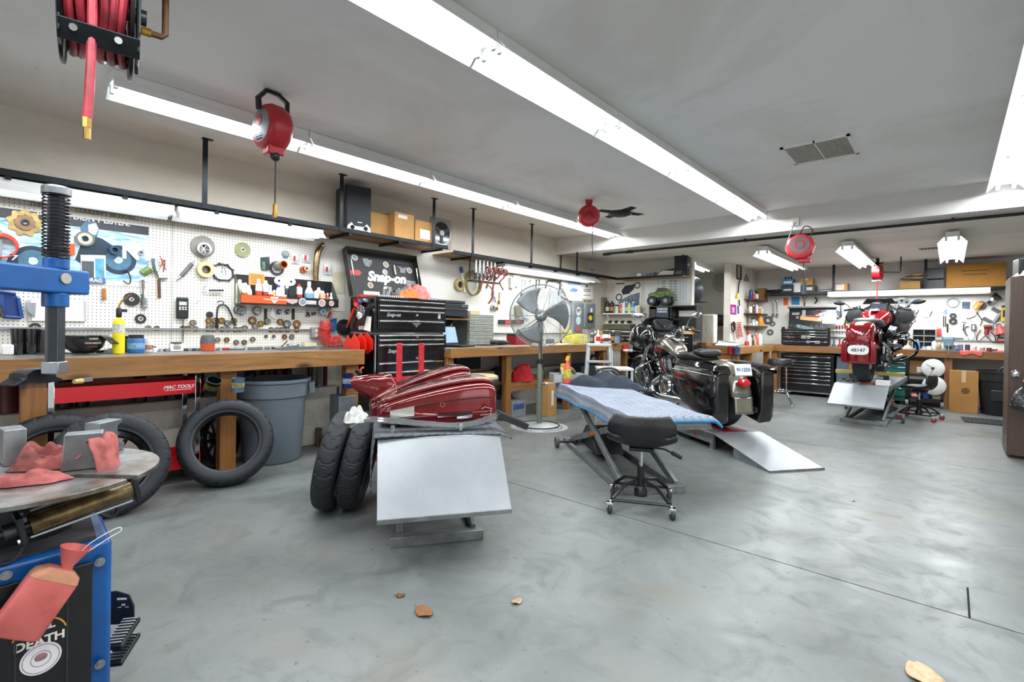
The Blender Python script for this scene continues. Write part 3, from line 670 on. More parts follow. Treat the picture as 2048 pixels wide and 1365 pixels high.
# ---- poster
t=wthing('race_poster','wide blue motorcycle racing poster pinned high on the pegboard','poster',150,500)
m,nt,b,L=nodes('poster_print');n1=noise(nt,obco(nt,(1,1.2,7)),2.2,7,.65,.9)
c=ramp(nt,n1,[(.25,'2f5f7d'),(.42,'7fb0cc'),(.55,'d9e8f0'),(.7,'5d93b5')]);L(c,b.inputs['Base Color']);b.inputs['Roughness'].default_value=.3
a,z=wl(298,437),wl(292,577)
wb(t).bx((XP+.001,-.75,1.475),(XP+.003,a.y,1.975)).build('poster_sheet',m,t,smooth=0)
wb(t).bx((XP+.0031,-.75,1.905),(XP+.0036,a.y,1.975)).build('title_band',mat('1d2630',.4,0,.2),t);wb(t).bx((XP+.0031,-.75,1.475),(XP+.0036,a.y,1.515)).build('foot_band',mat('e4e1da',.5,0,.1),t)
def tw(u,v,off=.0045):return wl(u,v,off)-t.location
text("THEY SAID IT COULDN'T BE DONE...",.046,mat('9a917c',.5,0,.1),t,tw(176,424),(0,1,0),(0,0,1),sx=.86,bold=.001)
text("BUT WE DIDN'T LISTEN!",.058,mat('e9e6dc',.5,0,.05),t,tw(172,437),(0,1,0),(0,0,1),sx=.86,bold=.0015)
text('NT',.155,mat('f2f6f8',.4,0,.05),t,tw(276,507),(0,1,0),(0,0,1),bold=.006)
text('7',.05,mat('f2f6f8',.4,0,.05),t,tw(27,516),(0,1,0),(0,0,1),bold=.002,shear=.3)
dk=mat('20384a',.4,0,.3,20);md=mat('47718c',.4,0,.3,20);pale=mat('cfe0ea',.4,0,.2,20)
for(u,v,r)in((237,520,29),(66,522,30)):
 ring_on(t,u,v,r,r*.72,dk,.0006,.004,'printed_tire',40);ring_on(t,u,v,r*.72,r*.25,md,.0004,.004,'printed_wheel',32)
wpoly(t,[(150,520),(165,480),(182,470),(205,478),(226,492),(236,512),(228,520),(205,508),(180,522),(168,532)],dk,.0034,'printed_bike',.0004)
wpoly(t,[(165,478),(160,455),(172,442),(190,444),(198,458),(194,474),(178,480)],md,.0038,'printed_helmet',.0004)
wpoly(t,[(178,470),(176,450),(192,446),(197,458),(192,470)],pale,.0042,'printed_visor',.0003)
wpoly(t,[(95,540),(90,505),(110,480),(140,500),(140,540)],dk,.0034,'printed_bike',.0004)
wpoly(t,[(10,530),(20,508),(60,500),(56,528),(40,540)],dk,.0034,'printed_fairing',.0004)
# ---- single hung parts: (name, label, category, builder)
M_disc=mat('6f6c66',.7,0,.15,30);M_bear=mat('7a5c3a',.45,.5,.4,30);M_seal=mat('33261f',.6,0,.3);M_alu=mat('a5aaae',.3,.9,.2,24)
t=wthing('brake_rotor','brass coloured wave rotor hanging on the poster','rotor',50,445)
p=wl(50,446,.004);s=mpp(p);M_br=mat('b59a63',.4,.6,.4,26)
wb(t).add(*(lambda k:([p+Vector((h,r*s*(25+2.5*math.sin(9*2*math.pi*i/72))/25*math.cos(2*math.pi*i/72),r*s*(25+2.5*math.sin(9*2*math.pi*i/72))/25*math.sin(2*math.pi*i/72)))for h,r in((0,25),(.008,25),(.008,15),(0,15))for i in range(72)],[(j*72+i,j*72+(i+1)%72,((j+1)%4)*72+(i+1)%72,((j+1)%4)*72+i)for j in range(4)for i in range(72)]))(0)).build('disc',M_br,t)
ring_on(t,50,446,15,6,mat('8d6f55',.5,.4,.3),.014,.006,'carrier');ring_on(t,50,446,6.5,3.5,M_dark,.02,.006,'bore')
for lb,u,v,ro,ri,mm,h,off in(
    ('grey abrasive disc hanging over the printed rider',170,478,15,5.5,M_disc,.008,.02),
    ('large grey grinding wheel behind a chrome ring',405,494,21.5,4,mat('8b8680',.8,0,.15,40),.02,.006),
    ('green sanding disc alone near the top of the pegboard',485,500,14.5,2.2,mat('8f906a',.7,0,.15,30),.012,.01),
    ('black abrasive disc beside the yellow torch tip',263,599,13.5,2,M_dark,.006,.006),
    ('small black cutting disc below the crescent wrench',281,638,9.5,2.2,M_dark,.005,.006),
    ('small black disc above the bearing rows',419,630,6.5,0,M_dark,.006,.004),
    ('black washer disc on the rail behind the steel shaft',70,656,9.5,2,M_seal,.006,.006)):
 t=wthing('abrasive_disc',lb,'disc',u,v,'discs on the pegboard');ring_on(t,u,v,ro,ri,mm,h,off,'disc')
 if ri:ring_on(t,u,v,ri*2.1,ri,mat('b8b4aa',.6,0,.1),h+.002,off,'collar')
 hook(t,u,v+.0)
t=wthing('chrome_trim_ring','chrome trim ring hung in front of the grinding wheel','ring',407,498);ring_on(t,407,499,13,9,M_chrome,.03,.035,'rim')
for a_ in range(0,360,60):p=wl(407,499,.05);s=mpp(p);wb(t).tube([p,p+Vector((0,math.cos(R(a_)),math.sin(R(a_))))*11*s],.003).build('spoke',M_chrome,t)
t=wthing('steel_chain','tangle of steel chain hanging below the trim ring','chain',410,515);p=wl(408,512,.02);s=mpp(p)
for i in range(12):q=p+Vector((.004*(i%2),(3*math.sin(i*2.1))*s,-(i*1.6)*s));wb(t).tube(arc(q,2.6*s,0,330,8,(0,1,0),(.5,.3,.8)),.0022,n=5,closed=True).build('link',M_chrome,t)
t=wthing('tape_roll','cream tape roll hanging below the chain','tape',409,540);ring_on(t,409,540,15.5,8,mat('cdb98a',.6,0,.15,30),.05,.006,'roll',36);ring_on(t,409,540,8,6.5,M_rust,.052,.005,'core')
t=wthing('gasket','dark cover gasket with clips hanging beside the tape roll','gasket',446,545);p=wl(446,545,.006);s=mpp(p)
pts=[p+Vector((0,x*s*1.25,-y*s))for x,y in((-15,-10),(-6,-16),(6,-15),(14,-6),(15,6),(9,15),(-5,16),(-11,12),(-15,2))]
wb(t).tube(pts,.009,n=6,closed=True).build('gasket_body',M_dsteel,t)
for q in pts:wb(t).cyl(q-Vector((.012,0,0)),q+Vector((.014,0,0)),.0115,n=8).build('lug',M_dsteel,t)
wb(t).tube(spline([wl(446,527,.03),wl(444,545,.03),wl(452,552,.03),wl(448,535,.03)]),.004).build('clip',M_chrome,t)
# bearings: three bands of small rings, each its own thing
ORD='first second third fourth fifth sixth seventh eighth ninth tenth eleventh twelfth thirteenth fourteenth fifteenth sixteenth'.split()
brg=[(385.5,646),(417,641.5),(430,641.5),(442.6,641.5),(454,647),(467,642),(418,652.5),(430,652.5),(489,657),(504,641.5),(510,653),(521,648),(534,643),(560,644),(573,649),(593,649)]
rail=[(296,656),(313,657),(366,657),(376,657),(391,658),(416,659),(427,659),(444,659),(456,659),(470,659.5),(480,659.5),(541.5,660),(553,660),(562,660),(574,660),(593,660)]
low=[(435,680),(453,680),(472,685),(488,685),(505,679),(531.6,673),(547,673),(568.6,674),(583,674)]
for lst,grp,lb,base in((brg,'bearing races hooked above the steel rail','%s bearing race hooked above the steel rail, counted from the poster',6),(rail,'seal rings resting on the steel rail','%s seal ring resting on the steel rail, counted from the poster',5.2),(low,'bushings hooked below the steel rail','%s bushing ring hooked under the steel rail, counted from the poster',5)):
 for i,(u,v)in enumerate(lst):
  ro=base*(1.3 if(u,v)in((504,641.5),(573,649),(593,649))else 1)*(.62 if 525<u<550 and lst is low else 1)
  t=wthing('bearing_ring',lb%ORD[i],'bearing',u,v,grp)
  ring_on(t,u,v,ro,ro*.5,(M_bear,M_seal,M_rust,M_dsteel)[(i*7+len(grp))%4 if lst is not brg else(0,0,0,2,3)[i%5]],.014,.003,'outer_race',20);ring_on(t,u,v,ro*.72,ro*.42,(M_alu,M_brass)[i%2],.016,.002,'inner_race',16)
# hand tools on the wall
def tool(name,label,cat,strokes,group=None):
 u0,v0=strokes[0][1][0][:2];t=wthing(name,label,cat,u0,v0,group)
 for nm,pts,r,m_ in strokes:wb(t).tube([wl(p[0],p[1],p[2]if len(p)>2 else .02)for p in pts],r,n=8).build(nm,m_,t)
 return t
tool('crescent_wrench','long chrome wrench hanging between torch and air grinder','wrench',[('shank',[(285,560),(288,598)],.016,M_chrome),('jaw',[(288,598),(289,617,.02)],.022,M_steel),('pivot',[(289,612,.02),(290,615,.05)],.014,M_chrome)])
tool('air_grinder','silver air grinder with wires hanging next to the poster','air tool',[('body',[(308,517),(314,545)],.022,M_alu),('head',[(314,545),(318,556),(335,556)],.014,M_alu),('barrel',[(318,560),(319,597)],.012,M_rust),('trigger',[(310,525,.045),(313,542,.05)],.006,M_steel)])
tool('wire_bundle','loose multicolour wire bundle hooked beside the air grinder','wires',[('wire',spline([(322,517),(330,528),(326,545),(330,520),(320,535)],5),.003,M_rust),('wire',spline([(320,512),(326,530),(332,540),(324,522)],5),.003,M_red)])
tool('tool_pouch','green and yellow plastic pouch hanging beside the poster edge','pouch',[('pouch',[(284,548,.006),(300,538,.006)],.03,mat('6a8a3a',.5,0,.5,20))])
tool('die_grinder','grey pencil grinder hooked at a slant on pegboard','air tool',[('body',[(362,553),(384,528)],.018,mat('5c5d5f',.5,0,.2)),('collet',[(352,560),(362,553)],.010,M_alu),('nose',[(384,528),(388,522)],.006,M_steel)])
tool('file_grip','short wooden block handle hung below the drag brochure','handle',[('block',[(208,577),(209,601)],.014,mat('b3783c',.5,0,.3,20))])
tool('wire_hook','thin bent wire hook left of the socket strip','hook',[('wire',[(398,582),(406,576),(412,571),(404,588),(410,590),(412,580)],.003,M_steel)])
tool('socket_strip','strip of small sockets clipped across the pegboard','sockets',[('rail',[(418,581),(448,582)],.004,M_rust)]+[('socket',[(420+5*i,581),(420+5*i,581,.045)],.010,M_dsteel)for i in range(6)])
tool('bent_wire','short bent wire stuck in pegboard above the handset','wire',[('wire',[(390,608),(396,604),(400,601)],.003,M_steel)])
tool('grease_gun_hose','black hose loop with nozzle hanging over the bearings','hose',[('hose',spline([(434,662),(434,628),(438,612),(452,612),(462,628),(468,645)],6),.007,M_plas),('grip',[(434,636),(434,660)],.012,M_plas),('nozzle',[(468,644),(471,652)],.011,M_dsteel),('bail',spline([(434,606),(440,602),(448,606),(440,612)],4),.004,M_plas)])
tool('dyno_pump','dark flexible loop clipped over the printed wheel','hose',[('loop',spline([(245,548),(253,540),(261,556),(258,568),(246,562)],5),.005,M_plas)])
t=wthing('handset','black cordless handset hanging above its coiled cord','phone',364,615);p=wl(364,617,.02);s=mpp(p)
wb(t).bx((XP+.01,p.y-10.5*s,p.z-21*s),(XP+.045,p.y+10.5*s,p.z+22*s)).build('handset_body',M_plas,t,bevel=.012,seg=3)
wb(t).bx((XP+.0451,p.y-6.5*s,p.z+6*s),(XP+.047,p.y+6.5*s,p.z+13*s)).build('screen',mat('c9d0cc',.2),t)
for i in range(3):
 for j in range(2):q=(p.y+(-5+5*i)*s,p.z+(2-4*j)*s);wb(t).bx((XP+.045,q[0]-1.6*s,q[1]-1.2*s),(XP+.0475,q[0]+1.6*s,q[1]+1.2*s)).build('button',M_white,t)
q=wl(366,640,.03);cp=[q+Vector((.008*math.cos(a),.008*math.sin(a),-.0022*a))for a in[k*.6 for k in range(150)]]
wb(t).tube(cp,.0022,n=5).build('coiled_cord',M_plas,t)
t=wthing('clipboard','grey clipboard of white paper behind the steel shaft','clipboard',110,622)
wpoly(t,[(54,600),(172,602),(172,644),(56,643)],mat('b9b9b4',.5,0,.1),.006,'board',.006);wpoly(t,[(62,601),(166,603),(168,643),(64,642)],M_paper,.013,'paper',.002)
wpoly(t,[(54,606),(72,606),(70,634),(60,628),(54,622)],M_steel,.016,'clip',.01)
t=wthing('dust_pan','blue plastic dustpan hanging below the swing arm','dustpan',20,610)
M_pan=mat('163f86',.4,0,.12)
wpoly(t,[(0,583),(30,588),(36,596),(43,636),(6,634),(0,620)],M_pan,.008,'pan_floor',.004)
for a_,b_ in(((0,583),(32,588)),((36,596),(43,636)),((4,590),(8,626)),((6,634),(43,636))):wb(t).tube([wl(*a_,.03),wl(*b_,.03)],.012,n=6).build('pan_wall',M_pan,t)
tool('hand_brush','dark bristle brush beside the blue dustpan','brush',[('bristles',[(-6,612,.05),(3,634,.05)],.022,M_dark)])
t=wthing('red_hose_coil','coil of thin red hose hanging on the poster','hose',5,490)
for k in range(4):p=wl(2+k*.7,491+k,.02+.008*k);s=mpp(p);wb(t).tube(arc(p,(24-k)*s,0,350,30,(0,1,0),(0,0,1)),.006,n=6,closed=True).build('coil_turn',mat('c2412f',.4,0,.1),t)
wb(t).bx(wl(-2,462,.0),wl(4,545,.03)).build('holder',M_grey,t)
t=wthing('drag_brochure','clear bagged brochure reading DRAG under the printed rider','brochure',186,537)
wpoly(t,[(161,510),(211,511),(212,568),(163,566)],M_paper,.010,'card',.003);wpoly(t,[(163,522),(188,523),(188,556),(164,555)],mat('4a5057',.3,0,.3),.0135,'photo',.0008);wpoly(t,[(190,517),(208,518),(209,556),(191,556)],mat('5aa5bf',.3,0,.4,12),.0135,'photo',.0008);wpoly(t,[(163,556),(211,556),(212,568),(163,566)],mat('4c6f96',.3,0,.3),.0135,'band',.0008)
text('DRAG',.040,M_white,t,wl(188,561,.016)-t.location,(0,1,0),(0,0,1),bold=.001,sx=.9)
t=wthing('vent_grille_tool','black slotted comb and orange tube behind the spring','file set',140,500);wpoly(t,[(131,462),(138,462),(138,505),(131,503)],M_dark,.01,'comb',.01);wb(t).tube([wl(143,488,.02),wl(144,510,.02)],.018,n=10).build('tube',M_orange,t);wb(t).tube([wl(143,474,.02),wl(143,488,.02)],.014,n=10).build('clear_tip',M_white,t)
t=wthing('bobbin','blue steel bushing hooked over the printed front wheel','bushing',228,501);ring_on(t,228,501,9,4.5,mat('33506b',.35,.4,.2),.04,.006,'sleeve')
t=wthing('small_clamp','small chrome clamp hooked on the white poster letters','clamp',281,505);ring_on(t,281,506,5,2.5,M_alu,.02,.006,'ring');wb(t).tube([wl(283,503,.02),wl(287,499,.02)],.005).build('screw',M_steel,t)
# gasket bag, velocity stack, dome, ring, zip bags, pipe
t=wthing('bagged_gasket','grey gasket in a bag hanging above the aerosol shelf','gasket',530,528);wpoly(t,[(521,515),(538,514),(540,536),(536,541),(523,541),(521,530)],M_dsteel,.006,'gasket_plate',.008);wpoly(t,[(524,524),(530,524),(531,540),(524,539)],mat('5b8a70',.6,0,.4,30),.016,'tag',.002)
t=wthing('intake_sleeve','grey flange ring with a copper sleeve above the aerosol shelf','flange',555,530);ring_on(t,553,537,14,10,M_dsteel,.014,.004,'flange');p=wl(555,533,.01);s=mpp(p);wb(t).lathe([(9*s,0),(7.5*s,.06),(7.5*s,.12),(6.3*s,.12),(6.3*s,.02)],p,(1,.1,.1),n=28).build('sleeve',mat('a9a59c',.4,.5,.2),t);wb(t).lathe([(7.6*s,.105),(7.6*s,.121),(6.2*s,.121),(6.2*s,.05)],p,(1,.1,.1),n=28).build('copper_lip',mat('b5561f',.35,.6,.2),t)
t=wthing('foam_dome','small grey foam dome stuck on pegboard','dome',570,506);p=wl(570,508,.0);s=mpp(p);wb(t).lathe([(7.5*s,0),(7.2*s,.02),(5*s,.04),(0,.052)],p,(1,0,-.6),n=20).build('dome',mat('8f999c',.7,0,.15,40),t)
for i,(u,v,w_,h_,lb)in enumerate(((590,518,8,10,'clear zip bag with red slips hung near the chrome pipe top'),(612,517,9,9,'clear zip bag of white parts touching the chrome pipe'),(655,540,9,11,'clear parts bag with red tag hung beyond the chrome pipe'))):
 t=wthing('parts_bag',lb,'bag',u,v,'bagged parts');p=wl(u,v,.0);s=mpp(p)
 mb=wb(t);mb.T=mb.T@Matrix.Translation(p);mb.grid(lambda a,q,w_=w_,h_=h_,s=s,i=i:(.008+.022*math.sin(math.pi*a)*math.sin(math.pi*q)+.006*NZ.noise(Vector((a*6,q*6,i))),(a-.5)*2*w_*s,(q-.5)*2*h_*s),10,10);mb.build('bag',mat('d4d8da',.25,0,.15,40,trans=.0),t,smooth=60)
 wpoly(t,[(u-3,v-6),(u+1,v-6),(u+1,v+4),(u-3,v+3)],M_red,.034,'slip',.001)
t=wthing('copper_fitting','orange copper fitting in a bag beside the chrome pipe','fitting',607,538);ring_on(t,606,540,7,4,mat('b8532c',.4,.4,.2),.03,.004,'ring');ring_on(t,611,538,5,3,mat('d9c9b5',.4,.2,.2),.03,.01,'ring')
t=wthing('exhaust_pipe','tarnished chrome exhaust pipe hung upright beside the lamp end','exhaust',633,525)
pts=[wl(646,490,.05),wl(641,496,.05),wl(636,504,.05),wl(634,515,.05),wl(632,540,.05),wl(631,553,.05),wl(632,562,.05)]
wb(t).tube(spline(pts,5),.03,n=16,rad=[.024+.008*math.sin(min(1,i/22)*2.6)for i in range(31)]).build('pipe',mat('a8916a',.25,.9,.35,12,c2='6e5a3c'),t)
wb(t).lathe([(.030,0),(.032,.004),(.032,.035),(.024,.035),(.024,0)],wl(647,489,.05),(0,-.8,-.6),n=20).build('flange',M_chrome,t)
t=wthing('parts_list','cream parts list sheet pinned right of the chrome pipe','paper',680,570);wpoly(t,[(665,545),(689,544),(689,588),(667,588)],mat('d5cdb1',.8,0,.1),.003,'sheet',.001)
t=wthing('parts_list','white printed sheets hanging behind the aerosol shelf end','paper',680,605);wpoly(t,[(672,589),(690,589),(689,622),(672,621)],M_paper,.003,'sheet',.001);wpoly(t,[(657,619),(689,621),(689,624),(657,622)],M_paper,.006,'sheet_edge',.001)
# ---- shelf tray of aerosols
t=thing('aerosol_tray','black sheet metal wall tray with orange front full of bottles','shelf',(XP,0,0));M_tray=mat('1b1c1f',.4,.2,.2,14)
y0,y1=wl(469,600).y,wl(670,600,.08).y;zb=wl(560,612).z;zt=wl(469,548).z;dp=.15
y0-=.0;wb(t).bx((XP+.001,y0,zb),(XP+.004,y1,zt)).build('back_plate',M_tray,t)
wb(t).bx((XP+.004,y0,zb),(XP+dp,y1,zb+.004)).build('floor_plate',M_tray,t);fr_=wb(t).bx((XP+dp,y0,zb),(XP+dp+.003,y1,zb+.085)).build('front_lip',M_tray,t)
for y in(y0,y1-.003):wb(t).prism([(XP+.004,zb),(XP+dp,zb),(XP+dp,zb+.085),(XP+.01,zt)],(0,y,0),(1,0,0),(0,0,1),-.003).build('end_plate',mat('6e7064',.5,.2,.3),t)
FX=XP+dp+.004
def fpz(u,v):return PX(u,v,FX)
q0,q1=fpz(482,597),fpz(573,611);wb(t).bx((FX-.001,q0.y,zb+.012),(FX,fpz(573,605).y,zb+.082)).build('orange_banner',M_orange,t)
for u,v,r,mm in((605,609,8,'8f9aa5'),(644,610,7.5,'c9a9a4'),(663,610,5.5,'d6b0a8')):
 p=fpz(u,v);p.z=zb+.042;s=mpp(p);wb(t).lathe([(0,.0006),(r*s,.0006)],p,(1,0,0),n=24).build('round_sticker',mat(mm,.5,0,.6,90),t);wb(t).lathe([(r*s*.96,.001),(r*s*.8,.001)],p,(1,0,0),n=24).build('sticker_ring',M_wtext,t)
p=fpz(622,610);wb(t).bx((FX,p.y-.055,zb+.022),(FX+.001,p.y+.055,zb+.06)).build('sticker',mat('d8d3d3',.5,0,.5,60),t)
p=fpz(584,606);wb(t).prism([(-.06,.02),(.06,.02),(.05,-.012),(0,-.03),(-.05,-.012)],(FX,p.y,zb+.045),(0,1,0),(0,0,1),.001).build('badge',mat('d9b9b0',.5,0,.6,70),t)
p=fpz(549,604);wb(t).prism([(-.035,.03),(.035,.03),(.035,0),(0,-.035),(-.035,0)],(FX+.0002,p.y,zb+.047),(0,1,0),(0,0,1),.001).bx((FX,p.y-.10,zb+.048),(FX+.0008,p.y+.13,zb+.056)).build('shield_mark',mat('f0cfc4',.5,0,.2,60),t)
text('WURTH',.020,M_orange,t,Vector((FX+.0018,p.y,zb+.055))-t.location,(0,1,0),(0,0,1),bold=.0005)
q=PX(513,559,XP+.006);wb(t).bx((XP+.0045,q.y-.07,q.z-.055),(XP+.006,q.y+.075,q.z+.055)).build('orange_notice',mat('e08a3c',.6,0,.1),t)
for k in range(4):wb(t).bx((XP+.0062,q.y-.05,q.z+.028-.02*k),(XP+.0066,q.y+.055,q.z+.034-.02*k)).build('print_line',mat('8a4a1c',.6,0,0),t)
q=PX(570,563,XP+.006);wb(t).prism([(-.12*c if False else .085*math.copysign(abs(math.cos(a))**.6,math.cos(a))*1.25,.045*math.sin(a))for a in[2*math.pi*k/28 for k in range(28)]],(XP+.005,q.y,q.z),(0,1,0),(0,0,1),.004).build('oval_plate',M_white,t)
for s_ in(-.06,.06):wb(t).lathe([(0,.0055),(.012,.0055)],(XP+.004,q.y+s_,q.z),(1,0,0),n=14).build('plate_hole',M_dark,t)
rows=[(479,'e3dfc8','can',.22,'c9cfa8','pale aerosol can at the grey end of the wall tray'),(490,'e8e4de','can',.19,'d9822b','white can with orange label beside the pale aerosol'),(497,'e6e6e4','jug',.17,None,'white round shouldered can second from tray end'),(517,'ece9e6','jug',.235,'c64a3a','tall white jug under the orange notice'),(531,'e7e4e0','can',.23,'bf4f42','white aerosol with green print beside the tall jug'),(541,'e9e7e4','bottle',.185,'d0423a','small white bottle with red label'),(548,'c0913e','bottle',.14,None,'amber bottle low in the wall tray'),(557,'dfe5ea','jug',.19,'e9edf0','white jug with blue cap'),(563,'f0efee','jug',.235,None,'white funnel topped jug behind the blue capped one'),(571,'ecebe8','bottle',.10,'cf4a3c','short white squeeze bottle at the tray front'),(574,'26272a','can',.19,None,'black aerosol can behind the squeeze bottle'),(585,'2b2c2f','tin',.185,'101112','black cylinder tin in middle of tray'),(598,'e6dcd9','can',.215,'b62a35','white aerosol with crimson shoulder'),(618,'dfe6ea','spray',.25,'7fb0cc','clear bottle of blue cleaner'),(631,'d9d4c0','can',.16,'b9c09a','short can with green band'),(637,'e0ddd6','can',.20,'cf8a7a','white aerosol behind the orange pair'),(645,'d9a58a','can',.165,'e07a52','peach labelled can near tray end'),(655,'c9583a','bottle',.145,None,'orange bottle near tray end'),(662,'d8d6c6','bottle',.15,'8fa37a','last small bottle with green label in tray')]
for i,(u,col,kd,h,bd,lb)in enumerate(rows):
 p=PX(u,600,XP+(.055 if i in(0,4,8,15,10)else .105));cap_={7:'2f4a9c',13:'eceff0',12:'b62a35'}.get(i,'f0efec')
 bottle(lb+(' on the wall tray' if 'tray' not in lb else ''),(p.x,p.y,zb+.005),{'jug':.036,'bottle':.024,'tin':.036,'spray':.045}.get(kd,.031),h,col,cap_,'bottle' if i==13 else kd,bd,'bottles in the wall tray')
# parts under the tray
for u,v,k,lb in((476,620,0,'hose clamp ring hooked under the tray start'),(483,622,0,'pair of steel rings hooked under tray'),(514,622,0,'wide hose clamps hooked under tray'),(558,624,1,'small dark linkage hooked below tray'),(575,624,1,'ball joint hooked below tray')):
 t=wthing('hose_clamp',lb,'clamp',u,v,'clamps below the tray');ring_on(t,u,v,9 if k==0 else 5,7.5 if k==0 else 2.5,M_dsteel,.012,.02,'band');ring_on(t,u+2,v+1,7 if k==0 else 3,5.5 if k==0 else 1,M_steel,.012,.034,'inner_band')
for u,v0,v1,lb in((531,618,650,'flat black bracket hung under tray nearer the handset'),(586,618,640,'flat black bracket hung under tray nearer the hose')):
 t=wthing('flat_bracket',lb,'bracket',u,v0);wpoly(t,[(u-2.5,v0),(u+3,v0),(u+3,v1),(u+1,v1-2),(u-1,v1),(u-2.5,v1-1)],M_dark,.006,'plate',.005)
t=wthing('white_bracket','white triangular bracket hung under the tray','bracket',545,625);wpoly(t,[(543,616),(547,616),(549,628),(553,640),(548,638),(539,632),(541,626)],M_white,.006,'plate',.006)
tool('pliers','black handled pliers hung below the tray','pliers',[('handle',[(613,634),(615,624)],.007,M_plas),('handle',[(619,634),(616,624)],.007,M_plas),('jaws',[(615.5,625),(616,618)],.008,M_steel)])
tool('knob_pair','two black knobs hung right of the pliers','knobs',[('knob',[(625,628,.0),(625,628,.04)],.014,M_plas),('knob',[(630,627,.0),(630,627,.05)],.014,M_plas)])
t=wthing('thread_spool','pale blue plastic spool hooked above the coiled hose','spool',642,624);ring_on(t,642,624,6.5,1.4,mat('9dbdd6',.4,0,.1),.05,.02,'spool');ring_on(t,642,624,1.5,0,M_dark,.052,.02,'bore')
tool('rag_hook','red and yellow cords hooked above the coiled hose','cords',[('cord',[(656,636,.06),(661,625,.04)],.008,M_red),('cord',[(662,640,.05),(664,625,.04)],.007,mat('d58a4a',.5)),('tag',[(652,632,.03),(656,624,.03)],.014,mat('d9cdb8',.6))])
t=wthing('hose_reel_disc','black backing pad standing on the rail behind the hose','pad',687,656);ring_on(t,687,655,16,0,M_dark,.02,.006,'pad');ring_on(t,687,655,12,10,M_plas,.024,.006,'groove')
t=wthing('cleaner_bag','blue plastic pack behind the red coiled hose','pack',665,655);wpoly(t,[(660,638),(672,637),(671,661),(660,662)],mat('2a6fae',.35,0,.5,25),.02,'pack',.02)
t=wthing('power_outlet','grey steel outlet box on the rail beside the red hose','outlet',628,666);p=wl(628,666,0);s=mpp(p);wb(t).bx((XP,p.y-9*s,p.z-11*s),(XP+.05,p.y+9*s,p.z+11*s)).build('box',M_grey,t,bevel=.006);wb(t).bx((XP+.05,p.y-6*s,p.z-9*s),(XP+.053,p.y+7*s,p.z+9*s)).build('cover',mat('a9a79e',.5,.2,.1),t)
for dz in(-4.5,4.5):wb(t).lathe([(0,.0545),(3.2*s,.0545),(3.2*s,.05)],(XP,p.y+.5*s,p.z+dz*s),(1,0,0),n=16).build('socket',M_white,t)
# red coiled air hose
def coil(name,label,path,turns,rc,rw,m,k=14):
 t=thing(name,label,'hose',path[0]);P=spline(path,24);pts=[]
 N=turns*k
 for i in range(N+1):
  f=i/N*(len(P)-1);a=int(min(f,len(P)-2));q=P[a].lerp(P[a+1],f-a);d=P[a+1]-P[a];u,w,d=basis(d);th=2*math.pi*i/k
  pts.append(q+u*rc*math.cos(th)+w*rc*math.sin(th))
 wb(t).tube(pts,rw,n=6).build('coil',m,t);return t
coil('coiled_air_hose','red coiled air hose drooping from the pegboard onto the bench',[PX(654,644,-4.86),PX(650,658,-4.86),PX(648,672,-4.86),PX(656,684,-4.84),PX(670,685,-4.82),PX(685,682,-4.8)],28,.062,.0036,mat('d1302a',.35,0,.15))
# ---- exhaust fan on the wall above the shelf
t=thing('wall_fan','square metal exhaust fan let into the wall above the cartons','exhaust fan',PX(880,467,XW+.001));p=PX(880,467,XW);s=mpp(p)
wb(t).bx((XW,p.y-.17,p.z-.19),(XW+.03,p.y+.17,p.z+.19)).build('housing',mat('b7b4ab',.5,.2,.2),t,bevel=.004);wb(t).lathe([(.155,.031),(.155,.036),(.14,.036),(.14,.031)],p,(1,0,0),n=32).build('guard_ring',M_steel,t);wb(t).lathe([(0,.0315),(.15,.0315)],p,(1,0,0),n=32).build('opening',M_gloss,t)
wb(t).lathe([(0,.05),(.035,.045),(.04,.031)],p,(1,0,0),n=18).build('hub',M_white,t)
for k in range(3):a=R(30+120*k);wb(t).box(p+Vector((.036,.08*math.cos(a),.08*math.sin(a))),(.004,.10,.05),(math.degrees(a),0,0)).build('blade',M_dsteel,t)
# ================================================================ on and under the first bench
ZB=.957
def on(u,v,z=ZB):return PZ(u,v,z)
t=thing('cup','pair of stacked black plastic cups at the bench back','cup',PX(50,700,-4.75)*1,0);t.location.z=ZB
for dx,dy in((0,-.03),(.02,.035)):MB().lathe([(0,.001),(.036,.001),(.044,.175),(.041,.175),(.033,.012),(0,.012)],(dx,dy,0),n=20).build('cup_shell',M_gloss,t)
p=PX(86,698,-4.75);tag(MB().box((0,0,.085),(.03,.05,.17),(0,6,0)).box((0,.03,.085),(.06,.008,.165),(0,6,0)).build('file_folder',mat('3a3b3d',.5,0,.3),None,(p.x,p.y,ZB)),'thin dark folder leaning behind the steel shaft','folder')
p=PX(168,700,-4.62);t=thing('half_helmet','black half helmet upside down with visor and white lettering','helmet',(p.x,p.y,ZB),12)
MB().lathe([(0,.0),(.06,.006),(.105,.045),(.125,.10),(.127,.13),(.122,.13),(.118,.10),(.098,.05),(.055,.014),(0,.010)],n=36).build('shell',mat('0f1012',.22,0,.1,coat=.5),t)
MB().grid(lambda u,v:((.128+.075*v)*math.cos(R(-38+76*u+62)),(.128+.085*v)*math.sin(R(-38+76*u+62)),.13-.035*v-.02*v*v),14,5).build('visor',mat('141517',.3),t,solid=.005)
for i,(wd,z)in enumerate(((.11,.075),(.09,.05),(.07,.105))):
 MB().lathe([(.1205+(z-.05)*.12+.003-(.013 if z<.07 else 0),z),(.1205+(z-.05)*.12+.006-(.013 if z<.07 else 0),z+.012)],n=20,a0=62+6*i,a1=108-5*i).build('lettering_strip',mat('c9c4be' if i!=1 else '7a2c2a',.5,0,.8,140),t)
p=PX(237,700,-4.55);t=thing('propane_torch','yellow propane torch bottle with black burner head','torch',(p.x,p.y,ZB))
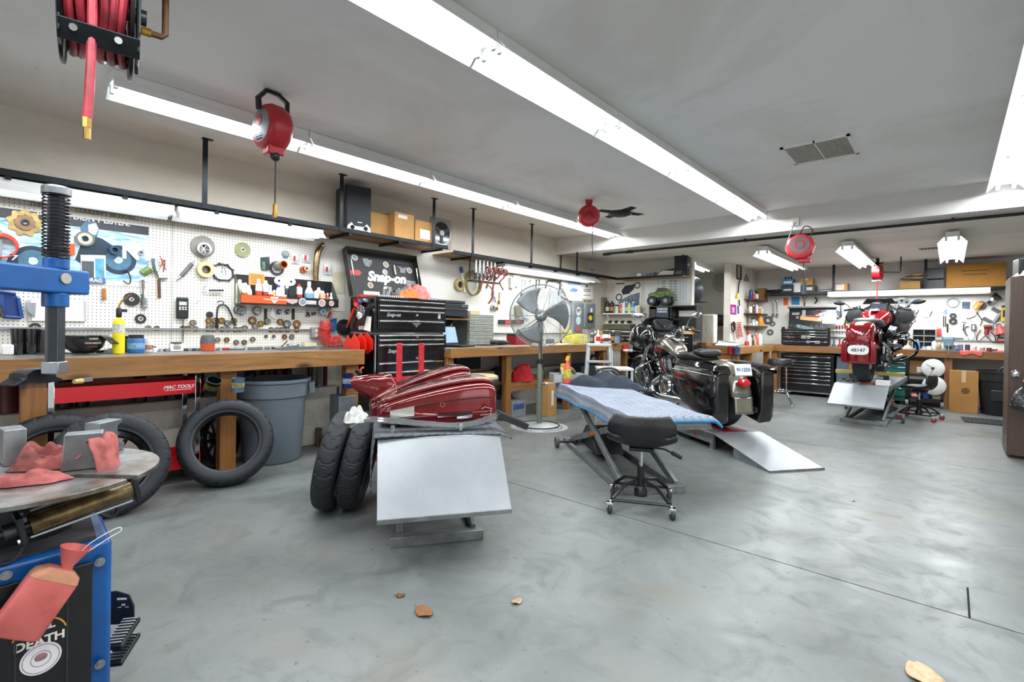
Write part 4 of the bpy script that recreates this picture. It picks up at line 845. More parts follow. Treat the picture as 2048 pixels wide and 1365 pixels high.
MB().lathe([(0,.001),(.036,.001),(.037,.01),(.037,.15),(.037,.235),(.030,.25),(.018,.257),(.012,.268)],n=24).build('cylinder',mat('e9d715',.35,0,.05),t);MB().lathe([(.0374,.15),(.0374,.215)],n=24).build('label',mat('d9d6c8',.5,0,.4,60),t)
MB().lathe([(.014,.262),(.018,.275),(.018,.325),(.012,.335)],n=16).box((.0,.03,.315),(.02,.035,.022)).build('valve_grip',M_plas,t);MB().tube(spline([(0,0,.335),(0,.004,.36),(.0,.025,.395),(0,.055,.42)]),.006).build('burner_tube',M_brass,t);MB().cyl((0,.05,.415),(0,.075,.432),.009,.010).build('nozzle',M_rust,t)
p=PX(272,700,-4.62);t=thing('blue_jar','blue plastic tub with black lid beside the yellow torch','jar',(p.x,p.y,ZB));MB().lathe([(0,.001),(.052,.001),(.054,.01),(.054,.10),(.046,.112)],n=26).build('body',mat('2a66a8',.35,0,.25,20),t);MB().lathe([(.048,.108),(.048,.135),(0,.137)],n=26).build('lid',M_plas,t);MB().lathe([(.0548,.03),(.0548,.075)],n=26).build('label',mat('84b4d8',.5,0,.5,50),t)
p=PX(254,700,-4.7);bottle('dark bottle half hidden behind the blue tub',(p.x,p.y,ZB),.028,.125,'2c3a36','1a1b1c','jar')
p=PX(297,700,-4.7);bottle('white pill bottle with red label near the blue tub',(p.x,p.y,ZB),.030,.105,'e3ded6','efece8','jar','c98a7a');p=PX(309,701,-4.62);bottle('tiny white pot beside the pill bottle',(p.x,p.y,ZB),.014,.045,'e6e6e2','2a2a2c','jar')
p=PX(352,699,-4.7);t=carton('small white box with a black cap on the first bench',(p.x-.03,p.y-.045,ZB),(p.x+.03,p.y+.045,ZB+.06),M_white,name='small_box',sticker=(0,.5,.05,.03,'9a9a98'),faceaxis='x');MB().lathe([(0,.075),(.04,.072),(.042,.062)],n=18).build('black_cap',M_plas,t)
p=PX(415,698,-4.66);t=thing('orange_oil_cup','orange and grey plastic cup on the first bench','cup',(p.x,p.y,ZB));MB().lathe([(0,.001),(.050,.001),(.055,.065),(.05,.068)],n=24).build('body',mat('c4522a',.4,0,.2,20),t);MB().lathe([(.056,.064),(.052,.10),(.046,.128),(.02,.135),(0,.135)],n=24).build('lid',mat('55585a',.4,0,.2),t)
# loose hand tools along the back of the bench
rng=random.Random(5)
HT=[(15,697,'white charger plug with black leads on the bench end',M_white),(95,704,'looped black cable on the bench in front of the cups',M_plas),(225,703,'crumpled clear wrapper beside the helmet visor',M_white),(245,704,'black screwdriver lying before the yellow torch',M_plas),(322,700,'small chrome ring fitting on the bench',M_chrome),(335,701,'steel socket lying near the white box',M_steel),(378,700,'chrome ratchet head near the coiled phone cord',M_chrome),(395,701,'dark breaker bar end near the phone cord',M_dsteel),(455,699,'red handled ratchet lying behind the orange cup',M_red),(490,699,'chrome combination wrench lying past the red ratchet',M_steel),(515,698,'black torque wrench at the back of the bench',M_dark),(545,698,'long black ratchet lying across the bench back',M_plas)]
for i,(u,v,lb,mm)in enumerate(HT):
 p=on(u,v);p.x=max(-4.9,min(-4.4,p.x));p=PX(u,v-2,-4.70);t=thing(('charger','cable','wrapper','screwdriver','ring_fitting','socket','ratchet','breaker_bar','ratchet','wrench','torque_wrench','ratchet')[i],lb,'hand tool' if i>2 else('charger','cable','wrapper')[i],(p.x,p.y,ZB),70+30*rng.random())
 if i==0:MB().box((0,0,.035),(.06,.05,.07)).build('body',mm,t,bevel=.01);MB().tube(spline([(0,.03,.06),(.02,.12,.03),(.05,.22,.004),(.08,.3,.004)]),.004).build('lead',M_plas,t)
 elif i==1:MB().tube(spline([(-.2,0,.004),(-.1,.05,.004),(0,-.04,.01),(.1,.04,.004),(.02,.07,.005),(-.06,-.02,.006),(.15,-.05,.004),(.22,0,.004)]),.004).build('cord',mm,t)
 elif i==2:heap(.07,.04,.05,9,fold=.6).build('film',mat('d9dcdc',.2,0,.2,40),t,smooth=60)
 elif i in(4,5):MB().lathe([(.012,0),(.02,0),(.02,.022),(.012,.022),(.012,0)],n=18).build('body',mm,t)
 else:
  Lh=.11+.07*rng.random();MB().tube([(-Lh,0,.011),(Lh*.1,0,.011)],.011,n=10).build('grip',mm,t);MB().tube([(Lh*.1,0,.011),(Lh,0,.011)],.006,n=8).build('shaft',M_steel,t);MB().cyl((Lh,0,0),(Lh,0,.024),.017,n=14).build('head',M_chrome,t)
p=PX(590,697,-4.66);t=thing('parts_tray','shallow steel tray with foil packets on the bench','tray',(p.x,p.y,ZB),92);MB().box((0,0,.004),(.34,.16,.006)).box((0,.08,.012),(.34,.004,.022),(-20,0,0)).box((0,-.08,.012),(.34,.004,.022),(20,0,0)).build('tray',M_steel,t);MB().box((-.02,.0,.028),(.11,.06,.035),(3,0,8)).build('foil_packet',mat('c9cfd4',.15,.8,.3,40),t,bevel=.01);MB().tube([(-.12,.02,.02),(-.06,.03,.075)],.006).tube([(-.13,.0,.02),(-.08,.0,.065)],.006).build('bolt',M_rust,t)
p=PX(618,693,-4.75);carton('folded cream leaflet box at the bench back by the hose',(p.x-.04,p.y-.06,ZB),(p.x+.04,p.y+.06,ZB+.05),mat('d2c7a6',.7,0,.2,20),name='leaflet_box')
p=PX(690,701,-4.5);t=thing('steel_sheet','thin steel sheet lying at the bench end below the hose','sheet',(p.x,p.y,ZB),90);MB().prism([(-.28,-.10),(.24,-.10),(.30,.06),(-.20,.12)],(0,0,0),(1,0,0),(0,1,0),.004).build('sheet',mat('77736a',.35,.6,.3,9),t);MB().box((.16,-.02,.010),(.10,.04,.012),(0,0,20)).build('flat_bar',M_dark,t)
# under the bench: ledge goods
LZ=.561
gd=[(20,'5a1d1c','tin',.10,.17),(50,'3b4236','jug',.09,.2),(130,'2a2c30','jug',.10,.22),(165,'26272b','jug',.09,.21),(280,'2e3134','jug',.10,.2),(345,'1c1e22','tin',.09,.16),(372,'27282c','jug',.09,.2),(395,'1d1f22','tin',.08,.17),(500,'26242a','jug',.10,.2),(530,'303036','jug',.09,.21),(556,'3a3333','jug',.09,.22),(575,'2c2020','jug',.08,.2),(620,'402027','can',.04,.24),(638,'8a8d90','can',.045,.23),(650,'5a1f24','can',.035,.2)]
for i,(u,col,kd,r_,h_)in enumerate(gd):
 p=PX(u,770,-4.80);bottle('dark %s on the concrete ledge under the bench, %s'%('container' if kd!='can' else 'slim can',['by the red crate','next to the first leg','behind the cart leg','behind the red cart end','above the red cart tray','behind the hanging open tin','right of the open tin','touching the middle leg','behind the blue hanging can','above the grey bin lip','over the middle of the grey bin','over the grey bin handle','red topped beyond the bin','silver beyond the bin','last beside the bench end'][i]),(p.x,p.y,LZ),r_*.62,h_+.06,col,'2a2c2f',kd,None,'containers stored on the ledge')
def hung_tin(label,u,v,x,col,e,r=.052,h=.125,band='d9c23a'):
 p=PX(u,v,x);t=thing('hung_tin',label,'tin can',p,e=e);MB().lathe([(0,0),(r,0),(r,h),(r*1.05,h+.004),(r*.95,h+.004),(r*.94,.01),(0,.01)],n=26).build('tin',mat(col,.35,.4,.4,26),t);MB().lathe([(r*1.02,h*.35),(r*1.02,h*.75)],n=26).build('label',mat(band,.45,0,.7,28),t)
hung_tin('black empty tin tilted towards us under the bench edge',420,783,-4.16,'1a1b1d',(0,32,12),.05,.10,'5c5a22');hung_tin('blue and yellow tin hung at the middle bench leg',475,783,-4.17,'6f8aa5',(0,8,0),.045,.10,'b9b77a');hung_tin('blue striped tin clipped at the bench end leg',695,776,-4.20,'20366e',(0,5,0),.048,.125,'9fb4d0')
# red service cart
t=thing('service_cart','red two tray service cart on chrome posts under the bench','cart',(-4.44,.83,0),90);M_cr=mat('c8101d',.3,0,.06)
zt_=.76;wd,dp_=.86,.34;y0=-dp_/2
for z,h,nm in((zt_,.10,'top_tray'),(.20,.10,'bottom_tray')):
 MB().box((0,0,z-h+.003),(wd,dp_,.004)).box((0,y0,z-h/2),(wd,.004,h)).box((0,-y0,z-h/2),(wd,.004,h)).box((-wd/2,0,z-h/2),(.004,dp_,h)).box((wd/2,0,z-h/2),(.004,dp_,h)).build(nm,M_cr,t)
for x in(-wd/2+.02,wd/2-.02):
 for y in(y0+.012,-y0-.012):
  MB().box((x,y,.44),(.034,.034,.74)).build('post',M_chrome,t,bevel=.003);k=MB().lathe([(0,.014),(.045,.014),(.05,.008),(.05,-.008),(.045,-.014),(0,-.014)],(x,y,.05),(0,1,0),n=22).build('caster',M_rub,t);MB().box((x,y,.085),(.03,.05,.05)).build('fork',M_dsteel,k,bevel=.004)
text('MAC TOOLS',.034,M_white,t,(wd*.33,y0-.003,zt_-.045),(1,0,0),(0,0,1),shear=.35,bold=.0008);MB().box((wd*.33,y0-.0035,zt_-.066),(.17,.001,.004)).build('underline',M_white,t)
cloth('tool_pile','dark small tools heaped in bottom tray of the red cart',(-4.44,1.05,.106),.14,.10,.07,M_dark,0,4,cat='tools',fold=.8,sc=14)
# tyres and wheels
tyre('tire_casing','large black tire leaning against the bench leg, hole facing us',(-3.93,1.33,.004),(0,-20,-19),.318,.185,.205,tread=30)
t=thing('wheel_assembly','gloss black spoked wheel behind the leaning tire','wheel',(-4.5,1.47,.0),e=(0,-6,38));wheel_cast(t,(0,0,.24),.20,.10,10);MB().lathe([(.205,-.045),(.235,-.05),(.235,.05),(.205,.045)],(0,0,.24),(1,0,0),n=44).build('rim_flange',M_gloss,t)
wheel_cast(tyre('tire_casing','tire on a rim standing behind the steel turntable',(-3.80,.64,.004),(0,-15,-8),.315,.15,.20,tread=26),(0,0,.315),.195,.10,9)
tyre('tire_casing','second tire tucked behind the one by the turntable',(-3.99,.42,.004),(0,-15,0),.315,.15,.20,tread=26)
# grey bin
t=thing('rubbish_bin','round grey plastic rubbish bin with moulded handles under the bench','trash can',(-4.46,1.88,0));M_bin=mat('66717a',.5,0,.1,12)
MB().lathe([(0,.004),(.225,.004),(.235,.02),(.268,.56),(.285,.565),(.292,.68),(.308,.69),(.31,.715),(.296,.715),(.285,.69),(.262,.56),(.222,.03),(0,.03)],n=48).build('bin_shell',M_bin,t)
for a in(62,242):
 h=MB();h.T=rot((0,0,a));h.box((.315,0,.66),(.05,.15,.03)).box((.318,.068,.625),(.045,.016,.09),(0,-8,0)).box((.318,-.068,.625),(.045,.016,.09),(0,-8,0)).box((.318,0,.585),(.05,.15,.02));h.build('handle',M_bin,t,bevel=.006)
MB().lathe([(0,.62),(.2,.63),(.28,.60)],n=30).build('bin_liner',mat('15181b',.3,0,.3),t)
p=PZ(687,905,0);t=thing('pump_box','upright grey steel pump box standing beside the bench end','pump',(p.x-.13,p.y+.06,0),-6);MB().box((0,0,.26),(.22,.17,.52)).build('case',mat('6b737b',.45,.2,.15),t,bevel=.008);MB().cyl((0,-.05,.52),(0,-.05,.60),.012).cyl((.04,-.02,.52),(.04,-.02,.58),.010).build('stub',M_dsteel,t);MB().cyl((-.02,.03,.52),(-.02,.03,.80),.014).build('riser',M_white,t)
p=PX(649,888,-4.66);t=thing('wood_blocks','stack of dark wooden offcut blocks beside the bin','wood block',(-4.58,p.y,0),90);
for(x,y,z,a,b_,c_)in((0,0,.05,.20,.09,.09),(.12,.02,.035,.10,.10,.07),(-.09,.03,.09,.05,.06,.18)):MB().box((x,y,z),(a,b_,c_),(0,0,12*x*10)).build('block',wood('dark_offcut','5d432c','3c2a1b',ax=0),t,bevel=.004)
p=PX(657,862,-4.69);tag(MB().bx((-4.69,p.y-.065,p.z-.055),(-4.655,p.y+.065,p.z+.055)).box((-4.653,p.y+.02,p.z),(.004,.03,.05)).build('wall_box',mat('b9bdbd',.5,0,.1),None,bevel=.004),'pale grey junction box on the concrete wall above offcuts','junction box')
# ================================================================ big black chest
t=thing('tool_chest','tall black roller tool chest with open lid and chrome drawer pulls','tool chest',(-4.485,3.225,0),90);M_ch=mat('0e0f11',.22,0,.1,6,coat=.3)
w,d=.93,.46
MB().box((0,0,.60),(w,d,1.00)).build('roll_cabinet',M_ch,t,bevel=.004);MB().box((0,.0,1.30),(w*.985,d,.36)).build('top_chest',M_ch,t,bevel=.004)
for x in(-.4,.4):
 for y in(-.17,.17):k=MB().lathe([(0,.018),(.055,.018),(.06,.01),(.06,-.01),(.055,-.018),(0,-.018)],(x,y,.06),(1,0,0),n=20).build('caster',M_rub,t)
drawers(t,.86,1.452,[.054,.050,.104,.093],-d/2+.001,M_ch,M_chrome);drawers(t,.86,1.098,[.045,.052,.184,.095,.10,.13,.20,.18],-d/2+.001,M_ch,M_chrome)
for x in(-.455,.455):MB().box((x,-d/2-.004,.60),(.012,.012,.98)).build('corner_strip',M_chrome,t)
yf=-d/2-.0165
text('Snap-on',.052,mat('b9bcbf',.3,.6,0),t,(-.25,yf,1.30),(1,0,0),(0,0,1),'nameplate',shear=.35,bold=.002);text('Snap-on',.052,mat('b9bcbf',.3,.6,0),t,(-.23,yf,.93),(1,0,0),(0,0,1),'nameplate',shear=.35,bold=.002)
for x,z in((.04,1.30),(.05,1.075),(.05,.85)):MB().lathe([(0,.012),(.013,.010),(.016,0)],(x,yf+.002,z),(0,-1,0),n=16).build('lock',M_chrome,t)
MB().prism([(-.052,.02),(-.03,.036),(.03,.036),(.052,.02),(.052,-.008),(.028,-.012),(0,-.044),(-.028,-.012),(-.052,-.008)],(.04,yf+.003,1.215),(1,0,0),(0,0,1),.002).build('shield_badge',mat('9a9da0',.3,.6,.3,60),t);MB().box((.35,yf+.001,1.30),(.035,.003,.055)).build('sticker',mat('c4c6c4',.5,0,.4,60),t)
# chest lid, open and leaning back
hx,hz,tx,tz=.235,1.485,.40,2.0 # hinge and top edge (local y, z)
L_=Vector((0,tx-hx,tz-hz)).normalized();Nn=Vector((0,-L_.z,L_.y));LH=math.hypot(tx-hx,tz-hz)
def lp(x,s,off=0.):return Vector((x,hx,hz))+L_*s+Nn*off
def lbox(x0,x1,s0,s1,o0,o1):m_=MB();m_.add([lp(x,s,o)for o in(o0,o1)for x,s in((x0,s0),(x1,s0),(x1,s1),(x0,s1))],[(3,2,1,0),(4,5,6,7),(0,1,5,4),(1,2,6,5),(2,3,7,6),(3,0,4,7)]);return m_
lid=lbox(-.465,.465,0,LH,-.004,0).build('lid',mat('0c0d0f',.55,0,.1),t)
for a in((-.465,-.46,0,LH),(.46,.465,0,LH)):lbox(*a,0,.075).build('lid_side',mat('2c2c28',.4,.2,.2),lid)
lbox(-.465,.465,LH-.005,LH,0,.09).build('lid_front',mat('6a665e',.4,.3,.2),lid);MB().tube([lp(-.42,.02,.07),lp(-.42,LH-.06,.07)],.005).build('gas_strut',M_chrome,lid);MB().tube([lp(.42,.05,.07),lp(.43,LH-.16,.07)],.006).build('gas_strut',M_chrome,lid)
text('Snap-on',.155,mat('e2e3e3',.3,.2,.05),lid,lp(.04,.255,.002),(1,0,0),L_,shear=.32,bold=.007)
for x,s_,r_,col in((-.33,.46,.035,'8f9499'),(.06,.42,.036,'a9a692'),(.38,.38,.036,'9a938f'),(.03,.325,.034,'b9bcbc'),(-.19,.15,.034,'b08a78')):
 m_=MB();m_.lathe([(0,.0025),(r_,.0025)],lp(x,s_),Nn,n=24);m_.build('round_sticker',mat(col,.5,0,.7,90),lid);m_=MB();m_.lathe([(r_,.003),(r_*.85,.003)],lp(x,s_),Nn,n=24);m_.build('sticker_rim',M_wtext,lid)
def lpoly(pts,m_,nm,off=.0025):q=MB();q.add([lp(x,s,off)for x,s in pts],[tuple(range(len(pts)))]);q.build(nm,m_,lid)
lpoly([(-.24,.46),(-.22,.38),(-.17,.365),(-.13,.40),(-.11,.46),(-.15,.45),(-.18,.47)],mat('8d9296',.5,0,.8,60),'elephant_sticker');lpoly([(.22,.42),(.25,.38),(.24,.34),(.31,.34),(.33,.39),(.36,.42),(.29,.40)],mat('8b9096',.5,0,.7,80),'crest_sticker');lpoly([(-.43,.25),(-.31,.25),(-.27,.29),(-.31,.32),(-.43,.30)],mat('c23a2e',.5,0,.6,60),'red_sticker');lpoly([(.30,.19),(.44,.19),(.44,.25),(.30,.25)],mat('9a9296',.5,0,.8,60),'banner_sticker');lpoly([(-.03,.12),(.06,.12),(.05,.15),(-.02,.15)],mat('d5cfc9',.5,0,.6,60),'cap_sticker')
for k in range(8):lbox(.12+.04*k,.14+.04*k,.44,.45,.001,.012).build('peg',M_dark,lid)
lbox(.15,.17,.30,.42,.001,.02).build('hung_bolt',mat('8f8a7c',.4,.5,.3),lid)
# side of the chest: ladle, bowl, note, red magnetic bins
def sd_(u,v,off=.004):return PY(u,v,2.76-off)
a=thing('red_scoop_funnel','red long handled scoop hung on the side of black chest','scoop',sd_(712,605));mb=wb(a);mb.lathe([(.052,0),(.05,.012),(.035,.03),(0,.036),(0,.030),(.032,.025),(.046,.01)],sd_(712,605,.045),(0,1,0),n=24);mb.build('bowl',M_red,a);wb(a).tube([sd_(709,618,.03),sd_(693,656,.03)],.012,rad=[.016,.007]).build('handle',mat('d03a22',.4),a)
a=thing('magnetic_bowl','round steel magnetic bowl stuck on the chest side','bowl',sd_(726,625));wb(a).lathe([(.0,.004),(.04,.004),(.052,.028),(.075,.034),(.076,.03),(.055,.02),(.045,0),(0,0)],sd_(726,625,.04),(0,-1,0),n=30).build('dish',M_chrome,a)
a=thing('hung_note','white folded price list hung below the magnetic bowl','paper',sd_(736,648));q=[sd_(734,633,.01),sd_(743,634,.01),sd_(741,664,.012),sd_(728,660,.012)];mb=wb(a);mb.add(q+[p+Vector((0,-.004,0))for p in q],[(0,1,2,3),(7,6,5,4),(0,1,5,4),(1,2,6,5),(2,3,7,6),(3,0,4,7)]);mb.build('sheets',M_paper,a)
a=thing('magnet_holder','grey and blue screwdriver holder on the chest side top','holder',sd_(723,602));wb(a).tube([sd_(719,603,.03),sd_(722,603,.03)],.022).build('blue_knob',mat('4a5f9a',.4),a);wb(a).tube([sd_(728,600,.03),sd_(734,602,.03)],.016).build('grey_knob',M_grey,a);wb(a).bx(sd_(716,606,0),sd_(738,598,.02)).build('strip',M_dark,a)
a=thing('glove_sign','small white sticker label near the chest floor on its side','sticker',sd_(720,655));wb(a).bx(sd_(717,652,.001),sd_(728,660,.002)).build('sticker',mat('c9c6c2',.5,0,.7,60),a)
for i,(u0,v0,off)in enumerate(((690,672,.10),(703,668,.06),(716,667,.02))):
 a=thing('red_tool_bin','red zigzag edged sheet bin hooked to chest side, %s of three'%('nearest','middle','farthest')[i],'bin',sd_(u0+12,v0+20),group='red zigzag bins');y_=2.70-.055*(2-i)
 q=[PY(u,v,y_)for u,v in((u0-4,v0+27),(u0-4+6,v0+8),(u0+6,v0-1),(u0+12,v0+8),(u0+18,v0-2),(u0+30,v0+14),(u0+30,v0+32),(u0+20,v0+42))];mb=wb(a);n=len(q);e_=Vector((0,-.006,0));mb.add(q+[p+e_ for p in q],[tuple(range(n)),tuple(range(2*n-1,n-1,-1))]+[(k,(k+1)%n,n+(k+1)%n,n+k)for k in range(n)]);mb.build('plate',mat('d8200f',.4,0,.08),a,smooth=0)
# on top of the chest
zt_=1.482
def ct(u,x):p=PX(u,590,x);return Vector((x,p.y,zt_))
cloth('shop_rag','pink shop rags heaped on top of the black chest',ct(833,-4.42),.13,.19,.20,mat('c98178',.9,0,.25,25,.3,c2='a4605a'),0,11,sc=9,fold=.45);cloth('shop_rag','orange shop rag hanging over the chest front edge',ct(818,-4.33),.09,.12,.13,mat('e0733a',.9,0,.2,25,.2),0,12,sc=9);cloth('shop_rag','grey rag behind the pink heap on the chest',ct(808,-4.52),.11,.13,.17,mat('7d8380',.9,0,.3,25,.3),0,13,sc=9);cloth('blue_glove','pale blue glove tucked behind the pink rags',ct(848,-4.55),.06,.07,.20,mat('7aaecb',.7,0,.15),0,14,cat='glove')
t=thing('carburettor','grey metal carburettor body on the chest top','carburettor',ct(779,-4.42),20);MB().cyl((-.06,0,.05),(.06,0,.05),.032,n=18).build('throat',M_alu,t);MB().box((0,0,.035),(.07,.09,.07)).cyl((0,0,.06),(0,0,.11),.025).build('body',M_alu,t,bevel=.006);MB().cyl((-.03,-.05,.03),(-.03,-.05,.09),.018).cyl((.05,.04,.03),(.05,.04,.085),.016).build('fitting',M_steel,t);MB().tube(spline([(.06,0,.06),(.09,-.03,.09),(.07,-.07,.05)]),.006).build('linkage',M_dsteel,t)
t=thing('socket_row','row of white sockets on a red rail inside the lid','socket set',ct(740,-4.58),90);MB().box((0,0,.014),(.26,.05,.028)).build('rail',mat('c0453a',.4,0,.3),t)
for i in range(6):MB().cyl((-.06+.032*i,0,.028),(-.06+.032*i,0,.065),.014,n=12).build('socket',M_white,t)
t=thing('bit_rack','two toothed rows of chrome sockets along the chest front','socket rack',(-4.29,3.2,zt_-.004),90)
for i in range(30):
 if abs(i-18)>6:MB().cyl((-.36+.025*i,0,0),(-.36+.025*i,0,.022),.010,n=8).build('socket',M_chrome,t)
# red wheel stand between chest and lift
t=thing('wheel_stand','red steel wheel stand with two flat uprights before black chest','stand',(-3.92,2.75,0),90);M_rs=mat('d23a40',.35,0,.15,12,c2='b3202a')
def st_(u,v):return PX(u,v,-3.92)
for u in(800,844):p=st_(u,687);wb(t).bx((-3.935,p.y-.03,.55),(-3.92,p.y+.03,p.z)).build('upright',M_rs,t,bevel=.002)
a,b_=st_(776,733),st_(850,730);wb(t).bx((-3.95,a.y,.64),(-3.936,b_.y+.05,.70)).build('cross_rail',M_rs,t)
a,b_=st_(727,732),st_(783,732);wb(t).bx((-3.95,a.y,.66),(-3.90,b_.y,.705)).build('slide_bar',M_rs,t,bevel=.003);p=st_(761,740);wb(t).bx((-3.96,p.y-.05,.58),(-3.88,p.y+.05,.70)).build('clamp_block',mat('8c1219',.4,0,.2),t,bevel=.004);p=st_(776,740);wb(t).bx((-3.96,p.y-.012,0),(-3.93,p.y+.03,.72)).build('post',M_rs,t)
wb(t).bx((-4.1,a.y,0),(-3.75,b_.y+.3,.04)).build('base',M_rs,t);q=st_(712,740);wb(t).tube([st_(727,735),st_(722,738),st_(720,748)],.010).build('crank',M_rs,t);wb(t).cyl(q,st_(720,748),.02,.024).build('crank_knob',M_plas,t)
# ================================================================ on the first hanging shelf
SZ=2.149
p=PX(712,465,-4.70);t=thing('loudspeaker','large black loudspeaker with silver foot on the hanging shelf','speaker',(-4.76,p.y,SZ),80);MB().box((0,.0,.24),(.27,.30,.48)).build('cabinet',mat('1d2124',.45,0,.15),t,bevel=.008);MB().box((0,-.155,.26),(.255,.012,.44)).build('grille',mat('24292d',.7,0,.2,60),t,bevel=.02);MB().prism([(-.13,.0),(.13,0),(.12,.05),(.08,.085),(.05,.05),(-.05,.05),(-.08,.085),(-.12,.05)],(0,-.160,.012),(1,0,0),(0,0,1),.012).build('silver_foot',mat('b3b7ba',.35,.5,.1),t,bevel=.003);MB().box((.01,-.163,.105),(.05,.002,.008)).build('badge',M_white,t)
for s_ in(-.07,.07):MB().lathe([(0,.013),(.022,.013)],(s_,-.160,.045),(0,-1,0),n=16).build('port',M_gloss,t)
def sb(u0,u1,v1,label,h,d0,d1,**k):
 a,b_=PX(u0,v1,d1),PX(u1,v1,d1);return carton(label,(d0,a.y,SZ),(d1,b_.y,SZ+h),tape=True,faceaxis='x',**k)
sb(741,786,475,'older brown carton beside the loudspeaker with tape down its side',.27,-4.92,-4.72);sb(789,828,480,'large plain cardboard carton standing forward on the hanging shelf',.30,-4.95,-4.60,sticker=(-.2,.86,.12,.04,'e6e2d8'));sb(830,866,487,'cardboard carton with big white label next to exhaust fan',.26,-4.95,-4.61,sticker=(.1,.42,.15,.11,'ebe7df'))
t=thing('spring_binder','grey wire coil spring standing beside the labelled carton','spring',(-4.66,PX(869,484,-4.66).y,SZ));MB().tube([(.022*math.cos(a),.022*math.sin(a),.002+.0022*a)for a in[k*.5 for k in range(170)]],.003,n=5).build('coil',M_grey,t)
# ================================================================ reels on the ceiling
RX,RY=-2.45,.36
t=thing('hose_reel','large black hose reel wound with red hose on ceiling','hose reel',(RX,RY,H1),81);M_hose=mat('b03540',.45,0,.25,16,c2='7c2630')
rz_=-.295
for x in(-.10,.10):MB().lathe([(.05,0),(.238,0),(.245,.007),(.245,-.003),(.234,-.007),(.05,-.005)],(x,0,rz_),(1,0,0),n=48).build('flange',mat('15171a',.3,.4,.1),t)
k=0
for r_ in(.11,.14,.17,.197):
 for x in(-.072,-.043,-.014,.015,.044,.073):k+=1;MB().tube([Vector((x+.006*math.sin(3*a+k),r_*math.cos(a),rz_+r_*math.sin(a)))for a in[2*math.pi*i/36 for i in range(36)]],.0145,n=8,closed=True).build('hose_turn',M_hose,t)
MB().cyl((-.15,0,rz_),(.15,0,rz_),.03).build('axle',M_dsteel,t);MB().box((.125,0,-.19),(.012,.10,.38)).box((.118,-.08,rz_-.12),(.010,.07,.26),(24,0,0)).box((0,0,-.006),(.30,.18,.012)).build('bracket',M_black,t,bevel=.003)
MB().box((.01,-.20,rz_-.215),(.225,.012,.07),(30,0,0)).box((.118,-.13,rz_-.20),(.008,.16,.06)).box((-.098,-.13,rz_-.20),(.008,.16,.06)).build('guide_arm',mat('1d2125',.3,.5,.1),t,bevel=.003)
for x in(-.06,.06):MB().cyl((x,-.225,rz_-.215),(x,-.19,rz_-.205),.012,n=8).build('roller_bolt',M_chrome,t)
hb=[(-.012,-.20,rz_+.10),(-.012,-.205,rz_-.06),(-.012,-.19,rz_-.2),(-.016,-.19,rz_-.36),(-.022,-.19,rz_-.50)]
MB().tube(spline(hb,5),.0145,n=10).build('hose_tail',M_hose,t);MB().cyl((-.022,-.19,rz_-.495),(-.022,-.19,rz_-.535),.014,n=6).cyl((-.022,-.19,rz_-.53),(-.022,-.19,rz_-.575),.011,n=14).build('brass_coupler',mat('a98a4c',.3,.9,.15),t)
MB().tube([(.13,.0,rz_-.05),(.17,0,rz_-.05),(.20,0,rz_-.05),(.212,0,rz_-.038),(.212,0,0)],.012,n=10).build('supply_pipe',M_rust,t);MB().cyl((.135,0,rz_-.05),(.165,0,rz_-.05),.017,n=8).build('brass_nut',M_brass,t)
p=PZ(545,182,H1);t=thing('cord_reel','red retractable hose reel with grey face under long strip light','hose reel',(p.x,p.y,H1),0);rr_=mat('b3222d',.35,0,.1);ax_=Vector((.08,-.9,0)).normalized();sdv=Vector((-ax_.y,ax_.x,0));cz=Vector((0,0,-.245))
MB().lathe([(0,-.09),(.10,-.088),(.135,-.065),(.15,-.03),(.15,.03),(.135,.06),(.11,.075),(0,.078)],cz,ax_,n=36).build('housing',rr_,t);MB().lathe([(0,.088),(.07,.084),(.105,.076),(.108,.07)],cz,ax_,n=32).build('face_plate',mat('7d8287',.4,.2,.1),t);MB().lathe([(0,.092),(.035,.09),(.038,.082)],cz+Vector((0,0,.03)),ax_,n=22).build('face_hub',rr_,t)
for i in range(5):q=cz+ax_*.082+Vector((0,0,-.03-.014*i));MB().tube([q-sdv*(.06-.006*i),q+sdv*(.05-.006*i)],.003,n=6).build('face_rib',M_dsteel,t)
MB().tube([cz-ax_*.10+Vector((0,0,.04)),cz-ax_*.10+Vector((0,0,.20)),Vector((0,0,-.012))-ax_*.04,Vector((0,0,-.012))+ax_*.04,cz+ax_*.09+Vector((0,0,.17)),cz+ax_*.085+Vector((0,0,.10))],.014,n=8,flat=1.6).build('yoke',M_black,t);MB().box(cz+Vector((0,0,-.145))+sdv*.02,(.10,.10,.07)).build('outlet_snout',rr_,t,bevel=.01);q=cz+Vector((0,0,-.185))+sdv*.045
MB().sph(q,.032).build('ball_stop',M_plas,t);e_=PX(553,425,p.x+q.x);MB().tube([q,q+Vector((.005,0,-.12)),Vector((q.x+.004,q.y,e_.z-H1))],.005).build('hose',M_plas,t);MB().cyl((q.x+.004,q.y,e_.z-H1+.05),(q.x+.004,q.y,e_.z-H1-.01),.012).box((q.x+.004,q.y,e_.z-H1-.02),(.03,.02,.03)).build('brass_coupler',M_brass,t)
p=PZ(1178,400,H1);t=thing('cord_reel','round red cord reel hanging at the far end of strip lights','cord reel',(p.x,p.y,H1),40);cz=(0,0,-.19);MB().lathe([(0,-.06),(.10,-.055),(.125,-.03),(.125,.03),(.10,.055),(0,.06)],cz,(0,1,0),n=32).build('housing',rr_,t);MB().box((0,0,-.06),(.07,.03,.06)).box((0,0,-.02),(.08,.04,.04)).build('neck',rr_,t,bevel=.005);MB().tube([(-.05,-.065,-.2),(0,-.07,-.15),(.05,-.065,-.22)],.008).build('grip',mat('8c141c',.4),t)
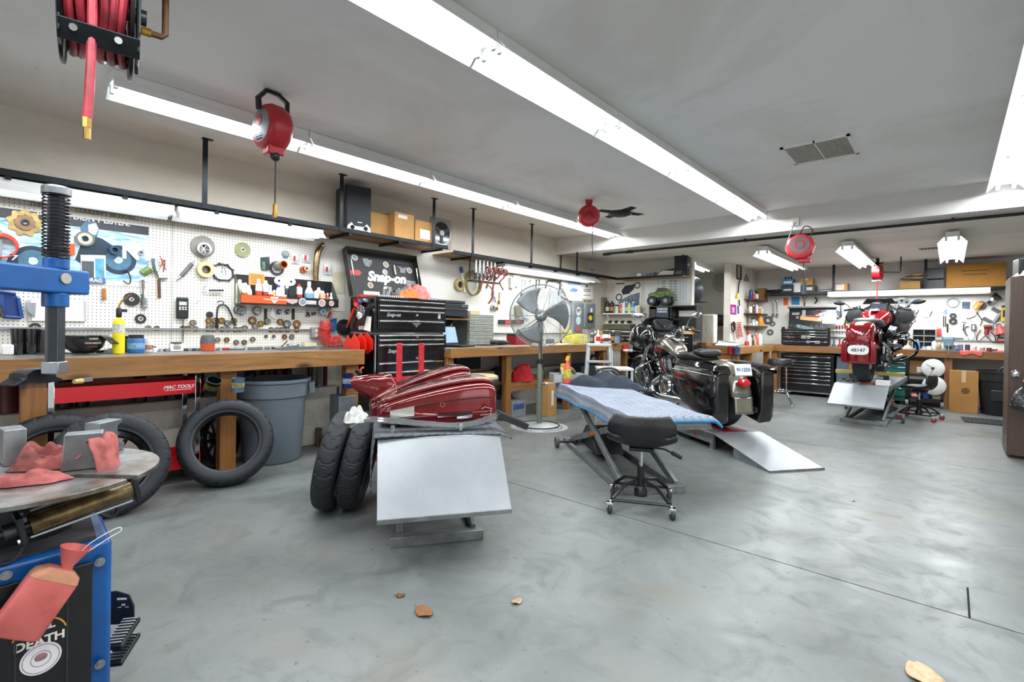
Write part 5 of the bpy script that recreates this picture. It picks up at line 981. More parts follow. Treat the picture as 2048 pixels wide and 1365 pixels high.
a=PZ(1186,450,H1);zc=PX(1184,535,p.x).z-H1;MB().tube(spline([(.05,0,-.30),(.045,.0,-.5),(.06,0,-.7),(.05,0,zc+.04)]),.005).build('cord',M_plas,t);MB().box((.05,0,zc),(.045,.04,.085)).build('socket_box',M_plas,t,bevel=.006)
q=PY(1590,443,YB-.002);t=thing('beam_outlet','white outlet box with grey cord on the beam face','outlet',q);MB().box((0,-.014,0),(.09,.028,.11)).build('cover',M_white,t,bevel=.004);MB().lathe([(0,.034),(.022,.034),(.024,.028)],(.005,0,-.02),(0,-1,0),n=18).build('socket',mat('c9b9a0',.5),t);MB().tube(spline([(0,-.04,-.03),(-.02,-.07,-.12),(-.05,-.12,-.26),(-.04,-.18,-.34)]),.006).build('cord',M_grey,t)
p=PY(1600,495,6.55);t=thing('cord_reel','red cord reel with dark face hanging below the beam','cord reel',p,8);MB().lathe([(0,-.06),(.12,-.058),(.15,-.035),(.155,0),(.15,.04),(.12,.06),(0,.06)],(0,0,0),(0,-1,.25),n=10).build('housing',mat('c23138',.4,0,.1),t,smooth=25);MB().lathe([(0,.066),(.105,.064),(.108,.058)],(0,0,.005),(0,-1,.25),n=24).build('face_plate',mat('76595c',.5,0,.15),t);MB().lathe([(.045,.068),(.05,.068)],(0,0,.008),(0,-1,.25),n=20).build('logo_ring',M_red,t);MB().box((.05,-.01,-.16),(.12,.07,.05)).build('snout',mat('b02229',.4),t,bevel=.01)
MB().tube(spline([(.10,0,.10),(.12,.02,.2),(.04,.1,.26),(-.02,.15,.16)]),.006).build('hanger_wire',M_plas,t);MB().tube([(.04,-.01,-.18),(.05,0,-.42)],.005).build('cord',M_plas,t);MB().cyl((.05,0,-.40),(.05,0,-.55),.02,.026).build('lamp_head',mat('3d4a58',.4),t);
p=PZ(1240,425,H1);t=thing('ceiling_diffuser','soot blackened ceiling diffuser near the beam','vent',(p.x,p.y,H1-.001),40);MB().lathe([(0,-.05),(.10,-.045),(.14,-.02),(.15,0)],n=8).build('core',M_dark,t)
for k_ in range(4):m_=MB();m_.T=rot((0,0,90*k_+20));m_.prism([(.10,-.07),(.33,-.04),(.30,.05),(.11,.06)],(0,0,-.006),(1,0,0),(0,1,0),.006);m_.build('soot_vane',mat('2a241e',.9,0,.5,20),t)
for k_ in range(3):MB().lathe([(.06+.04*k_,-.04+.01*k_),(.075+.04*k_,-.045+.01*k_)],n=20).build('ring',mat('8a7d6b',.6,.2,.3),t)
# return air grille
t=thing('air_grille','rectangular white ceiling vent grille with fine louvres','vent',(-.83,4.745,H1));W2,D2=.24,.26
for a in(((-W2,-D2,-.012),(W2,-D2+.025,0)),((-W2,D2-.025,-.012),(W2,D2,0)),((-W2,-D2,-.012),(-W2+.025,D2,0)),((W2-.025,-D2,-.012),(W2,D2,0)),((-.006,-D2,-.012),(.006,D2,0))):MB().bx(*a).build('frame',M_white,t)
MB().bx((-W2+.02,-D2+.02,-.002),(W2-.02,D2-.02,-.0005)).build('duct',mat('3c3a35',.9),t)
for i in range(34):x=-W2+.03+(2*W2-.06)*i/33;MB().box((x,0,-.008),(.003,2*D2-.05,.011),(0,35,0)).build('louvre',mat('c4c1b6',.5),t)
t=thing('air_grille','small slotted vent on the rear bay ceiling','vent',PZ(1870,496,H2-.001));MB().box((0,0,-.005),(.36,.12,.01)).build('frame',mat('9a9284',.6),t);[MB().box((-.14+.04*i,0,-.012),(.02,.09,.006)).build('slot',M_dark,t)for i in range(8)]
# ================================================================ motorcycle lifts
M_lift=mat('8b8f91',.42,.55,.2,9,c2='6c7072');M_deck=mat('999da0',.42,.5,.05,3,c2='8d9194');M_ldark=mat('3a3d40',.5,.4,.3,12)
def lift(label,loc,rz,W,L,z,ramp,base=(0.,0.),wheels=None,motor=True,sides=True):
 """ramp = (horizontal run, bottom z); local +y runs away from the ramp"""
 t=thing('motorcycle_lift',label,'lift',(loc[0],loc[1],0),rz);w=W/2
 MB().bx((-w,0,z-.012),(w,L,z)).build('deck',M_deck,t,bevel=.003)
 for s in(-1,1):MB().bx((s*w,0,z-.07),(s*(w-.03),L,z-.0125)).build('side_rail',M_lift,t,bevel=.003)
 run,zb=ramp;n=Vector((0,-run,zb-z)).normalized();k=Vector((0,n.z,-n.y))
 q=[Vector((x,0,z+.001))+n*d+k*o for o in(0,-.008)for x,d in((-w,.01),(w,.01),(w,math.hypot(run,z-zb)),(-w,math.hypot(run,z-zb)))]
 MB().add(q,[(0,1,2,3),(7,6,5,4),(0,1,5,4),(1,2,6,5),(2,3,7,6),(3,0,4,7)]).build('ramp',M_deck,t,bevel=.002)
 MB().cyl((-w,.004,z-.012),(w,.004,z-.012),.011,n=12).build('hinge',M_lift,t)
 q=Vector((0,0,z))+n*math.hypot(run,z-zb);MB().box(q+Vector((0,0,-.004)),(W,.012,.02)).build('ramp_lip',M_lift,t)
 if not sides:return t
 bx_,by=base;h=z-.08
 b=MB().bx((bx_-.255,by-.03,0),(bx_+.255,by+.03,.055)).build('base_bar',M_lift,t,bevel=.003)
 for s in(-1,1):
  MB().bx((bx_+s*.21,by+.03,.005),(bx_+s*.24,L*.78,.045)).build('base_rail',M_lift,t)
  a1,a2=Vector((bx_+s*.205,by+.02,.05)),Vector((bx_*.3+s*.205,L*.74,h));b1,b2=Vector((bx_+s*.17,L*.76,.05)),Vector((bx_*.3+s*.17,by+.12,h))
  for p0,p1 in((a1,a2),(b1,b2)):
   d=(p1-p0).normalized();e=Vector((1,0,0));f=d.cross(e).normalized()*.028
   MB().add([p+sx_*e*.014+sf*f for p in(p0,p1)for sx_,sf in((-1,-1),(1,-1),(1,1),(-1,1))],[(3,2,1,0),(4,5,6,7),(0,1,5,4),(1,2,6,5),(2,3,7,6),(3,0,4,7)]).build('scissor_arm',M_lift,t,bevel=.003)
  MB().cyl((bx_+s*.16,(a1.y+a2.y)/2,(a1.z+a2.z)/2),(bx_+s*.23,(a1.y+a2.y)/2,(a1.z+a2.z)/2),.018,n=14).build('pivot_pin',mat('b5603a',.4,.3,.2),t)
 MB().bx((bx_-.24,L*.76,.0),(bx_+.24,L*.80,.05)).build('rear_bar',M_lift,t)
 for wx,wy in wheels or():
  k=MB().lathe([(0,.016),(.05,.016),(.055,.008),(.055,-.008),(.05,-.016),(0,-.016)],(wx,wy,.055),(1,0,0),n=24).build('wheel',mat('55595c',.6,0,.2),t);MB().cyl((wx,wy,.055),(wx*.4+bx_*.6,wy,.055),.012).build('axle',M_ldark,k)
 if motor:MB().prism([(.95,.06),(1.45,.06),(1.45,.12),(1.3,.26),(1.15,.26)],(bx_-.13,0,0),(0,1,0),(0,0,1),.26).build('ram_housing',M_ldark,t,bevel=.006)
 return t
def inl(t,x,y,z=0.):return t.matrix_basis@Vector((x,y,z))
# ---- lift with the red saddlebags
l1=lift('steel motorcycle lift with hanging ramp plate carrying red saddlebags',(-2.06,1.758),57,.66,1.78,.60,(.276,.27),base=(0,.06))
pad=MB();w=.33
def mt(u,v):
 y=-.012+1.79*v;s=-.66+1.06*u;zz=.606+.006*math.sin(y*9+u*5)+.004*NZ.noise(Vector((u*9,v*14,3)))
 if s<-w:d=-w-s;return(-w-.012-.02*math.sin(d*6),y,zz-d*(.96 if v>.02 else .9)+.01)
 if s>w:return(s,y,zz-.03*(s-w)/.07)
 return(s,y+(-.02*math.sin(u*7)if v<.01 else 0),zz)
pad.grid(mt,44,50);M_pad=None
def quilt(name,c1,c2,sc,zig=.5):
 m,nt,b,L=nodes(name);t_=nt.nodes.new('ShaderNodeTexCoord').outputs['Object'];sp=nt.nodes.new('ShaderNodeSeparateXYZ');L(t_,sp.inputs[0])
 def M(op,a,v=None):
  n=nt.nodes.new('ShaderNodeMath');n.operation=op
  for i,q in enumerate((a,v)):
   if q is None:continue
   if hasattr(q,'is_output'):L(q,n.inputs[i])
   else:n.inputs[i].default_value=q
  return n.outputs[0]
 cross=M('SUBTRACT',sp.outputs[0],sp.outputs[2])
 tri=M('PINGPONG',M('MULTIPLY',sp.outputs[1],sc),.5)
 wv=M('ABSOLUTE',M('SUBTRACT',M('FRACT',M('ADD',M('MULTIPLY',cross,sc),tri)),.5));hh=M('POWER',M('MULTIPLY',wv,2.),.35)
 nz=noise(nt,obco(nt),5,5);c=mix(nt,ramp(nt,nz,[(.35,0.),(.7,1.)]),c1,c2);c=mix(nt,ramp(nt,wv,[(0.,.35),(.12,0.)]),c,'5b6470');L(c,b.inputs['Base Color']);b.inputs['Roughness'].default_value=.95
 bump(nt,b,hh,.9,.012);return m
tag(pad.build('packing_blanket',quilt('grey_quilting','6b6f74','53575c',22),None,smooth=60,solid=.008),'grey quilted blanket under the red saddlebags hanging off the lift side','blanket').matrix_basis=l1.matrix_basis
M_candy=mat('7d0f14',.12,.25,.1,3,coat=1.,c2='5c070b')
def saddlebag(name,label,root,x,y,z,e,L=.66,flip=1):
 t=thing(name,label,'saddlebag',inl(root,x,y,z),e=e,group='red saddlebags');P=[]
 def sec(xx,hd,z0,z1,n=28,ex=.42):
  c=[]
  for k in range(n):
   a=2*math.pi*k/n;cy_,cz_=math.copysign(abs(math.cos(a))**ex,math.cos(a)),math.copysign(abs(math.sin(a))**ex,math.sin(a));c.append((xx,hd*cy_,(z0+z1)/2+(z1-z0)/2*cz_))
  return c
 R0=[(-.5,.08,.04,.10),(-.49,.11,.015,.125),(-.42,.125,.0,.15),(-.2,.14,.0,.20),(.1,.15,0,.245),(.33,.15,.0,.265),(.44,.14,.01,.255),(.49,.12,.03,.225),(.5,.09,.06,.19)]
 MB().loft([sec(a*L,b_,c,d)for a,b_,c,d in R0]).build('bag_shell',M_candy,t,smooth=50,sub=1)
 MB().loft([sec(a*L,b_*.82,d-.012,d+.022,ex=.5)for a,b_,c,d in R0[1:-1]]).build('bag_lid',M_candy,t,smooth=50,sub=1)
 def side(a,zf): # point on the near face
  i=max(j for j in range(len(R0))if R0[j][0]<=a);i=min(i,len(R0)-2);f=(a-R0[i][0])/(R0[i+1][0]-R0[i][0]);b_,c,d=[R0[i][k]+(R0[i+1][k]-R0[i][k])*f for k in(1,2,3)];return Vector((a*L,-b_-.003,c+(d-c)*zf))
 for zf,nm,m_,r_ in((.30,'chrome_line',M_chrome,.003),(.62,'lid_seam',mat('2a0507',.3),.0035)):MB().tube([side(-.44+.88*i/20,zf)for i in range(21)],r_,n=6).build(nm,m_,t)
 def plate(a0,a1,z0,z1,m_,nm):q=[side(a0,z0),side(a1,z0),side(a1,z1),side(a0,z1)];o=Vector((0,-.006,0));MB().add(q+[p+o for p in q],[(0,1,2,3),(7,6,5,4),(0,1,5,4),(1,2,6,5),(2,3,7,6),(3,0,4,7)]).build(nm,m_,t)
 plate(-.40,-.21,.34,.62,mat('b9b3ab',.35,.4,.2),'chrome_plate');plate(.14,.27,.18,.32,M_gloss,'latch_recess');plate(-.02,.14,.24,.33,mat('2b0406',.2,0,0,coat=.5),'slot')
 MB().tube([side(.34,.22),side(.43,.22),side(.44,.34),side(.38,.40),side(.35,.36)],.005,n=6).build('latch',mat('c98a88',.2,.8,0),t);MB().lathe([(.014,.001),(.011,.001)],side(.02,.55),(0,-1,0),n=18).build('emblem',mat('c07a72',.3,.6,0),t)
 return t
saddlebag('saddlebag','glossy dark red saddlebag lying across the lift, nearest the ramp',l1,.02,.34,.612,(0,0,57),.70)
saddlebag('saddlebag','second dark red saddlebag lying behind the first on lift',l1,-.02,.72,.612,(0,-8,60),.70)
sb3=thing('fender_panel','dark red side cover panel poking out behind saddlebags','panel',inl(l1,-.34,.78,.615),57);MB().loft([[(x,y_+.02*math.cos(a),zc+r_*math.sin(a))for a in[2*math.pi*k/14 for k in range(14)]]for x,y_,zc,r_ in((-.16,0,.20,.02),(-.14,0,.19,.045),(-.02,0,.16,.09),(.1,0,.13,.12),(.14,0,.12,.05))]).build('panel_shell',M_candy,sb3,smooth=60)
t=thing('chrome_engine_guard','long chrome guard rails lying along the blanket edge','guard',inl(l1,0,.07,.612),57)
for k,(dy,dz)in enumerate(((0,.012),(.028,.018),(.052,.014))):
 MB().tube(spline([(-.47,.06+dy,.02+dz),(-.40,.03+dy,.055+dz),(-.28,dy,.052+dz),(.05,dy,.012+dz),(.22,dy,.022+dz),(.34,dy,.062+dz)],5),.012,n=10).build('rail_tube',M_chrome,t)
for x in(-.25,.12):MB().cyl((x,-.012,.002),(x,-.012,.03),.010,n=8).box((x,-.012,.03),(.022,.012,.03)).build('clamp',M_chrome,t)
g2=MB();g2.T=rot((0,24,6),(.40,.01,.045));g2.box((.02,0,0),(.20,.07,.022)).box((.02,.03,.016),(.20,.012,.03)).box((.02,-.03,.014),(.20,.010,.026));g2.build('guard_end',M_dark,t,bevel=.004)
cloth('plastic_bag','crumpled clear plastic bag on chrome rails above two tires',inl(l1,-.44,.14,.67),.07,.06,.085,mat('c9c9c4',.25,0,.25,30),57,21,fold=.8,sc=14,cat='bag')
for i,(x,y,lb)in enumerate(((-3.02,1.62,'narrow tire leaning on the lift, outer one of two'),(-2.925,1.735,'narrow tire leaning on the lift, inner one beside blanket'))):
 tyre('tire_casing',lb,(x,y,.006),(0,11,47),.315,.135,.215,'front tires leaning on lift',tread=24)
t=thing('yellow_tag','small orange brown chock wedged under the inner tire','chock',PZ(703,1008,0),45);MB().prism([(-.04,0),(.04,0),(.03,.03),(-.03,.04)],(0,0,0),(1,0,0),(0,0,1),.05).build('chock',mat('a8702c',.6,0,.2),t)
# ---- lift with the blue quilted blanket
l2=lift('grey scissor motorcycle lift under a pale blue blanket',(-1.48,3.40),50,.60,2.15,.565,(.02,.50),base=(-.10,.10),wheels=((-.46,1.5),(.02,1.5)))
bk=MB();w=.30
def bl(u,v):
 y=-.05+2.22*v;s=-.44+.82*u;wv=.006*math.sin(y*8+u*3)+.005*NZ.noise(Vector((u*6,v*9,8)))
 zz=.574+wv;front=max(0.,.035-(y+.05))/.035
 if s<-w:d=(-w-s)*(1.0-.12*math.sin(v*5));p=Vector((-w-.012-.05*min(1,d*3)*(.5+.5*math.sin(y*7)),y-.05*(1-v)**4*d*4,zz-d*.95+.008))
 elif s>w:d=s-w;p=Vector((w+d*.7,y,zz-d*.5))
 else:p=Vector((s,y,zz+.008*math.exp(-((s+.3)*12)**2)))
 p.z-=.03*front;p.y-=.012*front;return tuple(p)
bk.grid(bl,48,60)
bko=thing('moving_blanket','pale blue zigzag quilted moving blanket with bright blue binding','blanket',l2.location,50);bk.build('quilted_sheet',quilt('blue_quilting','8f96a3','7f8796',16),bko,smooth=60,solid=.008)
M_bind=mat('1f78ad',.7,0,.15)
MB().tube([bl(u/40,0)for u in range(41)],.010,n=6).build('binding',M_bind,bko);MB().tube([bl(0,v/40)for v in range(41)],.010,n=6).build('binding',M_bind,bko);MB().tube([bl(1,v/40)for v in range(41)],.010,n=6).build('binding',M_bind,bko)
p=PZ(1212,773,.58);cloth('dark_jacket','dark slate cloth jacket thrown over the far end of blanket',(p.x,p.y,.575),.42,.20,.17,mat('2b3440',.9,0,.2,18,.2),14,31,fold=.5,sc=3.2,cat='jacket',n=60)
t=thing('tank_frame','bent metal tubes lying on blanket behind the dark jacket','frame part',PZ(1212,756,.60),30);MB().tube(spline([(-.12,0,.02),(-.1,0,.09),(.05,0,.12),(.15,0,.08),(.16,0,.02)]),.012).build('tube',M_dsteel,t);MB().tube(spline([(-.12,.06,.02),(0,.06,.10),(.14,.06,.03)]),.010).build('tube',M_dsteel,t)
rolling_stool('black tractor seat stool on casters before the blue blanket lift',(-1.555,3.10,0),27,seat_z=.43)
# ---- low lift with ramp under the chrome motorcycle
l3=lift('low motorcycle lift with red deck mat and long ramp on the floor',(-1.595,5.25),54.5,.55,2.15,.17,(.78,.012),sides=False)
MB().bx((-.13,.02,.1705),(.13,1.4,.176)).build('deck_mat',mat('8a1c24',.55,0,.15),l3)
for s in(-1,1):MB().prism([(-.78,0),(-.30,0),(-.30,.095),(-.78,.006)],(s*.265,0,0),(0,1,0),(0,0,1),.008).build('ramp_cheek',M_lift,l3);MB().bx((s*.26,.02,0),(s*.23,.07,.10)).build('foot',M_lift,l3);MB().bx((s*.275,0,.06),(s*.268,2.15,.158)).build('rail_skirt',M_lift,l3);MB().bx((s*.22,.5,0),(s*.18,1.9,.06)).build('base_rail',M_ldark,l3)
for y,wdt,col in((1.05,.22,'2a5aa0'),(.80,.16,'c8503a'),(1.32,.2,'b54a38'),(.62,.10,'b9c2cc'),(.40,.09,'6a5a44'),(.30,.06,'8a3a30')):MB().bx((-.2765,y-wdt/2,.082),(-.276,y+wdt/2,.15)).build('rail_sticker',mat(col,.5,0,.6,45),l3)
# ---- lift with the red motorcycle
l4=lift('raised scissor lift with tilted ramp under the red motorcycle',(-.88,8.02),-2,.60,2.2,.50,(.43,.26),base=(.05,-.12),wheels=((.42,.35),(-.36,1.2)))
# ================================================================ pedestal fan
t=thing('pedestal_fan','large grey pedestal fan with wire guard standing by the second bench','fan',(-3.68,4.68,0));M_fan=mat('8f9388',.4,.4,.2,14);M_fan2=mat('8b9092',.35,.5,.15)
MB().lathe([(0,.05),(.10,.045),(.22,.025),(.265,.01),(.27,0),(0,0)],n=48).build('base',mat('b4b8b6',.4,.2,.15),t);MB().tube(arc((0,0,.026),.24,0,354,48,(1,0,0),(0,1,0)),.006,closed=True).build('trailing_cord',M_plas,t);MB().lathe([(.28,0),(.345,0),(.345,.003),(.28,.003)],n=40).build('base_skirt',mat('a9acaa',.5,.2,.15),t)
MB().cyl((0,0,.04),(0,0,.80),.034,n=18).build('pole',M_fan,t);MB().cyl((0,0,.78),(0,0,1.26),.024,n=16).build('upper_pole',M_fan,t);MB().lathe([(.038,.76),(.038,.81),(.030,.82)],n=18).build('collar',M_plas,t);MB().cyl((.03,0,.52),(.09,.0,.52),.012).sph((.10,0,.52),.022).build('clamp_knob',M_chrome,t)
fc=Vector((0,0,1.335));ax_=Vector((.60,-.80,.0)).normalized();u_=Vector((-ax_.y,ax_.x,0));v_=Vector((0,0,1));RG=.375
MB().tube(spline([Vector((.02,0,.5)),Vector((.06,.02,.62)),Vector((.035,-.02,.8)),Vector((.03,-.03,1.1)),fc-ax_*.12+Vector((0,0,-.05))]),.006).build('power_cord',M_plas,t)
for sgn in(1,-1):
 g_=MB()
 for k in range(1,27):
  r=RG*k/26;off=sgn*(.10-.055*(r/RG)**3)*(1 if k<26 else .4);g_.tube([fc+ax_*off+u_*r*math.cos(a)+v_*r*math.sin(a)for a in[2*math.pi*i/44 for i in range(44)]],.002 if k<26 else .007,n=4,closed=True)
 o=g_.build('wire_guard' if sgn>0 else 'rear_guard',M_fan2,t);o['kind']='stuff'
 for k in range(10):a=2*math.pi*k/10;MB().tube([fc+ax_*sgn*(.10-.055*f**3)+(u_*math.cos(a)+v_*math.sin(a))*RG*f for f in(.08,.3,.55,.8,1.)],.0026,n=4).build('guard_spoke',M_fan2,t)
MB().lathe([(0,.112),(.035,.108),(.04,.095)],fc,ax_,n=20).build('guard_badge',M_chrome,t);MB().lathe([(0,-.22),(.06,-.21),(.075,-.12),(.075,-.04),(.05,.03),(0,.045)],fc,ax_,n=24).build('motor',mat('6c7072',.4,.4,.2),t)
for k in range(3):
 a0=R(8+120*k)
 def bla(u,v,a0=a0):a=a0+R(-12-26*v+(52+10*v)*u);r=.07+.265*v;return fc+ax_*(.05*(u-.5))+u_*r*math.cos(a)+v_*r*math.sin(a)
 MB().grid(bla,8,8).build('blade',mat('7e8486',.35,.5,.15),t,solid=.003)
# ================================================================ bar stool beside the lift
bar_stool('chrome bar stool with cream seat beside the saddlebag lift',(-3.78,3.78,0),20,.66,mat('b7a476',.6,0,.2,20),mat('1c2124',.4),rs=.19,spread=.25)
t=thing('rubbish_bin','clear lined grey bin standing behind the bar stool','trash can',(-4.05,3.93,0));MB().lathe([(0,.004),(.15,.004),(.19,.55),(.20,.60),(.19,.60),(.18,.55),(.14,.02),(0,.02)],n=32).build('bin_shell',mat('8c979b',.4,0,.15),t);MB().lathe([(.205,.58),(.21,.62),(.20,.63),(.17,.60),(.1,.52)],n=32).build('bag_liner',mat('aeb6b8',.2,0,.3,24),t)
# ================================================================ motorcycles (local +y is forward, wheels on z = 0)
def loftx(secs,n=20,ex=.6): # secs: (y, zc, half width, half height) along y
 return[[(hw*math.copysign(abs(math.cos(a))**ex,math.cos(a)),y,zc+hh*math.copysign(abs(math.sin(a))**ex,math.sin(a)))for a in[2*math.pi*k/n for k in range(n)]]for y,zc,hw,hh in secs]
def fender(mid_y,mid_z,r,w,a0,a1,th=.006,n=16):
 m_=MB()
 def f(u,v):a=R(a0+(a1-a0)*v);s=2*u-1;rr=r-.05*abs(s)**2.4;return(w/2*math.sin(s*1.45)/math.sin(1.45),mid_y+rr*math.cos(a),mid_z+rr*math.sin(a))
 return m_.grid(f,14,n)
def engine(t,mt,y=.05,z=.34):
 case=MB().loft(loftx([(y-.24,z-.04,.10,.10),(y-.18,z,.13,.15),(y+.05,z,.14,.16),(y+.20,z-.02,.13,.13),(y+.26,z-.02,.08,.08)],ex=.55)).build('crankcase',mt,t,smooth=45)
 for s,dy in((-1,-.23),(1,.23)):
  a=Vector((0,dy*.98,1.0)).normalized();o=Vector((0,y+.02+dy*.42,z+.13));cyl=MB().cyl(o,o+a*.26,.055,n=18).build('cylinder',M_dsteel,t)
  for k in range(9):MB().cyl(o+a*(.04+.018*k),o+a*(.048+.018*k),.085,n=20).build('cooling_fin',mat('9ea2a5',.3,.85,.1),cyl)
  MB().box(o+a*.235,(.15,.13,.08),(math.degrees(-math.atan2(dy*.98,1))if False else-13*(1 if dy>0 else-1),0,0)).build('rocker_box',M_chrome,t,bevel=.015)
  for x in(-.06,-.04):MB().cyl(o+Vector((x*1.8,0,.0)),o+a*.2+Vector((x*1.8,0,0)),.009).build('pushrod_tube',M_chrome,t)
 for sx in(-1,1):MB().lathe([(0,.045),(.07,.042),(.115,.025),(.13,0)],(sx*.135,y+.02,z-.01),(sx,0,0),n=26).build('case_cover',M_chrome,t);MB().lathe([(0,.03),(.05,.028),(.075,.012),(.08,0)],(sx*.12,y-.2,z-.02),(sx,0,0),n=22).build('gear_cover',M_chrome,t)
 MB().lathe([(0,.06),(.05,.058),(.085,.04),(.09,0)],(.13,y+.02,z+.22),(1,0,0),n=24).build('air_cleaner',M_chrome,t);MB().cyl((-.05,y+.28,z-.12),(-.05,y+.28,z+.02),.035,n=18).build('oil_filter',M_gloss,t)
def road_wheel(t,y,Ro,w,ri,m_rim,spokes=9,nm='tire'):
 mb=tyre_mesh(Ro,w,ri,tread=26,n=110);k=mb.build(nm,M_rub,t,(0,y,0),smooth=28);wheel_cast(k,(0,0,Ro),ri,w*.75,spokes,m_rim,.055)
 for sx in(-1,1):MB().lathe([(.085,0),(.145,0),(.145,.005),(.085,.005),(.085,0)],(sx*.07,0,Ro),(sx,0,0),n=30).build('brake_disc',M_steel,k)
def bag(t,sx,m_,trim,y0=-.92,y1=-.32,z0=.30,z1=.66,x0=.19,x1=.37,droop=.0,nm='saddlebag'):
 def sec(y,zb_,zt_,xa,xb):return[(sx*a,y,c)for a,c in((xa,zb_+.02),(xa,zt_),(xa+.02,zt_+.015),(xb-.03,zt_+.012),(xb,zt_-.03),(xb,zb_+.06),(xb-.03,zb_+.01),(xa+.03,zb_))]
 b_=MB().loft([sec(y0-.04,z0+.14-droop,z1-.06,x0+.02,x1-.04),sec(y0,z0-droop,z1-.02,x0,x1-.01),sec((y0+y1)/2,z0-.01-droop*.4,z1,x0,x1),sec(y1-.06,z0+.04,z1,x0,x1),sec(y1,z0+.12,z1-.05,x0+.02,x1-.04)]).build(nm,m_,t,smooth=40,bevel=.012)
 MB().loft([sec(y0-.03,z1-.075,z1-.02,x0-.002,x1+.002),sec(y0,z1-.06,z1+.015,x0-.004,x1+.006),sec((y0+y1)/2,z1-.05,z1+.04,x0-.004,x1+.006),sec(y1-.04,z1-.05,z1+.03,x0,x1+.004),sec(y1,z1-.06,z1-.02,x0+.01,x1-.02)]).build('bag_lid',m_,b_,smooth=40,bevel=.01)
 if trim:MB().tube([(sx*(x1+.004),y0+.0,z1-.065),(sx*(x1+.006),(y0+y1)/2,z1-.055),(sx*(x1+.004),y1-.05,z1-.055)],.006).tube([(sx*(x0),y0-.015,z1-.07),(sx*(x1-.01),y0-.012,z1-.07)],.007).build('trim',M_chrome,b_);MB().box((sx*(x1+.002),y1-.16,z1-.12),(.008,.12,.032)).build('reflector',mat('8a1016',.2),b_)
 return b_
def bars(t,z,y,w,rise=.12,grip_m=None,m_=None):
 m_=m_ or M_chrome
 hb=MB().tube(spline([(-w,y-.18,z),(-w*.75,y-.12,z+.03),(-w*.45,y-.02,z+.02),(-.1,y,z-rise),(.1,y,z-rise),(w*.45,y-.02,z+.02),(w*.75,y-.12,z+.03),(w,y-.18,z)],5),.0127,n=10).build('handlebar',m_,t)
 for s in(-1,1):
  MB().tube([(s*w*.80,y-.13,z+.025),(s*w*1.01,y-.183,z)],.019,n=12).build('grip',grip_m or M_plas,hb);MB().tube(spline([(s*w*.72,y-.09,z+.03),(s*w*.8,y-.06,z+.025),(s*w*.98,y-.12,z+.005)]),.007).build('lever',M_chrome,hb);MB().box((s*w*.70,y-.1,z+.035),(.06,.045,.045)).build('switch_box',M_plas,hb,bevel=.008);MB().cyl((s*w*.6,y-.06,z+.03),(s*w*.6,y-.06,z+.075),.03,n=14).build('reservoir',M_chrome,hb)
 return hb
def mirror(t,s,p,tip,m_,face=None):
 k=MB().tube([p,(Vector(p)+Vector(tip))/2+Vector((0,.02,.02)),tip],.006).build('mirror_stem',m_,t);c=Vector(tip)+Vector((s*.055,-.01,.01));MB().sph(c,(.085,.02,.036),e=(0,-s*8,s*10)).build('mirror_head',m_,k)
def forks(t,yt,zt_,yb,zb_,m_,x=.11):
 for s in(-1,1):MB().tube([(s*x,yb,zb_),(s*x,yb+(yt-yb)*.45,zb_+(zt_-zb_)*.45)],.032,n=14).build('fork_slider',m_,t);MB().tube([(s*x,yb+(yt-yb)*.4,zb_+(zt_-zb_)*.4),(s*x,yt,zt_)],.024,n=14).build('fork_tube',M_chrome,t)
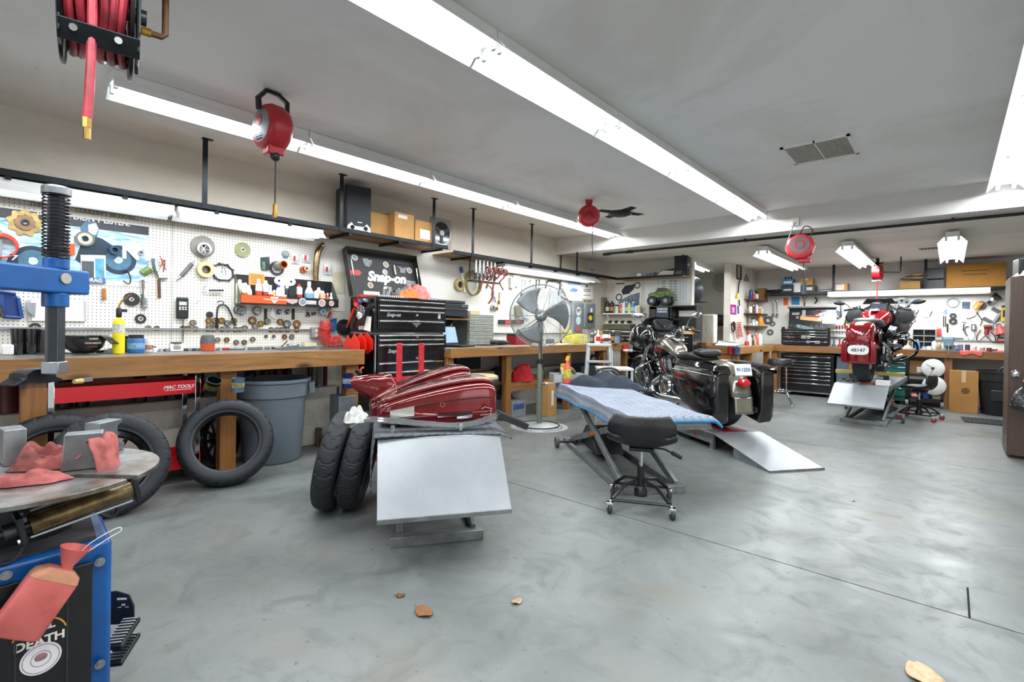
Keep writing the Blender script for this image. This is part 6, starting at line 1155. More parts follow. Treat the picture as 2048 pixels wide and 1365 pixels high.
# ---------------- black and silver cruiser on the low lift
def cruiser(loc,rz):
 t=thing('cruiser_motorcycle','black and silver touring cruiser motorcycle with hard saddlebags on low lift','motorcycle',loc,rz);mk=mat('0a0a0c',.12,0,.05,5,coat=.8);ms=mat('8f8a7e',.22,.7,.12,5,coat=.5)
 road_wheel(t,-.80,.325,.18,.20,M_chrome,9,'rear_tire');road_wheel(t,.84,.315,.13,.215,M_chrome,9,'front_tire')
 fender(-.80,.325,.375,.24,175,30).build('rear_fender',ms,t,solid=.006,smooth=60);MB().grid(lambda u,v:(.24/2*(2*u-1)*(.85),-1.165-.02*v,.36-.17*v),8,6).build('fender_tip',ms,t,solid=.008)
 fender(.84,.315,.355,.17,20,165).build('front_fender',mk,t,solid=.006,smooth=60)
 for s in(-1,1):bag(t,s,mk,True,y0=-1.16,y1=-.42,z0=.24,z1=.64,x0=.17,x1=.36,droop=.15)
 MB().lathe([(0,.055),(.03,.05),(.045,.02),(.048,0)],(0,-1.165,.50),(0,-1,0),n=24,sx=1.5).build('tail_lamp',mat('c4101a',.15,0,.1,9,coat=1.),t)
 pl=MB().box((0,-1.155,.63),(.19,.006,.115),(-14,0,0)).build('number_plate',M_white,t,bevel=.003);text('911250',.052,mat('26467e',.5,0,0),pl,(0,-1.160,.628),(1,0,0),(0,.24,1),bold=.001);MB().box((0,-1.153,.572),(.20,.02,.012)).build('plate_frame',M_chrome,pl)
 MB().loft(loftx([(-.62,.70,.11,.02),(-.58,.72,.16,.045),(-.40,.73,.17,.05),(-.22,.70,.14,.045),(-.05,.70,.10,.03)])).build('seat',mat('141416',.45,0,.1),t,smooth=60,sub=1);MB().loft(loftx([(-.66,.745,.12,.02),(-.62,.77,.15,.04),(-.52,.775,.15,.045),(-.46,.76,.12,.03)])).build('seat_back',mat('141416',.45,0,.1),t,smooth=60,sub=1)
 tk=MB().loft(loftx([(-.08,.72,.06,.04),(-.02,.75,.12,.09),(.15,.79,.16,.125),(.33,.81,.15,.12),(.45,.82,.09,.08),(.48,.82,.04,.04)],24,.8)).build('fuel_tank',ms,t,smooth=60,sub=1)
 for s in(-1,1):MB().loft([[(s*(.10+.062*math.sin(math.pi*min(1,max(0,f))))+s*.004,-.02+.46*f,.745+.06*math.sin(math.pi*f)*q-.02)for q in(-1,-.5,0,.5,1)]for f in(.02,.25,.5,.75,.98)],cap=False,closed=False).build('tank_panel',mk,tk,smooth=60);MB().box((s*.168,.20,.755),(.006,.14,.035),(0,0,-s*6)).build('tank_badge',mat('7a1a20',.3),tk)
 MB().grid(lambda u,v:(.045*(2*u-1),-.02+.42*v,.84+.085*math.sin(math.pi*(.2+.72*v))-.01*(2*u-1)**2),6,14).build('dash_console',M_chrome,tk,solid=.01);MB().lathe([(0,.03),(.05,.028),(.062,.01),(.062,-.01)],(0,.24,.93),(0,-.3,1),n=26).build('speedometer',M_chrome,tk);MB().lathe([(0,.032),(.05,.031)],(0,.24,.932),(0,-.3,1),n=24).build('dial',mat('35434a',.15),tk)
 engine(t,mat('55595c',.3,.8,.2));MB().tube(spline([(.10,.22,.42),(.16,.34,.30),(.17,.2,.20),(.19,-.3,.21),(.19,-1.15,.22)]),.035,n=14).build('exhaust_pipe',M_chrome,t);MB().tube(spline([(-.10,.22,.42),(-.16,.34,.30),(-.17,.2,.20),(-.19,-.3,.21),(-.20,-1.1,.22)]),.035,n=14).build('exhaust_pipe',M_chrome,t)
 MB().tube([(0,.42,.82),(0,.36,.25),(0,-.2,.18),(0,-.6,.30),(0,-.3,.62),(0,.42,.82)],.022,n=8).build('frame',mk,t)
 forks(t,.46,.98,.84,.315,ms,.115)
 MB().lathe([(.0,.06),(.06,.05),(.10,.0),(.085,-.08),(0,-.10)],(0,.60,.87),(0,1,-.1),n=26).build('headlamp',M_chrome,t)
 fr=MB().loft([[(x,y,z)for x,y,z in((-w,yy-.10,zz-.11),(-w*1.05,yy-.04,zz),(-w*.8,yy,zz+.10),(0,yy+.04,zz+.13),(w*.8,yy,zz+.10),(w*1.05,yy-.04,zz),(w,yy-.10,zz-.11),(0,yy-.02,zz-.15))]for yy,zz,w in((.46,1.08,.30),(.54,1.08,.33),(.66,1.05,.30),(.76,1.0,.18),(.80,.98,.06))]).build('batwing_fairing',mk,t,smooth=50)
 MB().grid(lambda u,v:(.30*(2*u-1)*(1-.15*v),.56-.10*v-.10*(2*u-1)**2,1.18+.10*v-.03*(2*u-1)**2),12,4).build('windscreen',mat('15181a',.1,0,0,alpha=.8),fr,solid=.004)
 MB().loft(loftx([(.36,1.16,.13,.05),(.39,1.17,.14,.07),(.44,1.18,.13,.075)],18,.5)).build('leather_pouch',mat('1e2123',.5,0,.15,30),t,smooth=60);MB().prism([(-.13,.06),(.13,.06),(.0,-.03)],(0,.352,1.17),(1,0,0),(0,0,1),.006).build('pouch_flap',mat('24282a',.45,0,.15,30),t);MB().lathe([(0,.012),(.012,.010),(.014,0)],(0,.35,1.155),(0,-1,0),n=12).build('pouch_stud',M_chrome,t)
 MB().box((0,.42,1.05),(.26,.05,.10)).build('radio',mat('131416',.3),t,bevel=.008);text('PIONEER',.026,M_grey,t,(0,.393,1.06),(1,0,0),(0,0,1));
 for s in(-1,1):MB().lathe([(0,.03),(.055,.028),(.07,.012),(.07,-.02)],(s*.22,.42,1.06),(0,-1,.2),n=26).build('gauge',M_plas,t);MB().lathe([(.07,.014),(.062,.02),(.05,.016)],(s*.22,.42,1.06),(0,-1,.2),n=26).build('gauge_rim',M_chrome,t)
 bars(t,1.09,.36,.40,.14);mirror(t,1,(.30,.33,1.13),(.36,.28,1.30),M_chrome);mirror(t,-1,(-.30,.33,1.13),(-.36,.28,1.28),M_chrome)
 for s in(-1,1):MB().tube(spline([(s*.10,.42,.62),(s*.30,.46,.52),(s*.33,.46,.40),(s*.24,.42,.26),(s*.1,.40,.22)]),.015,n=8).build('engine_guard',M_chrome,t);MB().box((s*.26,.30,.235),(.12,.28,.022)).build('floorboard',M_dark,t,bevel=.006);MB().lathe([(0,.03),(.025,.028),(.03,0)],(s*.19,.66,.86),(0,1,0),n=16).build('turn_lamp',M_chrome,t)
 for k in range(5):MB().tube(spline([(-.05+.02*k,.40,.95-.02*k),(-.14,.30+.02*k,.80),(-.13-.01*k,.18,.62),(-.12,.05+.03*k,.48)]),.006,n=6).build('cable',(M_plas,M_red,M_plas,M_dsteel,M_chrome)[k],t)
 MB().tube([(-.12,-.2,.16),(-.2,-.28,.02)],.014).build('side_stand',M_chrome,t)
 for c in t.children:
  if c.name.split('.')[0]in('batwing_fairing','leather_pouch','pouch_flap','pouch_stud','radio','gauge','gauge_rim','handlebar','mirror_stem','lettering'):c.location.z-=.10
 return t
q=inl(l3,0,.43,.177);bike1=cruiser(inl(l3,0,.28+.80,.177),54.5)
t=thing('full_face_helmet','glossy black full face helmet hung on cruiser handlebar','helmet',bike1.matrix_basis@Vector((-.42,.18,.80)),54.5);MB().sph((0,0,.12),(.13,.15,.145),22,14).build('shell',mat('0c0d0f',.12,0,.05,coat=.8),t);MB().sph((0,.055,.075),(.118,.11,.085),18,10).build('chin_bar',mat('0c0d0f',.12,0,.05,coat=.8),t);MB().lathe([(.136,-.03),(.14,.0),(.13,.035)],(0,.012,.13),(0,0,1),n=20,a0=30,a1=150).build('visor',mat('30353a',.05,0,0,coat=1.),t)
# ---------------- red tourer on the raised lift
def tourer(loc,rz):
 t=thing('touring_motorcycle','dark red touring motorcycle seen from behind on raised lift','motorcycle',loc,rz);mr=mat('96101a',.12,.2,.08,5,coat=1.,c2='7a0a12');mk=mat('0b0c0e',.15,0,.05,5,coat=.6)
 road_wheel(t,-.80,.33,.19,.21,M_gloss,9,'rear_tire');road_wheel(t,.84,.325,.13,.225,M_gloss,9,'front_tire')
 fender(-.80,.33,.40,.27,185,20).build('rear_fender',mr,t,solid=.006,smooth=60);fender(.84,.325,.365,.17,20,165).build('front_fender',mr,t,solid=.006,smooth=60)
 MB().loft(loftx([(-1.24,.60,.13,.10),(-1.20,.66,.155,.145),(-1.05,.72,.16,.12),(-.85,.76,.14,.06)],20,.55)).build('tail_cowl',mr,t,smooth=60,sub=1)
 MB().grid(lambda u,v:((.135+.04*v)*(2*u-1),-1.245+.03*v+.05*(2*u-1)**2,.55-.27*v),10,8).build('fender_extension',mr,t,solid=.012)
 for s in(-1,1):MB().prism([(0,0),(.07,.015),(.07,.26),(.01,.30)],(s*.12,-1.21,.28),(s,0,0),(0,0,1),.03*s).build('side_filler',mr,t,bevel=.01)
 pl=MB().prism([(.115*math.copysign(abs(math.cos(a))**.5,math.cos(a)),.062*math.copysign(abs(math.sin(a))**.7,math.sin(a)))for a in[2*math.pi*k/28 for k in range(28)]],(0,-1.262,.455),(1,0,0),(0,.1,1),.004).build('number_plate',M_white,t);text('48147',.062,mat('3d4d66',.5,0,0),pl,(0,-1.270,.452),(1,0,0),(0,.1,1),bold=.001)
 MB().box((0,-1.245,.545),(.22,.02,.02)).build('light_bar',mat('5a0a0e',.15),t,bevel=.005)
 MB().loft(loftx([(-.78,.82,.10,.02),(-.74,.84,.15,.05),(-.5,.83,.18,.06),(-.3,.80,.17,.055),(-.12,.80,.12,.04)])).build('seat',mat('2d3033',.5,0,.1),t,smooth=60,sub=1)
 tk=MB().loft(loftx([(-.12,.82,.07,.05),(-.05,.86,.15,.10),(.12,.90,.20,.14),(.32,.92,.19,.13),(.44,.92,.10,.08)],24,.75)).build('fuel_tank',mr,t,smooth=60,sub=1);MB().grid(lambda u,v:(.06*(2*u-1),-.05+.45*v,.945+.10*math.sin(math.pi*(.2+.65*v))),6,12).build('dash_console',M_chrome,tk,solid=.012)
 engine(t,mat('2b2d30',.35,.6,.2));forks(t,.44,1.0,.84,.325,mk,.12);MB().tube([(0,.42,.9),(0,.36,.25),(0,-.2,.18),(0,-.6,.32),(0,-.3,.72),(0,.42,.9)],.024,n=8).build('frame',mk,t)
 fr=MB().loft([[(x,y,z)for x,y,z in((-w*.75,yy,zz-.30),(-w,yy,zz-.05),(-w*.92,yy,zz+.06),(-w*.45,yy,zz+.10),(0,yy,zz+.22),(w*.45,yy,zz+.10),(w*.92,yy,zz+.06),(w,yy,zz-.05),(w*.75,yy,zz-.30),(0,yy,zz-.20))]for yy,zz,w in((.46,1.08,.52),(.56,1.10,.54),(.72,1.08,.46),(.86,1.02,.30),(.92,1.0,.1))]).build('road_fairing',mk,t,smooth=50)
 MB().grid(lambda u,v:(.26*(2*u-1)*(1-.3*v),.60-.07*v-.10*(2*u-1)**2,1.25+.08*v),12,4).build('windscreen',mat('131517',.08,0,0,alpha=.85),fr,solid=.004)
 for s in(-1,1):MB().lathe([(0,.016),(.10,.012),(.125,0),(.125,-.012)],(s*.37,.452,1.07),(0,-1,.1),n=30).build('speaker',mat('26292c',.6,0,.2,60),fr);MB().tube([(s*.50,.455,.98),(s*.40,.455,.84),(s*.26,.455,.80)],.012).build('fairing_trim',M_chrome,fr);MB().box((s*.38,.45,.90),(.16,.012,.02)).box((s*.38,.45,.86),(.13,.012,.02)).build('fairing_vent',mk,fr)
 MB().box((0,.45,1.20),(.27,.02,.13)).build('display_bezel',mk,fr,bevel=.02);MB().box((0,.438,1.20),(.22,.004,.095)).build('display',mat('3a4250',.1,0,.2),fr)
 for s in(-1,1):MB().lathe([(0,.02),(.05,.018),(.062,.006),(.062,-.02)],(s*.075,.44,1.075),(0,-1,.15),n=26).build('gauge',mat('c9ccd0',.15,.3,.1),fr);MB().lathe([(.066,.008),(.058,.018)],(s*.075,.44,1.075),(0,-1,.15),n=26).build('gauge_rim',M_chrome,fr)
 MB().lathe([(0,.02),(.035,.018),(.04,0)],(.24,.43,1.14),(0,-1,.1),n=20).build('clock',M_chrome,fr);fr.location=(0,0,-.12);fr.scale=(.84,1,1)
 bars(t,1.02,.36,.40,.06,m_=M_black);mirror(t,1,(.34,.32,1.05),(.43,.26,1.13),M_plas);mirror(t,-1,(-.34,.32,1.05),(-.43,.26,1.13),M_plas)
 for s in(-1,1):
  MB().tube(spline([(s*.10,.40,.62),(s*.36,.46,.60),(s*.46,.46,.52),(s*.45,.44,.38),(s*.28,.40,.26),(s*.1,.38,.22)]),.017,n=8).build('engine_guard',M_gloss,t);MB().box((s*.28,.2,.24),(.12,.28,.022)).build('floorboard',M_dark,t,bevel=.006);MB().tube([(s*.2,-.75,.33),(s*.19,-.5,.66)],.035,n=14).build('shock',M_gloss,t);MB().tube([(s*.2,-.78,.36),(s*.18,-.3,.40)],.022).build('swingarm',M_dsteel,t);MB().box((s*.17,-.35,.55),(.08,.22,.18)).build('side_box',M_dsteel,t,bevel=.012);MB().cyl((s*.25,-.62,.52),(s*.25,-.42,.52),.03).box((s*.2,-.15,.62),(.07,.12,.10)).build('bracket',M_dsteel,t);MB().tube(spline([(s*.21,-.9,.56),(s*.27,-.7,.44),(s*.24,-.5,.40)]),.014).build('bag_rail',M_chrome,t)
 MB().tube(spline([(.10,.22,.42),(.18,.3,.30),(.2,.0,.24),(.24,-.4,.26)]),.035,n=12).build('exhaust_pipe',M_dsteel,t);MB().tube(spline([(-.10,.22,.42),(-.18,.3,.30),(-.2,.0,.24),(-.24,-.4,.26)]),.035,n=12).build('exhaust_pipe',M_dsteel,t)
 rngb=random.Random(3)
 for k in range(12):
  x,y,z=.22+.15*rngb.random(),-.62+.75*rngb.random(),.30+.42*rngb.random();r_=.02+.025*rngb.random()
  if k%2:MB().cyl((x-.03,y,z),(x+.03,y+.04,z+.03),r_,n=12).build('canister',(M_chrome,M_dsteel,M_gloss)[k%3],t)
  else:MB().box((x,y,z),(.05+r_,.10,.05+r_),(20*k,10*k,0)).build('bracket',(M_dsteel,M_gloss,M_steel)[k%3],t,bevel=.008)
 for k in range(14):s=1 if k%3 else-1;MB().tube(spline([(s*(.12+.1*rngb.random()),-.5+.7*rngb.random(),.3+.4*rngb.random())for _ in range(4)],4),.007,n=6).build('hose',(M_plas,M_dsteel,M_chrome)[k%3],t)
 return t
bike2=tourer(inl(l4,.0,1.0,.512),-2)
t=thing('wheel_chock_jack','small jack and parts under the red motorcycle rear wheel','jack',inl(l4,.05,.16,.501),0);MB().cyl((0,0,0),(0,0,.11),.022,n=14).build('bottle_ram',M_steel,t);MB().box((0,0,.01),(.16,.10,.02)).build('plate',mat('8a2028',.4,0,.3),t)
carton('small white parts box on the raised lift deck',inl(l4,.15,.05,.502),inl(l4,.30,.16,.565),M_white,name='parts_box')
t=thing('cross_beam','yellow steel bar across the raised lift beneath motorcycle','bar',inl(l4,0,.62,.52),-2);MB().box((0,0,.10),(.80,.05,.05)).build('bar',mat('b9a75c',.45,.2,.2),t);MB().box((-.2,0,.04),(.06,.06,.08)).box((.2,0,.04),(.06,.06,.08)).build('foot',M_dark,t)
cloth('tool_pile','dark loose parts scattered on the raised lift deck',inl(l4,-.2,.3,.503),.12,.14,.05,M_dark,0,41,cat='parts',fold=.9,sc=16)
# ================================================================ second bench and the wall behind it
Z2=.947
def at2(u,v,x):p=PX(u,v,x);return p
M_pr=mat('1a1d20',.4,0,.15)
p=PX(913,625,-4.62);t=thing('printer_shelf','narrow wooden wall shelf holding the black printer','shelf',(-4.80,p.y,0),0);MB().bx((-.185,-.30,1.272),(.20,.24,1.29)).build('board',M_ply,t);MB().prism([(0,0),(.2,0),(0,-.16)],(-.184,.1,1.272),(1,0,0),(0,0,1),-.02).prism([(0,0),(.2,0),(0,-.16)],(-.184,-.2,1.272),(1,0,0),(0,0,1),-.02).build('bracket',M_dsteel,t)
t=thing('printer','black desktop printer on a small wooden shelf above the laptop','printer',(-4.80,p.y-.03,1.291),90);MB().box((0,0,.055),(.46,.36,.11)).build('body',M_pr,t,bevel=.008);MB().box((0,.0,.15),(.47,.36,.06)).build('scanner',M_pr,t,bevel=.008);MB().box((0,.01,.205),(.44,.30,.04)).build('feeder',mat('26292c',.4,0,.1),t,bevel=.008);MB().box((0,-.21,.03),(.34,.10,.008)).box((0,-.183,.115),(.40,.01,.02)).build('paper_tray',mat('303438',.4),t);MB().box((.16,-.183,.155),(.10,.004,.03)).build('control_panel',mat('4a5157',.3),t)
p=PX(920,690,-4.42);t=thing('laptop','open black laptop with a pale blue screen on the bench','laptop',(-4.42,p.y,Z2),108);MB().box((0,0,.012),(.34,.24,.022)).build('base',M_plas,t,bevel=.004);sc_=MB();sc_.T=rot((-14,0,0),(0,.12,.022));sc_.box((0,0,.115),(.34,.014,.23)).build('screen_lid',M_plas,t,bevel=.004);s2_=MB();s2_.T=rot((-14,0,0),(0,.12,.022));s2_.box((0,-.0085,.12),(.31,.002,.195)).build('display',mat('8aa3c9',.3,0,.12,6,emit=.45),t);MB().box((0,-.01,.0235),(.29,.11,.002)).build('keyboard',mat('2c2f33',.5,0,.6,120),t)
a,b_=PX(937,690,-4.66),PX(989,690,-4.66);t=thing('parts_cabinet','grey steel cabinet of small clear drawers on the bench','drawer cabinet',(-4.82,(a.y+b_.y)/2,Z2),90);w=b_.y-a.y;MB().box((0,.012,.20),(w,.30,.40)).build('case',mat('6c6f6b',.5,.2,.15),t,bevel=.003)
z_=.385
for k in range(8):d_=MB().box((0,-.146,z_-.022),(w*.92,.014,.042)).build('drawer',mat('9da29a',.25,0,.3,22),t);MB().box((0,-.156,z_-.005),(w*.9,.01,.008)).build('pull',mat('c4c6bf',.4,.3,.1),d_);z_-=.0475
carton('small cream card box on top of the drawer cabinet',(-4.90,a.y+.12,Z2+.401),(-4.76,a.y+.30,Z2+.45),mat('cdb98f',.8,0,.15),name='card_box')
carton('white small box on the bench beside drawer cabinet',(-4.62,PX(992,688,-4.6).y,Z2),(-4.54,PX(1005,688,-4.6).y,Z2+.075),M_white,name='small_box')
t=thing('heat_gun','black heat gun with cord lying on the bench behind fan','heat gun',(-4.45,PX(1000,690,-4.45).y,Z2),60);MB().tube([(-.13,0,.04),(.05,0,.04),(.12,0,.035)],.03,rad=[.034,.034,.02]).build('barrel',M_plas,t);MB().tube([(-.06,.0,.04),(-.08,-.12,.03)],.022).build('grip',M_plas,t);MB().tube(spline([(-.08,-.12,.02),(-.18,-.22,.005),(-.3,-.1,.005),(-.36,-.2,.005)]),.004).build('cord',M_plas,t)
t=thing('red_tool_case','red metal tool case with black lid on the bench behind fan','tool case',(-4.62,PX(1040,690,-4.6).y,Z2),90);MB().box((0,0,.06),(.34,.18,.12)).build('case',mat('8f151a',.4,0,.15),t,bevel=.005);MB().box((0,0,.135),(.34,.18,.03)).build('lid',M_dark,t,bevel=.005);MB().tube(arc((0,0,.15),.06,0,180,10),.008).build('handle',M_dark,t)
coil('coiled_air_hose','yellow coiled air hose lying on the second bench',[PX(1134,665,-4.5),PX(1134,672,-4.46),PX(1140,680,-4.44),PX(1152,678,-4.44),PX(1170,678,-4.44)],17,.075,.006,mat('d9cf3a',.4,0,.1))
t=thing('hole_punch','white papers spread on bench edge near ladder','papers',(-4.32,PX(1110,690,-4.3).y,Z2+.001),80);MB().box((0,0,.002),(.42,.18,.003),(0,0,5)).box((.18,.02,.005),(.3,.2,.003),(0,0,-7)).build('sheet',M_paper,t)
for i,(u,v,lb,m_)in enumerate(((1075,688,'coffee coloured cable heap behind the fan',M_rust),(1100,686,'grey caliper parts behind the fan rim',M_dsteel),(1120,686,'yellow tape measure beside coiled yellow hose',M_yellow))):
 p=PX(u,v,-4.55);t=thing(('cable_heap','brake_caliper','tape_measure')[i],lb,('cable','caliper','tape measure')[i],(p.x,p.y,Z2))
 if i==0:MB().tube(spline([(.1*math.cos(a*1.7)*(1+.2*math.sin(a)),.1*math.sin(a*1.7),.01+.006*a)for a in range(12)],4),.006,n=6).build('cable',m_,t)
 elif i==1:MB().box((0,0,.035),(.08,.13,.07)).cyl((0,-.03,.05),(.06,-.03,.05),.03).build('body',m_,t,bevel=.012)
 else:MB().box((0,0,.03),(.04,.07,.06)).build('case',m_,t,bevel=.012);MB().lathe([(0,.022),(.022,.022)],(0,0,.03),(1,0,0)).build('badge',M_plas,t)
# wall above the second bench
t=wthing('air_tool_rack','black hanging rack of air tools with brown sanding belts','tool rack',965,540)
zr=2.05;y0,y1=PX(938,560,-4.72).y,PX(993,560,-4.72).y
wb(t).bx((-4.76,y0,1.78),(-4.66,y1,1.80)).build('shelf_plate',M_plas,t);[wb(t).bx((-4.74,y,1.79),(-4.73,y+.012,2.08)).build('rack_post',M_plas,t)for y in(y0+.02,y1-.05)]
for k in range(6):
 y=y0+.09+(y1-y0-.16)*k/5;q=wb(t).cyl((-4.69,y,1.90),(-4.69,y,2.07),.022,n=14).build('air_tool',M_chrome,t);wb(t).cyl((-4.69,y,1.82),(-4.69,y,1.90),.016,n=12).build('tool_neck',M_dsteel,q);wb(t).box((-4.67,y,1.86),(.05,.025,.03)).build('tool_lever',M_steel,q)
M_belt=mat('7c4438',.8,0,.2,20)
for k in range(4):
 y=y0+.22+.11*k;L_=.22 if k!=2 else .42
 q=[(-4.64,y+.06,1.97),(-4.62,y+.03,1.92),(-4.63,y+.0,1.86),(-4.64,y-.05,1.80),(-4.64,y-.08+(.12 if k==3 else 0),1.80-L_*.45)];P_=spline(q,5);mb=wb(t);mb.grid(lambda u,v,P_=P_:P_[int(round(v*(len(P_)-1)))]+Vector((.012*math.sin(v*4),(u-.5)*.035,0)),3,len(P_)-1);mb.build('sanding_belt',M_belt,t,smooth=60,solid=.002)
 wb(t).lathe([(.05,-.017),(.05,.017),(.046,.017),(.046,-.017),(.05,-.017)],(-4.64,y+.06,1.95),(.3,1,.1),n=24).build('belt_loop',M_belt,t)
p0=PX(975,570,-4.64);p1=PX(984,596,-4.64);mb=wb(t);P_=spline([p0,PX(985,580,-4.64),p1,PX(977,608,-4.64)],6);mb.grid(lambda u,v:P_[int(round(v*(len(P_)-1)))]+Vector((0,(u-.5)*.04,0)),3,len(P_)-1);mb.build('sanding_belt',M_belt,t,smooth=60,solid=.002)
t=wthing('tape_roll','brown tape roll with loose end beside air tool rack','tape',915,570);ring_on(t,916,570,12,6.5,mat('b39b6a',.6,0,.2),.05,.004,'roll');ring_on(t,916,571,6,0,M_dark,.03,.006,'core')
tool('scraper','blue and white scraper hanging left of hose loops','scraper',[('handle',[(922,534),(924,546)],.022,mat('3a5c8f',.4,0,.2)),('blade',[(924,546),(929,584)],.020,M_white)])
t=wthing('hose_loops','olive hose loops hanging below the air tool rack','hose',945,565)
for k in range(5):p=wl(944+k*1.2,566+k,.02+.012*k);s=mpp(p);wb(t).tube([p+Vector((0,15*s*math.cos(a)*1.3,(25-k)*s*math.sin(a)))for a in[2*math.pi*i/30 for i in range(30)]],.007,n=6,closed=True).build('loop',mat('a39a58',.5,0,.2),t)
tool('pliers','chrome pliers hanging below the brown sanding belt','pliers',[('handle',[(986,605),(988,592)],.008,M_steel),('handle',[(991,606),(989,592)],.008,M_steel),('jaw',[(988,594),(989,586)],.010,M_chrome)])
tool('spanner','brass adjustable spanner hanging near the chrome pliers','spanner',[('shank',[(999,585),(998,603)],.009,M_brass),('head',[(998,602),(998,609)],.018,M_brass)])
t=wthing('hook_pair','small clamps hanging above the steel drawer cabinet','clamp',985,615);ring_on(t,984,616,5.5,3,M_steel,.03,.004,'ring');ring_on(t,991,618,4,2,M_brass,.03,.004,'ring')
t=wthing('intercom','white wall telephone box with grey handset under shelf lamp','phone',1024,564);wpoly(t,[(1017,556),(1024,556),(1025,577),(1017,577)],mat('a5a498',.5,0,.1),.004,'handset',.05);wpoly(t,[(1024,551),(1035,552),(1036,574),(1025,573)],M_white,.004,'body',.04)
for i,(u,lb)in enumerate(((1042,'hacksaw with grey frame leaning behind fan top'),(1058,'chrome saw frames hung behind fan top'),(1070,'black bracket saw hung behind fan top'))):
 tool('hacksaw',lb,'saw',[('frame',[(u,600),(u+3,560),(u+9,560),(u+8,572)],.009,(M_grey,M_chrome,M_dark)[i]),('blade',[(u+1,598),(u+8,574)],.004,M_steel),('grip',[(u,600),(u+1,586)],.013,(M_dark,M_red,M_dark)[i])])
t=tool('handlebar','bent black handlebar with grey grip hung above fan rim','handlebar',[('bar',spline([(1091,577,.03),(1094,566,.03),(1100,562,.03),(1118,565,.03),(1120,574,.03),(1117,588,.03),(1122,594,.03),(1142,604,.03)],4),.013,mat('4a4440',.3,.6,.2)),('grip',[(1124,578,.06),(1131,592,.06)],.022,mat('7d7f80',.5)),('riser',[(1105,564,.03),(1120,564,.03),(1124,574,.05)],.012,M_chrome)])
t=wthing('plastic_bags','bundle of clear plastic bags hanging behind the fan','bags',1112,600)
for k in range(3):u=1104+7*k;mb=wb(t);p=wl(u,602,.02);s=mpp(p);mb.T=mb.T@Matrix.Translation(p);mb.grid(lambda a,q,k=k:(.03*math.sin(math.pi*a)+.02*NZ.noise(Vector((a*5,q*6,k))),(a-.5)*20*s*(.4+.6*q),-(q-.5)*42*s),10,12);mb.build('bag',mat('b9bfbd',.2,0,.25,30),t,smooth=60)
t=wthing('sample_bag','olive parts pouch hanging behind the fan blades','pouch',1033,622);wpoly(t,[(1028,612),(1040,610),(1042,634),(1030,636)],mat('7a7350',.6,0,.3),.01,'pouch',.03);wpoly(t,[(1044,606),(1054,620),(1056,640),(1046,636)],mat('c9d4e0',.3,0,.2),.01,'clear_pack',.02)
t=wthing('magnetic_strip','black magnetic tool strip with red labels behind fan','tool strip',1020,645);wpoly(t,[(996,640),(1045,640),(1045,648),(996,648)],M_dark,.006,'strip',.03);wpoly(t,[(1010,641),(1023,641),(1023,648),(1010,648)],mat('c43a34',.5,0,.4,50),.038,'red_label',.004);wpoly(t,[(1031,641),(1040,641),(1040,647),(1031,647)],mat('a83a40',.5,0,.4,50),.038,'red_label',.004)
t=wthing('wheel_poster','blue and white motorcycle poster at pegboard end','poster',1148,576);wpoly(t,[(1135,562),(1161,564),(1161,592),(1136,589)],M_paper,.003,'sheet',.002);wpoly(t,[(1135,562),(1161,564),(1161,571),(1135,570)],mat('8aa9cc',.5,0,.2),.0052,'sky',.0006);ring_on(t,1155,585,4,3,mat('4a5f86',.5),.0006,.005,'printed_wheel');ring_on(t,1143,584,4,3,mat('4a5f86',.5),.0006,.005,'printed_wheel');wpoly(t,[(1137,582),(1146,576),(1156,579),(1152,585),(1144,584)],mat('5f78a6',.5),.0054,'printed_bike',.0004)
t=wthing('rules_sign','white printed notice sheet above the grey breaker panel','sign',1174,580);wpoly(t,[(1163,568),(1186,572),(1186,599),(1164,597)],M_paper,.003,'sheet',.002);wb(t).bx(wl(1172,570,.0055),wl(1175,575,.0062)).build('glyph',M_dark,t)
for v in(579,582,590):wpoly(t,[(1167,v),(1181,v+.6),(1181,v+2),(1167,v+1.4)],mat('77736c',.6,0,.6,90),.0055,'print_line',.0005)
t=wthing('rock_sign','cream sign with dark red lettering below the notice','sign',1174,603);wpoly(t,[(1164,597),(1186,599),(1185,608),(1164,607)],mat('cdbfae',.6,0,.2),.006,'board',.003);text('RED-ROCK',.062,mat('5c3a34',.6),t,wl(1175,603,.0102)-t.location,(0,1,0),(0,0,1),sx=.85,bold=.002)
def panel(label,u0,u1,v0,v1,dp_=.09):
 p,q=wl(u0,v1,0),wl(u1,v0,0);q2=wl(u1,v1,0);t=thing('breaker_box',label,'electrical panel',wl(u0,v1,.001),group='grey electrical panels');y0,y1=p.y,q.y;z0,z1=(p.z+q2.z)/2,q.z
 wb(t).bx((XW+.013,y0,z0),(XW+dp_,y1,z1)).build('case',mat('858b8e',.45,.2,.1),t,bevel=.005);wb(t).bx((XW+dp_,y0+.03,z0+.03),(XW+dp_+.006,y1-.03,z1-.04)).build('door',mat('787f82',.45,.2,.1),t,bevel=.003);return t,y0,y1,z0,z1
t,y0,y1,z0,z1=panel('grey electrical cabinet with round stickers next to the fan',1140,1160,603,668);X_=XW+.098
for zf,r_,c_ in((.68,.075,'d8d6d4'),(.40,.075,'b9d0d8')):q=Vector((X_,(y0+y1)/2,z0+(z1-z0)*zf));wb(t).lathe([(0,0),(r_,0)],q,(1,0,0),n=28).build('round_sticker',mat(c_,.5,0,.1),t)
text('VP',.09,mat('26304a',.5),t,Vector((X_+.001,(y0+y1)/2-.015,z0+(z1-z0)*.69))-t.location,(0,1,0),(0,0,1),bold=.004,shear=.2);wb(t).bx((X_,(y0+y1)/2-.07,z0+.06),(X_+.001,(y0+y1)/2+.07,z0+.10)).build('orange_label',M_orange,t)
